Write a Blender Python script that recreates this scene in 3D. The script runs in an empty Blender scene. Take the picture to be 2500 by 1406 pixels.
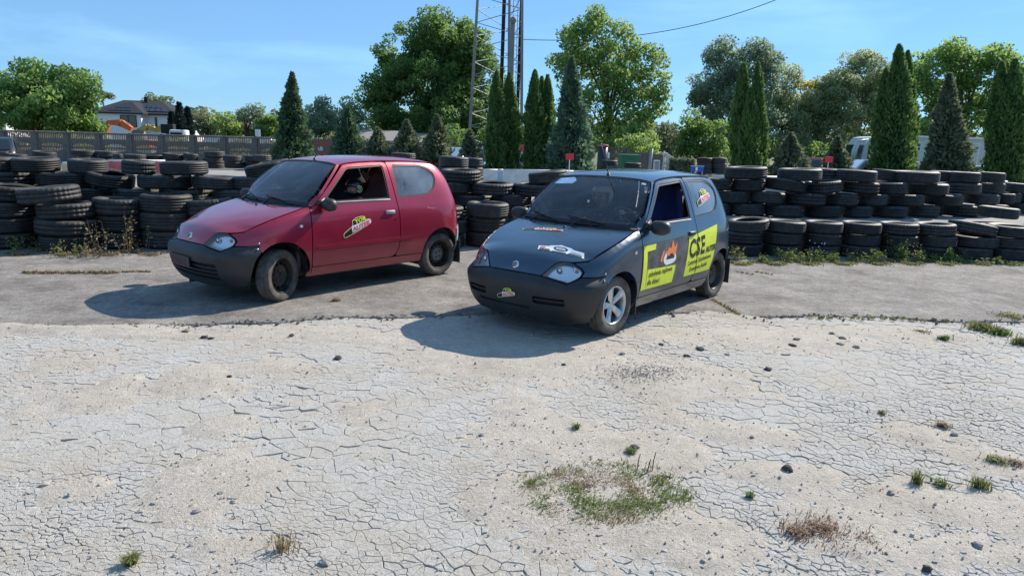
import bpy, bmesh, math, random, numpy as np
from mathutils import Vector, Matrix, Euler, noise as mnoise
from mathutils.geometry import delaunay_2d_cdt
random.seed(7); rng = np.random.default_rng(7)
R = math.radians
scene = bpy.context.scene
col = scene.collection

# ---------------------------------------------------------------- camera, sky, sun, exposure
CAM_H, PITCH, ROLL, FPX = 1.685, 0.20674, 0.03016, 1700.0
cam_data = bpy.data.cameras.new('camera'); cam = bpy.data.objects.new('camera', cam_data); col.objects.link(cam)
cam_data.sensor_width = 36.0; cam_data.lens = FPX / 2500 * 36.0; cam_data.clip_start = .05; cam_data.clip_end = 6000
cam.matrix_world = Matrix.Translation((0, 0, CAM_H)) @ Matrix.Rotation(math.pi / 2 - PITCH, 4, 'X') @ Matrix.Rotation(ROLL, 4, 'Z')
scene.camera = cam
SUN_AZ, SUN_EL = R(48.7), R(37.3)          # azimuth clockwise from +Y
world = bpy.data.worlds.new('World'); scene.world = world; world.use_nodes = True
wn = world.node_tree
sky = wn.nodes.new('ShaderNodeTexSky'); sky.sky_type = 'NISHITA'; sky.sun_disc = False
sky.sun_elevation = SUN_EL; sky.sun_rotation = SUN_AZ; sky.altitude = 120; sky.air_density = 1.0; sky.dust_density = .0; sky.ozone_density = 5.0
wn.nodes['Background'].inputs[1].default_value = .05
# thin streaks of cirrus mixed into the sky, the same all round
tc = wn.nodes.new('ShaderNodeTexCoord'); mp = wn.nodes.new('ShaderNodeMapping'); mp.inputs['Scale'].default_value = (1.2, 5.0, 11.0); mp.inputs['Rotation'].default_value = (0.1, -.16, .35)
cn = wn.nodes.new('ShaderNodeTexNoise'); cn.inputs['Scale'].default_value = 1.5; cn.inputs['Detail'].default_value = 6; cn.inputs['Roughness'].default_value = .55
cr = wn.nodes.new('ShaderNodeValToRGB'); cr.color_ramp.elements[0].position = .50; cr.color_ramp.elements[1].position = .80
cm = wn.nodes.new('ShaderNodeMath'); cm.operation = 'MULTIPLY'; cm.inputs[1].default_value = .30
hs = wn.nodes.new('ShaderNodeMix'); hs.data_type = 'RGBA'; hs.inputs['B'].default_value = (15, 16, 17, 1)
wn.links.new(tc.outputs['Generated'], mp.inputs[0]); wn.links.new(mp.outputs[0], cn.inputs['Vector']); wn.links.new(cn.outputs['Fac'], cr.inputs[0])
wn.links.new(cr.outputs[0], cm.inputs[0]); wn.links.new(cm.outputs[0], hs.inputs['Factor']); wn.links.new(sky.outputs[0], hs.inputs['A'])
tn = wn.nodes.new('ShaderNodeMix'); tn.data_type = 'RGBA'; tn.blend_type = 'MULTIPLY'; tn.inputs['Factor'].default_value = 1; tn.inputs['B'].default_value = (.50, .78, 1.0, 1)
wn.links.new(hs.outputs['Result'], tn.inputs['A']); ad = wn.nodes.new('ShaderNodeMix'); ad.data_type = 'RGBA'; ad.blend_type = 'ADD'; ad.inputs['Factor'].default_value = 1; ad.inputs['B'].default_value = (2.0, 3.5, 5.5, 1)   # flat colour added over the whole sky to lift the shadows
wn.links.new(tn.outputs['Result'], ad.inputs['A']); wn.links.new(ad.outputs['Result'], wn.nodes['Background'].inputs[0])
sun_data = bpy.data.lights.new('sun', 'SUN'); sun_data.energy = 4.4; sun_data.angle = R(.5); sun_data.color = (1.0, .925, .81)
sun = bpy.data.objects.new('sun', sun_data); col.objects.link(sun)
sd = Vector((math.sin(SUN_AZ) * math.cos(SUN_EL), math.cos(SUN_AZ) * math.cos(SUN_EL), math.sin(SUN_EL)))
sun.rotation_euler = sd.to_track_quat('Z', 'Y').to_euler(); sun.location = sd * 60
vs = scene.view_settings; vs.view_transform = 'Standard'; vs.look = 'None'; vs.exposure = 0.70; vs.gamma = 1; vs.use_curve_mapping = False
scene.render.engine = 'CYCLES'; scene.cycles.max_bounces = 6; scene.cycles.transparent_max_bounces = 14; scene.cycles.use_denoising = True

# ---------------------------------------------------------------- picking points of the place through the calibrated view
def ray(px, py):
    a = px - 1250; b = py - 703; c, s = math.cos(ROLL), math.sin(ROLL)
    X = a * c + b * s; Y = -a * s + b * c; d = (X / FPX, 1.0, -Y / FPX); c, s = math.cos(PITCH), math.sin(PITCH)
    return Vector((d[0], d[1] * c + d[2] * s, -d[1] * s + d[2] * c))
def gnd(px, py, z=0.0):
    r = ray(px, py); t = (z - CAM_H) / r.z; return Vector((r.x * t, r.y * t, z))
def at(px, py, y):
    r = ray(px, py); t = y / r.y; return Vector((r.x * t, y, CAM_H + r.z * t))

# ---------------------------------------------------------------- helpers
def tag(o, label=None, cat=None, group=None, kind=None):
    if label: o['label'] = label
    if cat: o['category'] = cat
    if group: o['group'] = group
    if kind: o['kind'] = kind
    return o
def empty(name, loc=(0, 0, 0), rz=0.0, scale=1.0):
    o = bpy.data.objects.new(name, None); col.objects.link(o); o.location = loc; o.rotation_euler = (0, 0, rz); o.scale = (scale,) * 3
    o.empty_display_size = .1
    return o
def mk_mesh(name, verts, faces, mats=None, smooth=False, midx=None):
    me = bpy.data.meshes.new(name)
    me.from_pydata([tuple(v) for v in verts], [], [tuple(f) for f in faces])
    if mats is not None:
        for m in (mats if isinstance(mats, (list, tuple)) else [mats]): me.materials.append(m)
    if midx is not None: me.polygons.foreach_set('material_index', np.asarray(midx, dtype=np.int32))
    if smooth: me.polygons.foreach_set('use_smooth', np.ones(len(me.polygons), dtype=bool))
    me.update(); return me
def link(name, me, parent=None, loc=None, rot=None):
    o = bpy.data.objects.new(name, me); col.objects.link(o)
    if parent is not None: o.parent = parent
    if loc is not None: o.location = loc
    if rot is not None: o.rotation_euler = rot
    return o
def mo(name, verts, faces, mat, parent=None, smooth=False, midx=None):
    return link(name, mk_mesh(name, verts, faces, mat, smooth, midx), parent)
def copy_tree(o, parent=None):
    c = o.copy(); col.objects.link(c); c.parent = parent
    for ch in list(o.children): copy_tree(ch, c)
    return c
class MB:                                            # collects simple shapes into one mesh
    def __init__(s): s.v = []; s.f = []; s.m = []
    def add(s, v, f, m=0):
        b = len(s.v); s.v += [tuple(p) for p in v]; s.f += [tuple(i + b for i in q) for q in f]; s.m += [m] * len(f); return s
    def box(s, lo, hi, m=0, M=None):
        x0, y0, z0 = lo; x1, y1, z1 = hi
        v = [Vector(p) for p in ((x0,y0,z0),(x1,y0,z0),(x1,y1,z0),(x0,y1,z0),(x0,y0,z1),(x1,y0,z1),(x1,y1,z1),(x0,y1,z1))]
        if M is not None: v = [M @ p for p in v]
        return s.add(v, ((0,3,2,1),(4,5,6,7),(0,1,5,4),(1,2,6,5),(2,3,7,6),(3,0,4,7)), m)
    def cbox(s, lo, hi, b, m=0, M=None):             # box with chamfered edges
        bm = bmesh.new(); bmesh.ops.create_cube(bm, size=1)
        for p in bm.verts: p.co = Vector([(lo[i] + hi[i]) / 2 + p.co[i] * (hi[i] - lo[i]) for i in range(3)])
        bmesh.ops.bevel(bm, geom=bm.edges[:], offset=b, segments=2, affect='EDGES', profile=.5)
        bm.verts.index_update()
        v = [(M @ p.co if M is not None else p.co.copy()) for p in bm.verts]; f = [[q.index for q in fc.verts] for fc in bm.faces]; bm.free()
        return s.add(v, f, m)
    def tube(s, pts, rad, n=8, m=0, cap=True):
        pts = [Vector(p) for p in pts]; rads = rad if isinstance(rad, (list, tuple)) else [rad] * len(pts)
        v = []; f = []; prev = None
        for i, p in enumerate(pts):
            t = (pts[min(i + 1, len(pts) - 1)] - pts[max(i - 1, 0)])
            t = t.normalized() if t.length > 1e-9 else Vector((0, 0, 1))
            a = prev if prev is not None else (Vector((1, 0, 0)) if abs(t.x) < .8 else Vector((0, 1, 0)))
            a = (a - t * a.dot(t)).normalized(); b = t.cross(a); prev = a
            for k in range(n):
                an = 2 * math.pi * k / n; v.append(p + (a * math.cos(an) + b * math.sin(an)) * rads[i])
        for i in range(len(pts) - 1):
            for k in range(n): f.append((i*n+k, i*n+(k+1) % n, (i+1)*n+(k+1) % n, (i+1)*n+k))
        if cap: f.append(tuple(range(n - 1, -1, -1))); f.append(tuple((len(pts)-1)*n + k for k in range(n)))
        return s.add(v, f, m)
    def lathe(s, prof, n=32, axis='Z', M=None, m=0, closed=False):
        v = []; f = []; k = len(prof)
        for i in range(n):
            a = 2 * math.pi * i / n; c, q = math.cos(a), math.sin(a)
            for (r, h) in prof:
                p = Vector((r * c, r * q, h)) if axis == 'Z' else Vector((r * c, h, -r * q)) if axis == 'Y' else Vector((h, r * c, r * q))
                v.append(M @ p if M is not None else p)
        for i in range(n):
            j = (i + 1) % n
            for q in range(k if closed else k - 1): f.append((i*k+q, j*k+q, j*k+(q+1) % k, i*k+(q+1) % k))
        return s.add(v, f, m)
    def ball(s, c, r, n=10, m=0):
        v = []; f = []; r = (r, r, r) if not isinstance(r, (tuple, list)) else r
        for i in range(n // 2 + 1):
            t = math.pi * i / (n // 2)
            for k in range(n): a = 2 * math.pi * k / n; v.append((c[0] + r[0]*math.sin(t)*math.cos(a), c[1] + r[1]*math.sin(t)*math.sin(a), c[2] + r[2]*math.cos(t)))
        for i in range(n // 2):
            for k in range(n): f.append((i*n+k, (i+1)*n+k, (i+1)*n+(k+1) % n, i*n+(k+1) % n))
        return s.add(v, f, m)
    def build(s, name, mat, parent=None, smooth=False): return mo(name, s.v, s.f, mat, parent, smooth, s.m if isinstance(mat, (list, tuple)) else None)
    def mesh(s, name, mat, smooth=False): return mk_mesh(name, s.v, s.f, mat, smooth, s.m if isinstance(mat, (list, tuple)) else None)

# ---------------------------------------------------------------- materials
def new_mat(name):
    m = bpy.data.materials.new(name); m.use_nodes = True; nt = m.node_tree
    return m, nt, nt.nodes['Principled BSDF']
def pbr(name, c, rough=.6, metal=0.0, coat=0.0, spec=.5, var=0.0, vscale=6.0, bump=0.0, bscale=60.0, c2=None, obj=False, trans=0.0, dist=.01):
    m, nt, b = new_mat(name); L = nt.links
    b.inputs['Base Color'].default_value = (*c, 1); b.inputs['Roughness'].default_value = rough; b.inputs['Metallic'].default_value = metal
    b.inputs['Coat Weight'].default_value = coat; b.inputs['Coat Roughness'].default_value = .06; b.inputs['Specular IOR Level'].default_value = spec
    if var or bump or c2:
        t = nt.nodes.new('ShaderNodeTexCoord'); src = t.outputs['Object']
    if var or c2:
        n = nt.nodes.new('ShaderNodeTexNoise'); n.inputs['Scale'].default_value = vscale; n.inputs['Detail'].default_value = 6; n.inputs['Roughness'].default_value = .62; L.new(src, n.inputs['Vector'])
        r = nt.nodes.new('ShaderNodeValToRGB'); r.color_ramp.elements[0].position = .32; r.color_ramp.elements[1].position = .68
        lo = tuple(max(0, x * (1 - var)) for x in c); hi = c2 if c2 else tuple(min(1, x * (1 + var)) for x in c)
        r.color_ramp.elements[0].color = (*lo, 1); r.color_ramp.elements[1].color = (*hi, 1); L.new(n.outputs['Fac'], r.inputs[0])
        out = r.outputs[0]
        if obj:
            oi = nt.nodes.new('ShaderNodeObjectInfo'); mr = nt.nodes.new('ShaderNodeMapRange'); mr.inputs['To Min'].default_value = .65; mr.inputs['To Max'].default_value = 1.5; L.new(oi.outputs['Random'], mr.inputs[0])
            mx = nt.nodes.new('ShaderNodeMix'); mx.data_type = 'RGBA'; mx.blend_type = 'MULTIPLY'; mx.inputs['Factor'].default_value = 1; L.new(out, mx.inputs['A']); L.new(mr.outputs[0], mx.inputs['B']); out = mx.outputs['Result']
        L.new(out, b.inputs['Base Color'])
    if bump:
        n = nt.nodes.new('ShaderNodeTexNoise'); n.inputs['Scale'].default_value = bscale; n.inputs['Detail'].default_value = 5; L.new(src, n.inputs['Vector'])
        bp = nt.nodes.new('ShaderNodeBump'); bp.inputs['Strength'].default_value = bump; bp.inputs['Distance'].default_value = dist; L.new(n.outputs['Fac'], bp.inputs['Height']); L.new(bp.outputs[0], b.inputs['Normal'])
    return m
def glass(name, tint=(.75, .8, .82), dust=.06, dust_c=(.5, .5, .5), rough=.02, ior=1.5, refl=1.7):
    m = bpy.data.materials.new(name); m.use_nodes = True; nt = m.node_tree; nt.nodes.clear(); L = nt.links
    o = nt.nodes.new('ShaderNodeOutputMaterial'); tr = nt.nodes.new('ShaderNodeBsdfTransparent'); tr.inputs[0].default_value = (*tint, 1)
    gl = nt.nodes.new('ShaderNodeBsdfGlossy'); gl.inputs['Roughness'].default_value = rough; fr = nt.nodes.new('ShaderNodeFresnel'); fr.inputs[0].default_value = ior
    di = nt.nodes.new('ShaderNodeBsdfDiffuse'); di.inputs[0].default_value = (*dust_c, 1)
    t = nt.nodes.new('ShaderNodeTexCoord'); n = nt.nodes.new('ShaderNodeTexNoise'); n.inputs['Scale'].default_value = 3; n.inputs['Detail'].default_value = 5; L.new(t.outputs['Object'], n.inputs['Vector'])
    mr = nt.nodes.new('ShaderNodeMapRange'); mr.inputs['From Min'].default_value = .3; mr.inputs['From Max'].default_value = .7; mr.inputs['To Min'].default_value = dust * .4; mr.inputs['To Max'].default_value = dust * 1.6; L.new(n.outputs['Fac'], mr.inputs[0])
    a = nt.nodes.new('ShaderNodeMixShader'); L.new(mr.outputs[0], a.inputs[0]); L.new(tr.outputs[0], a.inputs[1]); L.new(di.outputs[0], a.inputs[2])
    f2 = nt.nodes.new('ShaderNodeMath'); f2.operation = 'MULTIPLY'; f2.inputs[1].default_value = refl; f2.use_clamp = True; L.new(fr.outputs[0], f2.inputs[0])
    c = nt.nodes.new('ShaderNodeMixShader'); L.new(f2.outputs[0], c.inputs[0]); L.new(a.outputs[0], c.inputs[1]); L.new(gl.outputs[0], c.inputs[2]); L.new(c.outputs[0], o.inputs[0])
    return m
def car_paint(name, c, flake, fade, rough=.32, metal=.35):
    m, nt, b = new_mat(name); L = nt.links
    t = nt.nodes.new('ShaderNodeTexCoord'); n = nt.nodes.new('ShaderNodeTexNoise'); n.inputs['Scale'].default_value = 2.2; n.inputs['Detail'].default_value = 7; n.inputs['Roughness'].default_value = .65; L.new(t.outputs['Object'], n.inputs['Vector'])
    r = nt.nodes.new('ShaderNodeValToRGB'); r.color_ramp.elements[0].position = .3; r.color_ramp.elements[1].position = .75; r.color_ramp.elements[0].color = (*c, 1); r.color_ramp.elements[1].color = (*fade, 1); L.new(n.outputs['Fac'], r.inputs[0])
    # dust settled low on the body
    sx = nt.nodes.new('ShaderNodeSeparateXYZ'); L.new(t.outputs['Object'], sx.inputs[0]); mr = nt.nodes.new('ShaderNodeMapRange'); mr.inputs['From Min'].default_value = .62; mr.inputs['From Max'].default_value = .2; mr.inputs['To Max'].default_value = .35; L.new(sx.outputs['Z'], mr.inputs[0])
    mx = nt.nodes.new('ShaderNodeMix'); mx.data_type = 'RGBA'; mx.inputs['B'].default_value = (.16, .13, .11, 1); L.new(mr.outputs[0], mx.inputs['Factor']); L.new(r.outputs[0], mx.inputs['A']); L.new(mx.outputs['Result'], b.inputs['Base Color'])
    b.inputs['Metallic'].default_value = metal; b.inputs['Roughness'].default_value = rough; b.inputs['Coat Weight'].default_value = .8; b.inputs['Coat Roughness'].default_value = .09; b.inputs['Specular IOR Level'].default_value = flake
    n2 = nt.nodes.new('ShaderNodeTexNoise'); n2.inputs['Scale'].default_value = 5.0; n2.inputs['Detail'].default_value = 3; L.new(t.outputs['Object'], n2.inputs['Vector'])
    bp = nt.nodes.new('ShaderNodeBump'); bp.inputs['Strength'].default_value = .05; bp.inputs['Distance'].default_value = .03; L.new(n2.outputs['Fac'], bp.inputs['Height']); L.new(bp.outputs[0], b.inputs['Normal']); L.new(bp.outputs[0], b.inputs['Coat Normal'])
    return m
M_rubber = None
# ---------------------------------------------------------------- body shape of the small hatchback (x forward, y left, z up)
def interp(tab):
    xs=[a for a,b in tab];ys=[b for a,b in tab];n=len(xs)
    ms=[]
    for i in range(n):
        if i==0:m=(ys[1]-ys[0])/(xs[1]-xs[0])
        elif i==n-1:m=(ys[-1]-ys[-2])/(xs[-1]-xs[-2])
        else:
            a=(ys[i]-ys[i-1])/(xs[i]-xs[i-1]);b=(ys[i+1]-ys[i])/(xs[i+1]-xs[i])
            m=0 if a*b<=0 else 2*a*b/(a+b)
        ms.append(m)
    def f(x):
        if x<=xs[0]:return ys[0]+ms[0]*(x-xs[0])
        if x>=xs[-1]:return ys[-1]+ms[-1]*(x-xs[-1])
        for i in range(n-1):
            if x<=xs[i+1]:break
        h=xs[i+1]-xs[i];t=(x-xs[i])/h
        return ys[i]*(1+2*t)*(1-t)**2+ys[i+1]*t*t*(3-2*t)+h*(ms[i]*t*(1-t)**2-ms[i+1]*t*t*(1-t))
    return f
Wp=interp([(.16,.655),(.22,.69),(.30,.725),(.40,.742),(.52,.752),(.64,.754),(.76,.748),(.86,.733),(.93,.712),(1.0,.690),(1.1,.655),(1.2,.617),(1.3,.573),(1.35,.545),(1.40,.505),(1.45,.44)])
XF=interp([(.14,1.625),(.18,1.668),(.24,1.708),(.30,1.730),(.40,1.745),(.50,1.746),(.545,1.735),(.575,1.705),(.62,1.68),(.68,1.645),(.74,1.59),(.80,1.51),(.9,1.36)])
XR=interp([(.14,-1.48),(.2,-1.55),(.3,-1.59),(.45,-1.61),(.56,-1.605),(.62,-1.59),(.75,-1.585),(.9,-1.56),(1.0,-1.53),(1.1,-1.495),(1.2,-1.44),(1.3,-1.36),(1.35,-1.30),(1.40,-1.18)])
ZT=interp([(.45,1.5),(.62,1.10),(.70,.975),(.78,.945),(1.0,.888),(1.2,.828),(1.36,.762),(1.48,.70),(1.6,.62)])
PF,QF,X0F=4.6,2.6,.70
def PFz(z):
    t=min(1,max(0,(z-.48)/.10));t=t*t*(3-2*t);return 7.2+(PF-7.2)*t
PR,QR,X0R=7.0,2.6,-.60
def roll(x,z,r=.09):
    if x<.5:return 0
    d=z-ZT(x)
    if d<=-r:return 0
    if d>-.004:d=-.004
    return (r-math.sqrt(max(0,r*r-(d+r)**2)))*min(1,max(0,(1.60-x)/.16))
def S(x,z):
    w=Wp(z)
    if x>X0F:
        u=min(1,(x-X0F)/(XF(z)-X0F));w*=max(0,1-u**PFz(z))**(1/QF)
    elif x<X0R:
        u=min(1,(x-X0R)/(XR(z)-X0R));w*=max(0,1-u**PR)**(1/QR)
    return w-roll(x,z)
ZR = interp([(-1.25,1.335),(-1.1,1.37),(-.8,1.395),(-.4,1.40),(0,1.39),(.2,1.372),(.30,1.352)])
KA = .62
def sideL(x, z): return Vector((x, S(x, z), z))
def yz_x(y, z): return X0F + (XF(z) - X0F) * max(0, 1 - min(1, abs(y) / Wp(z)) ** QF) ** (1 / PFz(z))
def yz_a(y, z): return math.copysign(KA * (math.pi/2 - math.acos(min(1, (abs(y) / Wp(z)) ** (QF/2)))), y)
def xz_a(x, z): return KA * (math.pi/2 - math.asin(min(1, max(0, (x - X0F) / (XF(z) - X0F)) ** (PFz(z)/2))))
def frontL(a, z):
    th = math.pi/2 - abs(a) / KA; x = X0F + (XF(z) - X0F) * math.sin(th) ** (2/PFz(z))
    return Vector((x, math.copysign(max(0, Wp(z) * max(0, math.cos(th)) ** (2/QF) - roll(x, z)), a), z))
def xz_ar(x, z): return KA * (math.pi/2 - math.asin(min(1, max(0, (x - X0R) / (XR(z) - X0R)) ** (PR/2))))
def yz_ar(y, z): return math.copysign(KA * (math.pi/2 - math.acos(min(1, (abs(y) / Wp(z)) ** (QR/2)))), y)
def rearL(a, z):
    th = math.pi/2 - abs(a) / KA; x = X0R + (XR(z) - X0R) * math.sin(th) ** (2/PR)
    return Vector((x, math.copysign(Wp(z) * max(0, math.cos(th)) ** (2/QR), a), z))
def pip(P, poly):
    P = np.asarray(P); q = np.asarray(poly); x, y = P[:, 0], P[:, 1]; ins = np.zeros(len(P), bool); j = len(q) - 1
    for i in range(len(q)):
        xi, yi = q[i]; xj, yj = q[j]
        if yi != yj: ins ^= ((yi > y) != (yj > y)) & (x < (xj - xi) * (y - yi) / (yj - yi) + xi)
        j = i
    return ins
def fillet(pts, n=6):
    out = []; N = len(pts)
    for i in range(N):
        p = Vector(pts[i][:2]); r = pts[i][2] if len(pts[i]) > 2 else 0
        if r <= 0: out.append((p.x, p.y)); continue
        a = Vector(pts[i-1][:2]) - p; b = Vector(pts[(i+1) % N][:2]) - p
        ra = min(r, a.length * .49); rb = min(r, b.length * .49); pa = p + a.normalized() * ra; pb = p + b.normalized() * rb
        for k in range(n + 1):
            t = k / n; q = pa * (1-t)**2 + p * 2*t*(1-t) + pb * t*t; out.append((q.x, q.y))
    return out
def resample(poly, h):
    out = []
    for i in range(len(poly)):
        a = Vector(poly[i]); b = Vector(poly[(i+1) % len(poly)]); n = max(1, math.ceil((b-a).length / h))
        if (b-a).length < 1e-7: continue
        for k in range(n): q = a.lerp(b, k / n); out.append((q.x, q.y))
    return out
def inset(poly, d):
    q = np.array(poly); A = .5 * np.sum(q[:,0]*np.roll(q[:,1],-1) - np.roll(q[:,0],-1)*q[:,1]); t = np.roll(q,-1,0) - np.roll(q,1,0)
    n = np.stack([-t[:,1], t[:,0]], 1); n /= np.linalg.norm(n, axis=1)[:,None] + 1e-12
    return [tuple(p) for p in q + n * d * (1 if A > 0 else -1)]
def tri2d(poly, holes, h):
    loops = [resample(poly, h)] + [resample(q, h) for q in holes]
    V = []; E = []
    for lp in loops:
        b = len(V); V += lp; E += [(b+i, b+(i+1) % len(lp)) for i in range(len(lp))]
    nb = len(V); B = np.array(V); lo, hi = B.min(0), B.max(0)
    g = []
    y = lo[1] + h * .5; k = 0
    while y < hi[1]:
        x = lo[0] + h * (.5 + .5 * (k % 2))
        while x < hi[0]: g.append((x, y)); x += h
        y += h * .87; k += 1
    if g:
        g = np.array(g); m = pip(g, loops[0])
        for q in loops[1:]: m &= ~pip(g, q)
        g = g[m]
        if len(g): d = np.min(np.linalg.norm(g[:,None,:] - B[None], axis=2), axis=1); g = g[d > h * .5]
        V = V + [tuple(p) for p in g]
    v2, e2, f2, _, _, _ = delaunay_2d_cdt([Vector(p) for p in V], E, [], 0, 1e-7)
    P = np.array([tuple(p) for p in v2]); F = np.array([f for f in f2 if len(f) == 3]); c = P[F].mean(1)
    m = pip(c, loops[0])
    for q in loops[1:]: m &= ~pip(c, q)
    return P, F[m]
def panel_data(poly, holes, lift, h=.03, rim=.014, off=0.0, ctr=None):
    P, F = tri2d(poly, holes, h)
    X = np.array([tuple(lift(a, b)) for a, b in P])
    n = np.zeros_like(X); fn = np.cross(X[F[:,1]] - X[F[:,0]], X[F[:,2]] - X[F[:,0]])
    c = np.array(ctr if ctr is not None else (X[:,0].mean() * .55, 0, .55))
    if np.sum(fn * (X[F].mean(1) - c)) < 0: F = F[:, ::-1]; fn = -fn
    for k in range(3): np.add.at(n, F[:,k], fn)
    n /= np.linalg.norm(n, axis=1)[:,None] + 1e-12
    X = X + n * off
    V = X; faces = [tuple(f) for f in F]; flat = [False] * len(faces)
    if rim:
        cnt = {}
        for f in faces:
            for k in range(3): e = (f[k], f[(k+1) % 3]); cnt[e] = 1
        be = [e for e in cnt if (e[1], e[0]) not in cnt]
        ids = {}; extra = []
        for e in be:
            for i in e:
                if i not in ids: ids[i] = len(V) + len(extra); extra.append(X[i]); extra.append(X[i] - n[i] * rim)
        V = np.vstack([V, np.array(extra)]) if extra else V
        for a, b in be: faces.append((ids[b], ids[a], ids[a] + 1, ids[b] + 1)); flat.append(True)
    return V, faces, flat
def panel(name, poly, holes, lift, mat, parent, h=.03, rim=.014, off=0.0, mirror=False, ctr=None):
    V, F, fl = panel_data(poly, holes, lift, h, rim, off, ctr)
    me = mk_mesh(name, V, F, mat); me.polygons.foreach_set('use_smooth', np.array([not b for b in fl]))
    o = link(name, me, parent)
    if not mirror: return o
    V2 = np.array(V) * (1, -1, 1); me2 = mk_mesh(name, V2, [f[::-1] for f in F], mat); me2.polygons.foreach_set('use_smooth', np.array([not b for b in fl]))
    return o, link(name, me2, parent)
def patch(name, fn, nu, nv, mat, parent, rim=.012, up=(0, 0, 1)):
    V = [fn(i/nu, j/nv) for i in range(nu+1) for j in range(nv+1)]; F = [(i*(nv+1)+j, (i+1)*(nv+1)+j, (i+1)*(nv+1)+j+1, i*(nv+1)+j+1) for i in range(nu) for j in range(nv)]
    X = np.array([tuple(p) for p in V]); Fa = np.array(F); fn_ = np.cross(X[Fa[:,2]] - X[Fa[:,0]], X[Fa[:,3]] - X[Fa[:,1]])
    if np.sum(fn_ @ np.array(up)) < 0: F = [f[::-1] for f in F]; fn_ = -fn_
    fl = [True] * len(F)
    if rim:
        n = np.zeros_like(X); Fa = np.array(F)
        for k in range(4): np.add.at(n, Fa[:,k], fn_)
        n /= np.linalg.norm(n, axis=1)[:,None] + 1e-12; es = set((f[k], f[(k+1) % 4]) for f in F for k in range(4)); be = [e for e in es if (e[1], e[0]) not in es]; ids = {}; ex = []
        for e in be:
            for i in e:
                if i not in ids: ids[i] = len(V) + len(ex); ex.append(X[i]); ex.append(X[i] - n[i]*rim)
        V = list(V) + ex
        for a, b in be: F.append((ids[b], ids[a], ids[a]+1, ids[b]+1)); fl.append(False)
    me = mk_mesh(name, V, F, mat); me.polygons.foreach_set('use_smooth', np.array(fl)); return link(name, me, parent)
def text_tris(txt, size, shear=0.0, bold=0.0, align='LEFT', space=1.0):
    cu = bpy.data.curves.new('lettering', 'FONT'); cu.body = txt; cu.size = size; cu.shear = shear; cu.offset = bold; cu.align_x = align; cu.resolution_u = 2; cu.space_character = space
    ob = bpy.data.objects.new('lettering', cu); col.objects.link(ob); dg = bpy.context.evaluated_depsgraph_get()
    me = bpy.data.meshes.new_from_object(ob.evaluated_get(dg)); V = [tuple(v.co) for v in me.vertices]; F = [tuple(p.vertices) for p in me.polygons]
    bpy.data.objects.remove(ob); bpy.data.curves.remove(cu); bpy.data.meshes.remove(me); return V, F
def decal_text(name, txt, size, place, mat, parent, **k):
    V, F = text_tris(txt, size, **k); return mo(name, [place(v[0], v[1]) for v in V], F, mat, parent)
def circ(cx, cz, r, a0, a1, n): return [(cx + r*math.cos(R(a0 + (a1-a0)*i/n)), cz + r*math.sin(R(a0 + (a1-a0)*i/n))) for i in range(n+1)]

M_black = pbr('black_plastic', (.022, .023, .025), .5, var=.35, vscale=9, bump=.15, bscale=300, dist=.002)
M_bumper_red = pbr('grey_faded_bumper', (.022, .024, .028), .48, var=.4, vscale=5, bump=.1, bscale=250, dist=.002)
M_bumper_blue = pbr('dark_bumper', (.016, .018, .021), .5, var=.35, vscale=5, bump=.1, bscale=250, dist=.002)
M_greyplastic = pbr('pale_grey_plastic', (.30, .31, .33), .55, var=.2)
M_inner = pbr('dark_cabin', (.07, .07, .075), .75, var=.3)
M_under = pbr('underbody', (.012, .012, .012), .9, var=.3)
M_rub = pbr('seal_rubber', (.012, .012, .013), .6)
M_chrome = pbr('chrome', (.7, .72, .75), .12, 1.0)
M_nut = pbr('dull_steel_nut', (.16, .15, .14), .5, .6)
M_alloy = pbr('alloy', (.55, .56, .57), .32, .85, var=.25, vscale=14)
M_steel = pbr('black_steel_rim', (.02, .02, .022), .42, .4, var=.6, vscale=12, c2=(.06, .05, .045))
M_cap = pbr('grey_hub_cap', (.12, .125, .13), .5, var=.3)
M_tyre_car = pbr('car_tyre', (.045, .043, .042), .85, var=.35, vscale=9, c2=(.13, .115, .10), bump=.5, bscale=120, dist=.004)
M_lens = glass('lamp_lens', (.93, .95, .97), .10, (.8, .8, .8), ior=1.3, refl=1.0)
M_refl = pbr('lamp_reflector', (.80, .81, .83), .22, .85, bump=.15, bscale=40, dist=.01)
M_amber = pbr('amber', (.75, .22, .04), .2, coat=1)
M_redlamp = pbr('red_lamp', (.45, .012, .015), .15, coat=1)
M_wind = glass('windscreen_glass', (.93, .95, .96), .06, (.45, .48, .52), ior=1.5, refl=1.4)
M_sideg = glass('side_glass', (.86, .90, .92), .12, (.46, .55, .62), ior=1.6, refl=1.8)
M_quart = glass('dusty_sky_tint_quarter_glass', (.88, .92, .94), .22, (.58, .68, .76), ior=1.6, refl=2.0)  # dust film tinted pale blue, standing in for part of the sky's reflection
M_white = pbr('white_print', (.78, .78, .76), .45); M_lime = pbr('lime_print', (.72, .80, .05), .45, var=.06); M_blackp = pbr('black_print', (.012, .012, .013), .4)
M_pink = pbr('pink_print', (.80, .10, .18), .45); M_cream = pbr('cream_print', (.85, .78, .35), .45); M_orange = pbr('orange_print', (.85, .22, .05), .45); M_greyp = pbr('grey_print', (.055, .058, .062), .4, var=.5, vscale=7, c2=(.16, .16, .165))
M_sky = pbr('light_blue_print', (.30, .52, .80), .45, var=.15, c2=(.6, .75, .9)); M_silver = pbr('silver_print', (.45, .46, .48), .35, .3); M_redprint = pbr('red_plate_print', (.16, .012, .012), .5)
M_seat = pbr('black_seat_cloth', (.04, .04, .045), .9, var=.3); M_seatblue = pbr('blue_seat_cloth', (.03, .04, .16), .85, var=.3); M_seatred = pbr('brown_red_seat_cloth', (.11, .05, .045), .85, var=.3)

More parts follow.
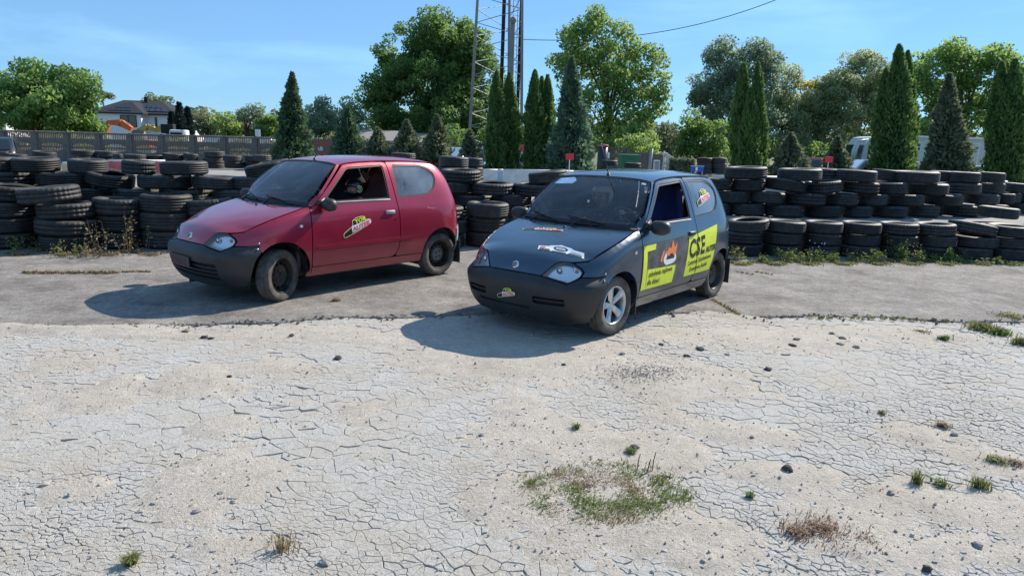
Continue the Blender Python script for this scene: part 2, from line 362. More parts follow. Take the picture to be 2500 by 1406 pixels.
def wheel_meshes():
    d = {}
    prof = [(.175, -.052), (.182, -.066), (.205, -.074), (.236, -.079), (.252, -.074), (.262, -.060)]
    for y0 in (-.045, -.02, .005, .03): prof += [(.2665, y0), (.2665, y0 + .016), (.2600, y0 + .018), (.2600, y0 + .023)]
    prof = prof[:-2] + [(.262, .060), (.252, .074), (.236, .079), (.205, .074), (.182, .066), (.175, .052)]
    d['tyre'] = MB().lathe(prof, 56, 'Y').mesh('tyre', M_tyre_car, True)
    # pressed steel rim with a ring of slots
    b = MB(); b.lathe([(.178, .060), (.170, .066), (.166, .055), (.160, .030), (.150, .012), (.146, -.06)], 40, 'Y')
    def ringpts(r, n, h, ph=0): return [(r*math.cos(2*math.pi*i/n + ph), h, -r*math.sin(2*math.pi*i/n + ph)) for i in range(n)]
    n = 36; rows = [(.150, .012), (.134, .018), (.108, .030), (.085, .026), (.060, .010), (.045, .012), (.028, .020), (.0, .020)]
    v = []; f = []
    for r, h in rows: v += ringpts(max(r, .001), n, h)
    for i in range(len(rows) - 1):
        for k in range(n):
            if i == 1 and k % 3 != 0: continue
            f.append((i*n+k, i*n+(k+1) % n, (i+1)*n+(k+1) % n, (i+1)*n+k))
    b.add(v, f); d['steel'] = b.mesh('rim', M_steel, True)
    b = MB()
    b.lathe([(.0, .022), (.009, .022), (.009, .008)], 6, 'Y')
    d['nut'] = b.mesh('wheel_nut', M_nut)
    b = MB().lathe([(.0, .036), (.055, .036), (.078, .034), (.082, .028)], 32, 'Y')
    d['cap'] = b.mesh('hub_cap', M_cap, True)
    b = MB()
    b.lathe([(.0, .0375), (.013, .0375)], 8, 'Y')
    d['hole'] = b.mesh('hub_cap_hole', M_under)
    # five spoke alloy
    b = MB(); b.lathe([(.180, .058), (.176, .068), (.168, .066), (.160, .050), (.156, -.05)], 48, 'Y'); b.lathe([(.0, .034), (.026, .034), (.032, .026), (.034, -.01)], 24, 'Y')
    for k in range(5):
        M = Matrix.Rotation(R(72*k + 20), 4, 'Y')
        v = []; 
        for x, w, h, e in ((.025, .030, .034, .020), (.07, .030, .042, .018), (.12, .034, .050, .018), (.162, .050, .055, .02)):
            v += [M @ Vector((x, h - e, -w)), M @ Vector((x, h, -w * .62)), M @ Vector((x, h, w * .62)), M @ Vector((x, h - e, w))]
        f = []
        for i in range(3):
            for j in range(3): f.append((i*4+j, i*4+j+1, (i+1)*4+j+1, (i+1)*4+j))
        b.add(v, [q[::-1] for q in f])
    d['alloy'] = b.mesh('rim', M_alloy, True)
    d['drum'] = MB().lathe([(.0, .0), (.10, .0), (.115, -.01), (.15, -.02), (.15, -.06)], 24, 'Y').mesh('brake_drum', M_under, True)
    return d
WM = wheel_meshes()

def bucket_seat(parent, y, mat, x=-.20, edge=None):
    t = bpy.data.objects.new('seat', None); col.objects.link(t); t.parent = parent; t.location = (x, y, 0)
    # shell as a lofted strip with raised wings
    st = [(.42, .34, .16, .05), (.30, .31, .20, .09), (.12, .29, .22, .12), (-.02, .31, .22, .10), (-.10, .42, .22, .10), (-.15, .60, .23, .13), (-.20, .80, .24, .14), (-.235, .95, .215, .09), (-.26, 1.08, .15, .05), (-.285, 1.20, .13, .07), (-.30, 1.275, .085, .02)]
    V = []; F = []
    for i, (sx, sz, w, g) in enumerate(st):
        nx, nz = (0, 1) if i < 3 else (.7, .7) if i == 3 else (1, .2)
        for q in (-1, -.82, -.45, 0, .45, .82, 1):
            e = g * (abs(q) ** 3); V.append((sx + nx*e, q*w, sz + nz*e))
    for i in range(len(st)-1):
        for j in range(6): F.append((i*7+j, i*7+j+1, (i+1)*7+j+1, (i+1)*7+j))
    o = mo('seat_shell', V, F, mat, t, True); md = o.modifiers.new('thickness', 'SOLIDIFY'); md.thickness = .07; md.offset = -1
    sb = o.modifiers.new('rounding', 'SUBSURF'); sb.levels = 1; sb.render_levels = 1
    b = MB().box((-.15, -.2, .2), (.35, -.16, .31)).box((-.15, .16, .2), (.35, .2, .31)); b.build('seat_rail', M_under, t)
    return t

def build_car(name, loc, yaw, paint, bumper, spec):
    root = empty(name, loc, yaw)
    dz = spec.get('lift', 0.0)                     # ride height of the sprung body
    body = root
    parts = {}
    shift = lambda f: (lambda a, b: f(a, b) + Vector((0, 0, dz)))
    sL, fL, rL = shift(sideL), shift(frontL), shift(rearL)
    # --- hood
    C = [(1.697,.580),(1.684,.625),(1.655,.675),(1.617,.712),(1.57,.744),(1.46,.787),(1.33,.824),(1.13,.872),(.98,.902),(.895,.918)]
    E = [frontL(yz_a(.285,.576), .576), frontL(yz_a(.335,.635), .635), frontL(yz_a(.382,.685), .685), frontL(yz_a(.44,.706), .706), frontL(yz_a(.505,.703), .703)]
    E += [sideL(x, ZT(x) - .012) for x in (1.43, 1.31, 1.11, .94, .815)]
    k = list(range(10)); cx = interp([(i, C[i][0]) for i in k]); cz = interp([(i, C[i][1]) for i in k])
    ex = interp([(i, E[i].x) for i in k]); ey = interp([(i, E[i].y) for i in k]); ez = interp([(i, E[i].z) for i in k])
    def hood_pt(u, w):
        i = u * 9; t = abs(w); return Vector((cx(i) + (ex(i)-cx(i)) * t**2.2, ey(i) * w, cz(i) + (ez(i)-cz(i)) * t**2.5 + dz))
    parts['hood'] = patch('hood', lambda u, v: hood_pt(u, v*2-1), 54, 40, paint, body)
    # --- cowl strip and windscreen
    gl_c = interp([(0, .825), (1, .262)]); 
    def ws(u, w):
        t = abs(w); zc = .938 + (1.376-.938)*u; bow = .022 * math.sin(math.pi*u)
        xe = .738 + (.300-.738)*u; ze = .944 + (1.347-.944)*u; ye = S(xe, ze - .004) - .010
        xc = .838 + (.258-.838)*u
        return Vector((xc + (xe-xc)*t**2.1 + bow, ye*w, zc + (ze-zc)*t**2 + bow*.9 + dz))
    parts['windscreen'] = patch('windshield', lambda u, v: ws(u, v*2-1), 18, 24, M_wind, body, rim=0)
    def ring(u, v):                                  # black border printed on the screen edge
        return ws(u, v) + Vector((.002, 0, .002))
    V = []; F = []; loop = [(0, -1)] + [(0, -1 + 2*i/20) for i in range(1, 20)] + [(0, 1)] + [(i/14, 1) for i in range(1, 14)] + [(1, 1)] + [(1, 1 - 2*i/20) for i in range(1, 20)] + [(1, -1)] + [(1 - i/14, -1) for i in range(1, 14)]
    for (u, w) in loop:
        ui = min(max(u, .06), .972); wi = min(max(w, -.972), .972); V.append(ring(u, w)); V.append(ring(ui, wi))
    n = len(loop)
    for i in range(n): j = (i+1) % n; F.append((2*i, 2*j, 2*j+1, 2*i+1))
    mo('windshield_seal', V, F, M_rub, body, True)
    patch('cowl_panel', lambda u, v: hood_pt(1, (v*2-1)).lerp(ws(0, v*2-1), u) - Vector((0, 0, .012 + .015*math.sin(math.pi*u))), 4, 24, M_black, body, rim=0)
    # --- roof
    st = [(.250,1.380,.293,1.350),(.12,1.407,.13,ZR(.13)-.004),(-.1,1.428,-.1,ZR(-.1)-.004),(-.4,1.437,-.4,ZR(-.4)-.004),(-.75,1.432,-.75,ZR(-.75)-.004),(-1.05,1.408,-1.04,ZR(-1.04)-.004),(-1.285,1.362,-1.215,1.342)]
    kk = list(range(7)); rcx = interp([(i, st[i][0]) for i in kk]); rcz = interp([(i, st[i][1]) for i in kk]); rex = interp([(i, st[i][2]) for i in kk]); rez = interp([(i, st[i][3]) for i in kk])
    def roof_pt(u, w):
        i = u*6; t = abs(w); xe, ze = rex(i), rez(i); return Vector((rcx(i) + (xe-rcx(i))*t**2, S(xe, ze)*w, rcz(i) + (ze-rcz(i))*(.35*t**2 + .65*t**5) + dz))
    patch('roof', lambda u, v: roof_pt(u, v*2-1), 26, 28, paint, body, rim=.02)
    # --- sides
    pil = [(.742,.936),(.70,.938),(.262,1.351),(.300,1.350)]
    panel('windshield_pillar', pil, [], sL, paint, body, .03, mirror=True)
    door = fillet([(.752,.325,.03),(.745,.308,.02),(-.335,.308,.06),(-.405,.40,.10),(-.418,.55,.1),(-.412,.80),(-.398,.95),(-.375,1.372,.02)] + [(x, ZR(x)-.022) for x in (-.2, 0, .15)] + [(.225,1.345,.03),(.262,1.318),(.692,.938,.02),(.752,.905,.02)])
    dw = fillet([(.60,.968,.03),(-.312,.974,.025),(-.325,1.352,.03),(.19,1.325,.05)])
    dl, dr = panel('door', door, [dw], sL, paint, body, .03, .018, mirror=True); parts['door'] = dl
    fender = [(.765,.235),(.812,.235)] + circ(1.10,.275,.325,188,47,22)[1:] + [(1.335,.583)] + [(yz_x(.607,.585),.585),(yz_x(.617,.625),.625),(yz_x(.598,.660),.660),(yz_x(.555,.690),.690)]
    fender += [(x, ZT(x) - .020) for x in (1.44, 1.37, 1.31, 1.2, 1.11, 1.0, .94, .87, .80)] + [(.748,.925),(.763,.905)]
    panel('fender', fender, [], sL, paint, body, .028, mirror=True)
    # wheel arch lips
    quarter = fillet([(-.352,.312,.05),(-.418,.40,.10),(-.430,.55,.1),(-.424,.80),(-.410,.95),(-.387,1.376,.015)] + [(x, ZR(x)-.022) for x in (-.6,-.8,-.95,-1.08)] + [(-1.17,1.332,.03)] +
        [(X0R + (XR(z)-X0R)*.885, z) for z in (1.30,1.2,1.1,1.0,.9,.75,.62,.575)] + [(-1.395,.56),(-1.375,.435)] + circ(-1.10,.275,.318,150,5,22)[1:] + [(-.775,.305)])
    qw = fillet([(-.437,.978,.03),(-.455,1.352,.03),(-.95,1.345,.14),(-1.125,1.22,.16),(-.985,1.005,.14)])
    parts['quarter'] = panel('quarter_panel', quarter, [qw], sL, paint, body, .03, .018, mirror=True)
    panel('sill', [(.808,.205),(.808,.232),(.755,.238),(.752,.300),(-.35,.300),(-.778,.298),(-.785,.205)], [], sL, paint, body, .035, mirror=True)
    # window seals and panes
    for nm, hole in (('door', dw), ('quarter', qw)):
        rs = resample(hole, .03)
        panel('window_seal', inset(rs, -.004), [inset(rs, .016)], sL, M_rub, body, .02, 0, -.005, mirror=True)
    qg = panel('quarter_window', inset(resample(qw, .03), .004), [], sL, M_quart, body, .05, 0, -.010, mirror=True)
    panel('door_window', inset(resample([(p[0], p[1]) for p in dw], .03), .004), [], lambda a, b: sL(a, b) * 1 - Vector((0, 2*sL(a, b).y, 0)), M_sideg, body, .05, 0, -.010)
    # --- front bumper: one moulding right across
    half = [(0,.572),(yz_a(.15,.572),.572),(yz_a(.29,.570),.570),(yz_a(.40,.551),.551),(yz_a(.49,.536),.536),(yz_a(.537,.526),.526),(yz_a(.575,.548),.548),(yz_a(.603,.575),.575),(xz_a(1.42,.577),.577),(xz_a(1.335,.573),.573),(xz_a(1.318,.53),.53)]
    half += [(xz_a(x, z), z) for x, z in circ(1.10,.275,.325,44,-14,12)] + [(xz_a(1.44,.175),.172),(yz_a(.45,.165),.165),(0,.165)]
    poly = half[:-1] + [(-a, z) for a, z in half[::-1]][0:-1]
    holes = []
    for (y0, y1, z0, z1) in spec['slots']: holes.append(fillet([(yz_a(y0,z0),z0,.015),(yz_a(y1,z0),z0,.015),(yz_a(y1,z1),z1,.015),(yz_a(y0,z1),z1,.015)]))
    bul = lambda a, z: fL(a, z) + Vector((.012 * math.exp(-((z-.47)/.07)**2), 0, 0))
    bp = panel('front_bumper', poly, holes, bul, bumper, body, .028, .02); parts['bumper'] = bp
    for (y0, y1, z0, z1) in spec['slots']:
        panel('grille_backing', [(yz_a(y0-.10,z0),z0-.05),(yz_a(y1+.06,z0),z0-.05),(yz_a(y1+.06,z1),z1+.05),(yz_a(y0-.10,z1),z1+.05)], [], fL, M_under, bp, .05, 0, -.035)
        nb = max(2, round((z1-z0)/.045))
        for i in range(1, nb):
            z = z0 + (z1-z0)*i/nb; panel('grille_slat', [(yz_a(y0,z),z-.006),(yz_a(y1,z),z-.006),(yz_a(y1,z),z+.006),(yz_a(y0,z),z+.006)], [], fL, bumper, bp, .05, .03, -.010)
    # --- head lamps
    lamp = fillet([(yz_a(y,z),z,.012) for y, z in ((.297,.574),(.345,.635),(.392,.684),(.445,.699),(.505,.696),(.545,.685),(.588,.655),(.606,.625),(.597,.588),(.567,.554),(.537,.535),(.49,.545),(.40,.559))], 3)
    cutx = yz_a(.532,.6)
    for sg in (1, -1):
        lf = (lambda a, z: fL(a, z)) if sg == 1 else (lambda a, z: Vector((fL(a, z).x, -fL(a, z).y, fL(a, z).z)))
        hl = bpy.data.objects.new('headlight', None); col.objects.link(hl); hl.parent = body
        panel('lamp_bowl', lamp, [], lf, M_refl, hl, .02, .0, -.035)
        panel('lamp_housing', inset(resample(lamp, .02), -.003), [inset(resample(lamp, .02), .006)], lf, M_rub, hl, .015, .03, .001)
        panel('lens', inset(resample(lamp, .02), .003), [], lf, M_lens, hl, .02, 0, .004)
        ind = [(yz_a(.548,.682),.682),(yz_a(.585,.655),.655),(yz_a(.602,.625),.625),(yz_a(.594,.588),.588),(yz_a(.566,.556),.556),(yz_a(.538,.538),.538),(yz_a(.530,.555),.555),(yz_a(.552,.62),.62)]
        panel('indicator', ind, [], lf, M_refl, hl, .02, .01, -.014)
        c = lf(yz_a(.572,.625), .625); MB().ball((c.x-.012, c.y-.012*sg, c.z), .018, 10).build('bulb', M_amber, hl, True)
        c = lf(yz_a(.42,.625), .625); MB().ball((c.x-.022, c.y, c.z), (.02, .03, .03), 10).build('bulb', M_chrome, hl, True)
    # --- tail: gate, rear bumper, lamps
    ed = lambda z: xz_ar(X0R + (XR(z)-X0R)*.893, z)
    zs = (.60,.7,.8,.9,1.0,1.1,1.2,1.3,1.345)
    gate = [(ed(z), z) for z in zs] + [(.2,1.355),(-.2,1.355)] + [(-ed(z), z) for z in zs[::-1]]
    rw = fillet([(yz_ar(.46,1.0),1.0,.05),(yz_ar(.42,1.30),1.30,.05),(-yz_ar(.42,1.30),1.30,.05),(-yz_ar(.46,1.0),1.0,.05)])
    tg = panel('tailgate', gate, [rw], rL, paint, body, .04, .015)
    panel('rear_window', rw, [], rL, M_sideg, body, .06, 0, -.006)
    rb = [(0,.17),(xz_ar(-1.42,.18),.18)] + [(xz_ar(x, z), z) for x, z in circ(-1.10,.275,.322,198,152,6)] + [(xz_ar(-1.385,.56),.56),(ed(.585),.59),(0,.592)]
    panel('rear_bumper', rb[:-1] + [(0,.592)] + [(-a, z) for a, z in rb[-2:0:-1]], [], rL, spec['rear_bumper'], body, .04, .02, .012)
    for sg in (1, -1):
        lf = rL if sg == 1 else (lambda a, z: Vector((rL(a, z).x, -rL(a, z).y, rL(a, z).z)))
        panel('tail_light', fillet([(ed(.63)+.02,.63,.02),(ed(.93)+.02,.93,.02),(ed(.93)-.07,.93,.02),(ed(.63)-.07,.63,.02)]), [], lf, M_redlamp, body, .03, .01, .005)
    # --- cabin tub, floor, dash, wheel wells
    b = MB(); b.box((-1.35, -.60, .20+dz), (1.40, .60, .25+dz)); b.box((-.78, -.68, .20+dz), (.74, .68, .26+dz)); b.build('floor_pan', M_under, body)
    b = MB()
    for sg in (1, -1):
        y0, y1 = sorted((sg*.655, sg*.675)); b.box((-.76, y0, .26+dz), (.72, y1, .90+dz)); y0, y1 = sorted((sg*.52, sg*.60)); b.box((-1.36, y0, .30+dz), (-.70, y1, .92+dz))
    b.box((.80, -.58, .25+dz), (.84, .58, .86+dz)); b.build('inner_trim', M_inner, body)
    b = MB(); b.cbox((.50, -.64, .72+dz), (.82, .64, .885+dz), .04); b.cbox((.42, .16, .80+dz), (.62, .52, .945+dz), .05); b.cbox((.42, -.12, .45+dz), (.70, .12, .84+dz), .03); b.build('dashboard', M_inner, body, True)
    b = MB(); b.box((-1.38, -.55, .30+dz), (-.86, .55, .55+dz)); b.cbox((-1.22, -.52, .5+dz), (-1.08, .52, .90+dz), .05); b.build('rear_bench', M_seat, body)
    for y in (.28, -.28): hb = MB(); hb.cbox((-1.26, y-.11, .93+dz), (-1.19, y+.11, 1.13+dz), .04); hb.tube([(-1.22, y-.04, .88+dz), (-1.22, y-.04, .95+dz)], .006, 6); hb.build('rear_headrest', M_seat, body, True)
    for wx in (1.10, -1.10):
        for sg in (1, -1):
            V = []; F = []; n = 16
            for i in range(n+1):
                a = R(-18 + 216*i/n)
                for yy in (.40, .665): V.append((wx + .335*math.cos(a), sg*yy, .275 + .335*math.sin(a)))
            for i in range(n): F.append((2*i, 2*i+1, 2*i+3, 2*i+2))
            c0 = len(V); V.append((wx, sg*.40, .275)); F += [(2*i, 2*i+2, c0) for i in range(n)]
            mo('wheel_well', V, F, M_under, body)
    b = MB(); b.box((1.36, -.5, .22+dz), (1.60, .5, .50+dz)); b.box((1.36,-.3,.5+dz),(1.58,.3,.56+dz)); b.build('radiator_support', M_under, body)
    # --- wheels
    for ax, wx in (('front', 1.10), ('rear', -1.10)):
        for sg in (1, -1):
            w = bpy.data.objects.new('wheel', None); col.objects.link(w); w.parent = root; w.location = (wx, sg*.625, .2655)
            w.rotation_euler = (R(spec['spin'][0]) * 0, R(random.uniform(0, 360)), (R(spec['steer']) if ax == 'front' else 0) + (math.pi if sg < 0 else 0))
            w.rotation_mode = 'YXZ' if False else 'XYZ'
            link('tyre', WM['tyre'], w); kind = spec['rims'][ax]
            rim = link('rim', WM['alloy' if kind == 'alloy' else 'steel'], w)
            link('brake_drum', WM['drum'], w)
            if kind == 'cap':
                cp = link('hub_cap', WM['cap'], w)
                for q in range(4): link('hub_cap_hole', WM['hole'], cp, (.045*math.cos(R(90*q)), 0, .045*math.sin(R(90*q))))
            else:
                for q in range(4): link('wheel_nut', WM['nut'], rim, (.049*math.cos(R(45+90*q)), .014 if kind == 'alloy' else 0, .049*math.sin(R(45+90*q))))
        for sg in (1, -1):
            if ax == 'rear' or spec.get('front_flap'):
                x = wx - .325; b = MB(); b.box((x-.012, sg*.70-.10, .13), (x, sg*.70+.02, .42)); b.build('mud_flap', M_black, body)
    # --- mirrors, handles, wipers, antenna, badge, small fittings
    for sg in (1, -1):
        b = MB(); M = Matrix.Translation((.585, sg*.825, .955+dz)) @ Matrix.Rotation(R(-12*sg), 4, 'Z')
        prof = [(-.06,.055,.035),(-.03,.095,.062),(.02,.102,.068),(.055,.08,.05),(.075,.03,.02)]
        V = []; F = []; n = 16
        for (px, ry, rz) in prof:
            for i in range(n):
                a = 2*math.pi*i/n; ce, se = math.cos(a), math.sin(a); V.append(M @ Vector((px, ry*math.copysign(abs(ce)**.75, ce), rz*math.copysign(abs(se)**.75, se))))
        for i in range(len(prof)-1):
            for j in range(n): F.append((i*n+j, i*n+(j+1) % n, (i+1)*n+(j+1) % n, (i+1)*n+j))
        F.append(tuple(range(n))[::-1]); F.append(tuple((len(prof)-1)*n+j for j in range(n))); b.add(V, F)
        b.add([(.69, sg*.690, .955+dz), (.57, sg*.712, .955+dz), (.575, sg*.690, 1.02+dz), (.69, sg*.72, .955+dz), (.57, sg*.735, .955+dz), (.575, sg*.715, 1.02+dz)], ((0,1,2),(3,5,4),(0,3,4,1),(1,4,5,2),(2,5,3,0)))
        b.tube([(.60, sg*.70, .95+dz), (.60, sg*.76, .945+dz)], .028, 8); mir = b.build('side_mirror', M_black, body, True)
        d = dl if sg == 1 else dr
        y = S(-.28, .825); hd = MB(); hd.cbox((-.345, sg*y-.012, .803+dz), (-.215, sg*y+.022, .847+dz), .012); hd.build('door_handle', M_black if not spec.get('pale_handle') else M_greyplastic, d, True)
        MB().lathe([(0, .006), (.012, .006), (.014, -.004)], 12, 'Y', Matrix.Translation((-.365, sg*S(-.365,.75), .75+dz)) @ Matrix.Diagonal((1, sg, 1, 1))).build('door_lock', M_chrome, d)
        c = sideL(.88, .745); MB().ball((c.x, sg*c.y, c.z+dz), (.020, .010, .016), 10).build('side_repeater', M_white, body, True)
        for q in ((1.335, .605), (1.36, .55)):
            c = sideL(*q); MB().ball((c.x, sg*(c.y+.003), c.z+dz), (.011, .008, .011), 8).build('bumper_bolt', M_chrome, body, True)
        if spec.get('moulding'):
            ml = fillet([(.70,.485,.02),(.70,.525,.02),(-.62,.530,.02),(-.62,.490,.02)]); 
            panel('side_moulding', ml, [], sL if sg == 1 else (lambda a, b_: Vector((sL(a, b_).x, -sL(a, b_).y, sL(a, b_).z))), paint, d, .03, .012, .010)
    # the driver's window channel and a felt strip
    y = S(.1, .968); b = MB(); b.tube([Vector((x, S(x, .962) - .002, .964+dz)) for x in (.58, .35, .1, -.1, -.31)], .009, 6); b.build('window_channel', M_greyplastic, dl, True)
    for (u0, w0, u1, w1) in ((.02, -.55, .11, .12), (.0, .25, .12, .90)):
        P0 = ws(u0, -w0) + Vector((.012, 0, .012)); P1 = ws(u1, -w1) + Vector((.014, 0, .014)); a0 = ws(.0, -(w0*.2 + w1*.8)) + Vector((.03, 0, .0))
        # arm from the pivot and the long blade lying on the glass
        piv = hood_pt(1, -(.75*w1 + .25*w0)) + Vector((-.02, 0, .006)); mid = P0.lerp(P1, .5) + Vector((.014, 0, .016))
        wq = MB(); wq.tube([piv, piv.lerp(mid, .5) + Vector((0, 0, .012)), mid], [.010, .008, .006], 6); wq.tube([P0, P0.lerp(P1, .5) + Vector((.004, 0, .004)), P1], .0075, 6); wq.ball(tuple(piv), .016, 8); wq.build('wiper', M_black, body, True)
    p = hood_pt(.93, .0); MB().ball((p.x, p.y, p.z+.003), (.02, .016, .009), 8).build('washer_jet', M_black, body, True)
    p = roof_pt(.02, 0); an = spec['antenna']; b = MB(); b.lathe([(.0, .03), (.012, .024), (.022, .0)], 12, 'Z', Matrix.Translation((p.x-.03, 0, p.z))); b.tube([(p.x-.03, 0, p.z+.02), (p.x-.03-an[0], 0, p.z+.02+an[1])], [.006, .003], 6); b.build('antenna', M_black, body, True)
    p = hood_pt(.13, 0); nrm = (hood_pt(.14, 0) - hood_pt(.12, 0)).cross(Vector((0, 1, 0))); nrm = nrm if nrm.x > 0 else -nrm; q = nrm.to_track_quat('Z', 'Y').to_matrix().to_4x4()
    bd = MB().lathe([(0, .010), (.030, .010), (.036, .004), (.037, -.004)], 24, 'Z', Matrix.Translation(p) @ q).build('badge', M_chrome, body, True)
    MB().lathe([(0, .0115), (.026, .0115), (.0265, .010)], 24, 'Z', Matrix.Translation(p) @ q).build('badge_face', M_silver, bd, True)
    b = MB()
    for i in range(5):
        yy = -.016 + .008*i; hh = .02 * math.sqrt(max(0, 1 - (yy/.026)**2)) ; v = [Matrix.Translation(p) @ q @ Vector(t) for t in ((yy-.0022, -hh-.002, .0122), (yy+.0018, -hh-.002, .0122), (yy+.0035, hh, .0122), (yy-.0005, hh, .0122))]; b.add(v, ((0,1,2,3),))
    b.build('badge_bars', M_blackp, bd)
    # steering wheel and seats
    sw = MB(); M = Matrix.Translation((.36, .33, .93+dz)) @ Matrix.Rotation(R(-64), 4, 'Y')
    sw.tube([M @ Vector((.175*math.cos(2*math.pi*i/24), .175*math.sin(2*math.pi*i/24), 0)) for i in range(25)], .015, 8, cap=False)
    for an_ in (90, 210, 330): sw.tube([M @ Vector((0, 0, -.02)), M @ Vector((.17*math.cos(R(an_)), .17*math.sin(R(an_)), 0))], .014, 6)
    sw.lathe([(0, .02), (.05, .015), (.06, -.02)], 16, 'Z', M); sw.tube([M @ Vector((0, 0, 0)), M @ Vector((0, 0, -.2))], .03, 8); sw.build('steering_wheel', M_inner, body, True)
    bucket_seat(body, .33, spec['seat'][0], spec['seat'][2]); bucket_seat(body, -.33, spec['seat'][1], -.22)
    rm = ws(.88, 0) - Vector((.06, 0, .02)); MB().cbox((rm.x-.02, -.11, rm.z-.035), (rm.x+.01, .11, rm.z+.03), .012).build('rear_view_mirror', M_black, body, True)
    MB().tube([(-1.2, .25, .2), (-1.62, .25, .21)], .022, 10).build('exhaust_pipe', M_steel, body, True)
    parts.update(dict(sL=sL, fL=fL, hood_pt=hood_pt, ws=ws, roof_pt=roof_pt, dl=dl, root=root, dz=dz))
    return root, parts

# track-map sticker with two lines of lettering, laid on any surface by place(u, v)
def map_sticker(name, place, w, parent, thin=False):
    k = w / 1.0; t = bpy.data.objects.new(name, None); col.objects.link(t); t.parent = parent
    out = fillet([(0,.05,.04),(.05,.0,.03),(.42,.10,.06),(.62,.17,.06),(.86,.24,.05),(1.0,.36,.05),(.96,.47,.05),(.74,.47,.03),(.74,.62,.04),(.50,.62,.04),(.42,.56,.03),(.36,.56,.03),(.34,.36,.05),(.16,.26,.05),(.02,.18,.05)], 3)
    out2 = inset(resample(out, .05), .022)
    place0 = place; place = lambda u, v, off: place0(u, v*.78, off)
    L = lambda off: (lambda a, b: place(a*k, b*k, off))
    def lay(nm, poly, mat, off): P, F = tri2d(poly, [], .07); mo(nm, [L(off)(a, b) for a, b in P], [tuple(f) for f in F], mat, t)
    lay('sticker_border', out, M_cream, .003); lay('sticker_field', out2, M_blackp, .004)
    lay('sticker_patch', fillet([(.30,.12,.02),(.98,.30,.05),(.96,.46,.04),(.30,.36,.03)]), M_white, .005)
    rot = R(11)
    pl = lambda ox, oy, off: (lambda u, v: place((ox + u*math.cos(rot) - v*math.sin(rot))*k, (oy + u*math.sin(rot) + v*math.cos(rot))*k, off))
    decal_text('lettering', 'TOR', .19, pl(.44,.40,.006), M_lime, t, shear=.2, bold=.008)
    decal_text('lettering', 'AUTEK', .20, pl(.33,.165,.0065), M_pink, t, shear=.2, bold=.010)
    return t
# ---------------------------------------------------------------- the two cars
paint_red = car_paint('red_paint', (.32, .009, .040), .5, (.38, .022, .055)); paint_blue = car_paint('slate_blue_paint', (.019, .046, .082), .5, (.027, .058, .098))
red_car, RP = build_car('red_hatchback', (-2.163, 8.224, .015), 4.00557, paint_red, M_bumper_red,
    dict(lift=.018, slots=[(-.46,.50,.235,.405)], rear_bumper=M_greyplastic, spin=(0,), steer=22, rims=dict(front='steel', rear='cap'), moulding=True, antenna=(-.10, .14) and (.09, .13), seat=(M_seatred, M_seat, -.20), pale_handle=True))
tag(red_car, 'red three-door hatchback with black bumper and steel wheels parked beside the tyre wall', 'car')
blue_car, BP = build_car('blue_hatchback', (1.078, 7.372, .012), 4.03516, paint_blue, M_bumper_blue,
    dict(lift=-.018, slots=[(.24,.53,.335,.40),(-.56,-.30,.33,.40),(-.40,.20,.275,.30)], rear_bumper=M_bumper_blue, spin=(0,), steer=-3, rims=dict(front='alloy', rear='steel'), antenna=(-.17, .30), seat=(M_seatblue, M_seat, -.22), front_flap=True))
tag(blue_car, 'dark slate blue three-door hatchback with yellow side lettering and one alloy wheel', 'car')

def side_place(P, x0, z0):                      # u runs towards the tail, v up, on the left flank
    def f(u, v, off=.003):
        p = P['sL'](x0 - u, z0 + v - 0*P['dz']); return p + Vector((0, off, 0))
    return f
def hood_place(P, s0, w0, wk=1.0):
    def f(u, v, off=.003):                      # u across to the car's left, v up the bonnet
        y = w0 + u; s = s0 + v; p = P['hood_pt'](s, 0); e = P['hood_pt'](s, 1).y; q = P['hood_pt'](s, max(-1, min(1, y / e))); return q + Vector((off*.45, 0, off))
    return f
map_sticker('door_sticker', lambda u, v, off=.003: side_place(RP, .372, .575)(u*.985 - v*.14, v*.985 + u*.14, off), .40, RP['dl'])
# number plate on the red car, sitting in the right half of the grille
def plate():
    t = bpy.data.objects.new('number_plate', None); col.objects.link(t); t.parent = red_car
    y0, y1, z0, z1 = -.33, .13, .325, .44
    pl = lambda u, v, o: frontL(yz_a(y0 + u, z0 + v), z0 + v) + Vector((.022 + o, 0, .018))
    def lay(nm, poly, m, o): P, F = tri2d(poly, [], .06); mo(nm, [pl(a, b, o) for a, b in P], [tuple(f) for f in F], m, t)
    lay('plate_back', [(0,0),(.46,0),(.46,.115),(0,.115)], M_blackp, 0); lay('plate_face', fillet([(.008,.008,.01),(.452,.008,.01),(.452,.107,.01),(.008,.107,.01)]), M_inner, .0015)
    decal_text('lettering', '8 JJF6 UM2', .095, lambda u, v: pl(.03 + u*.86, .026 + v, .003), M_redprint, t, bold=.002)
plate()
MB().tube([(1.60, -.20, .20), (1.64, -.14, .165), (1.62, -.04, .19)], .018, 8).build('tow_hook', M_under, red_car, True)

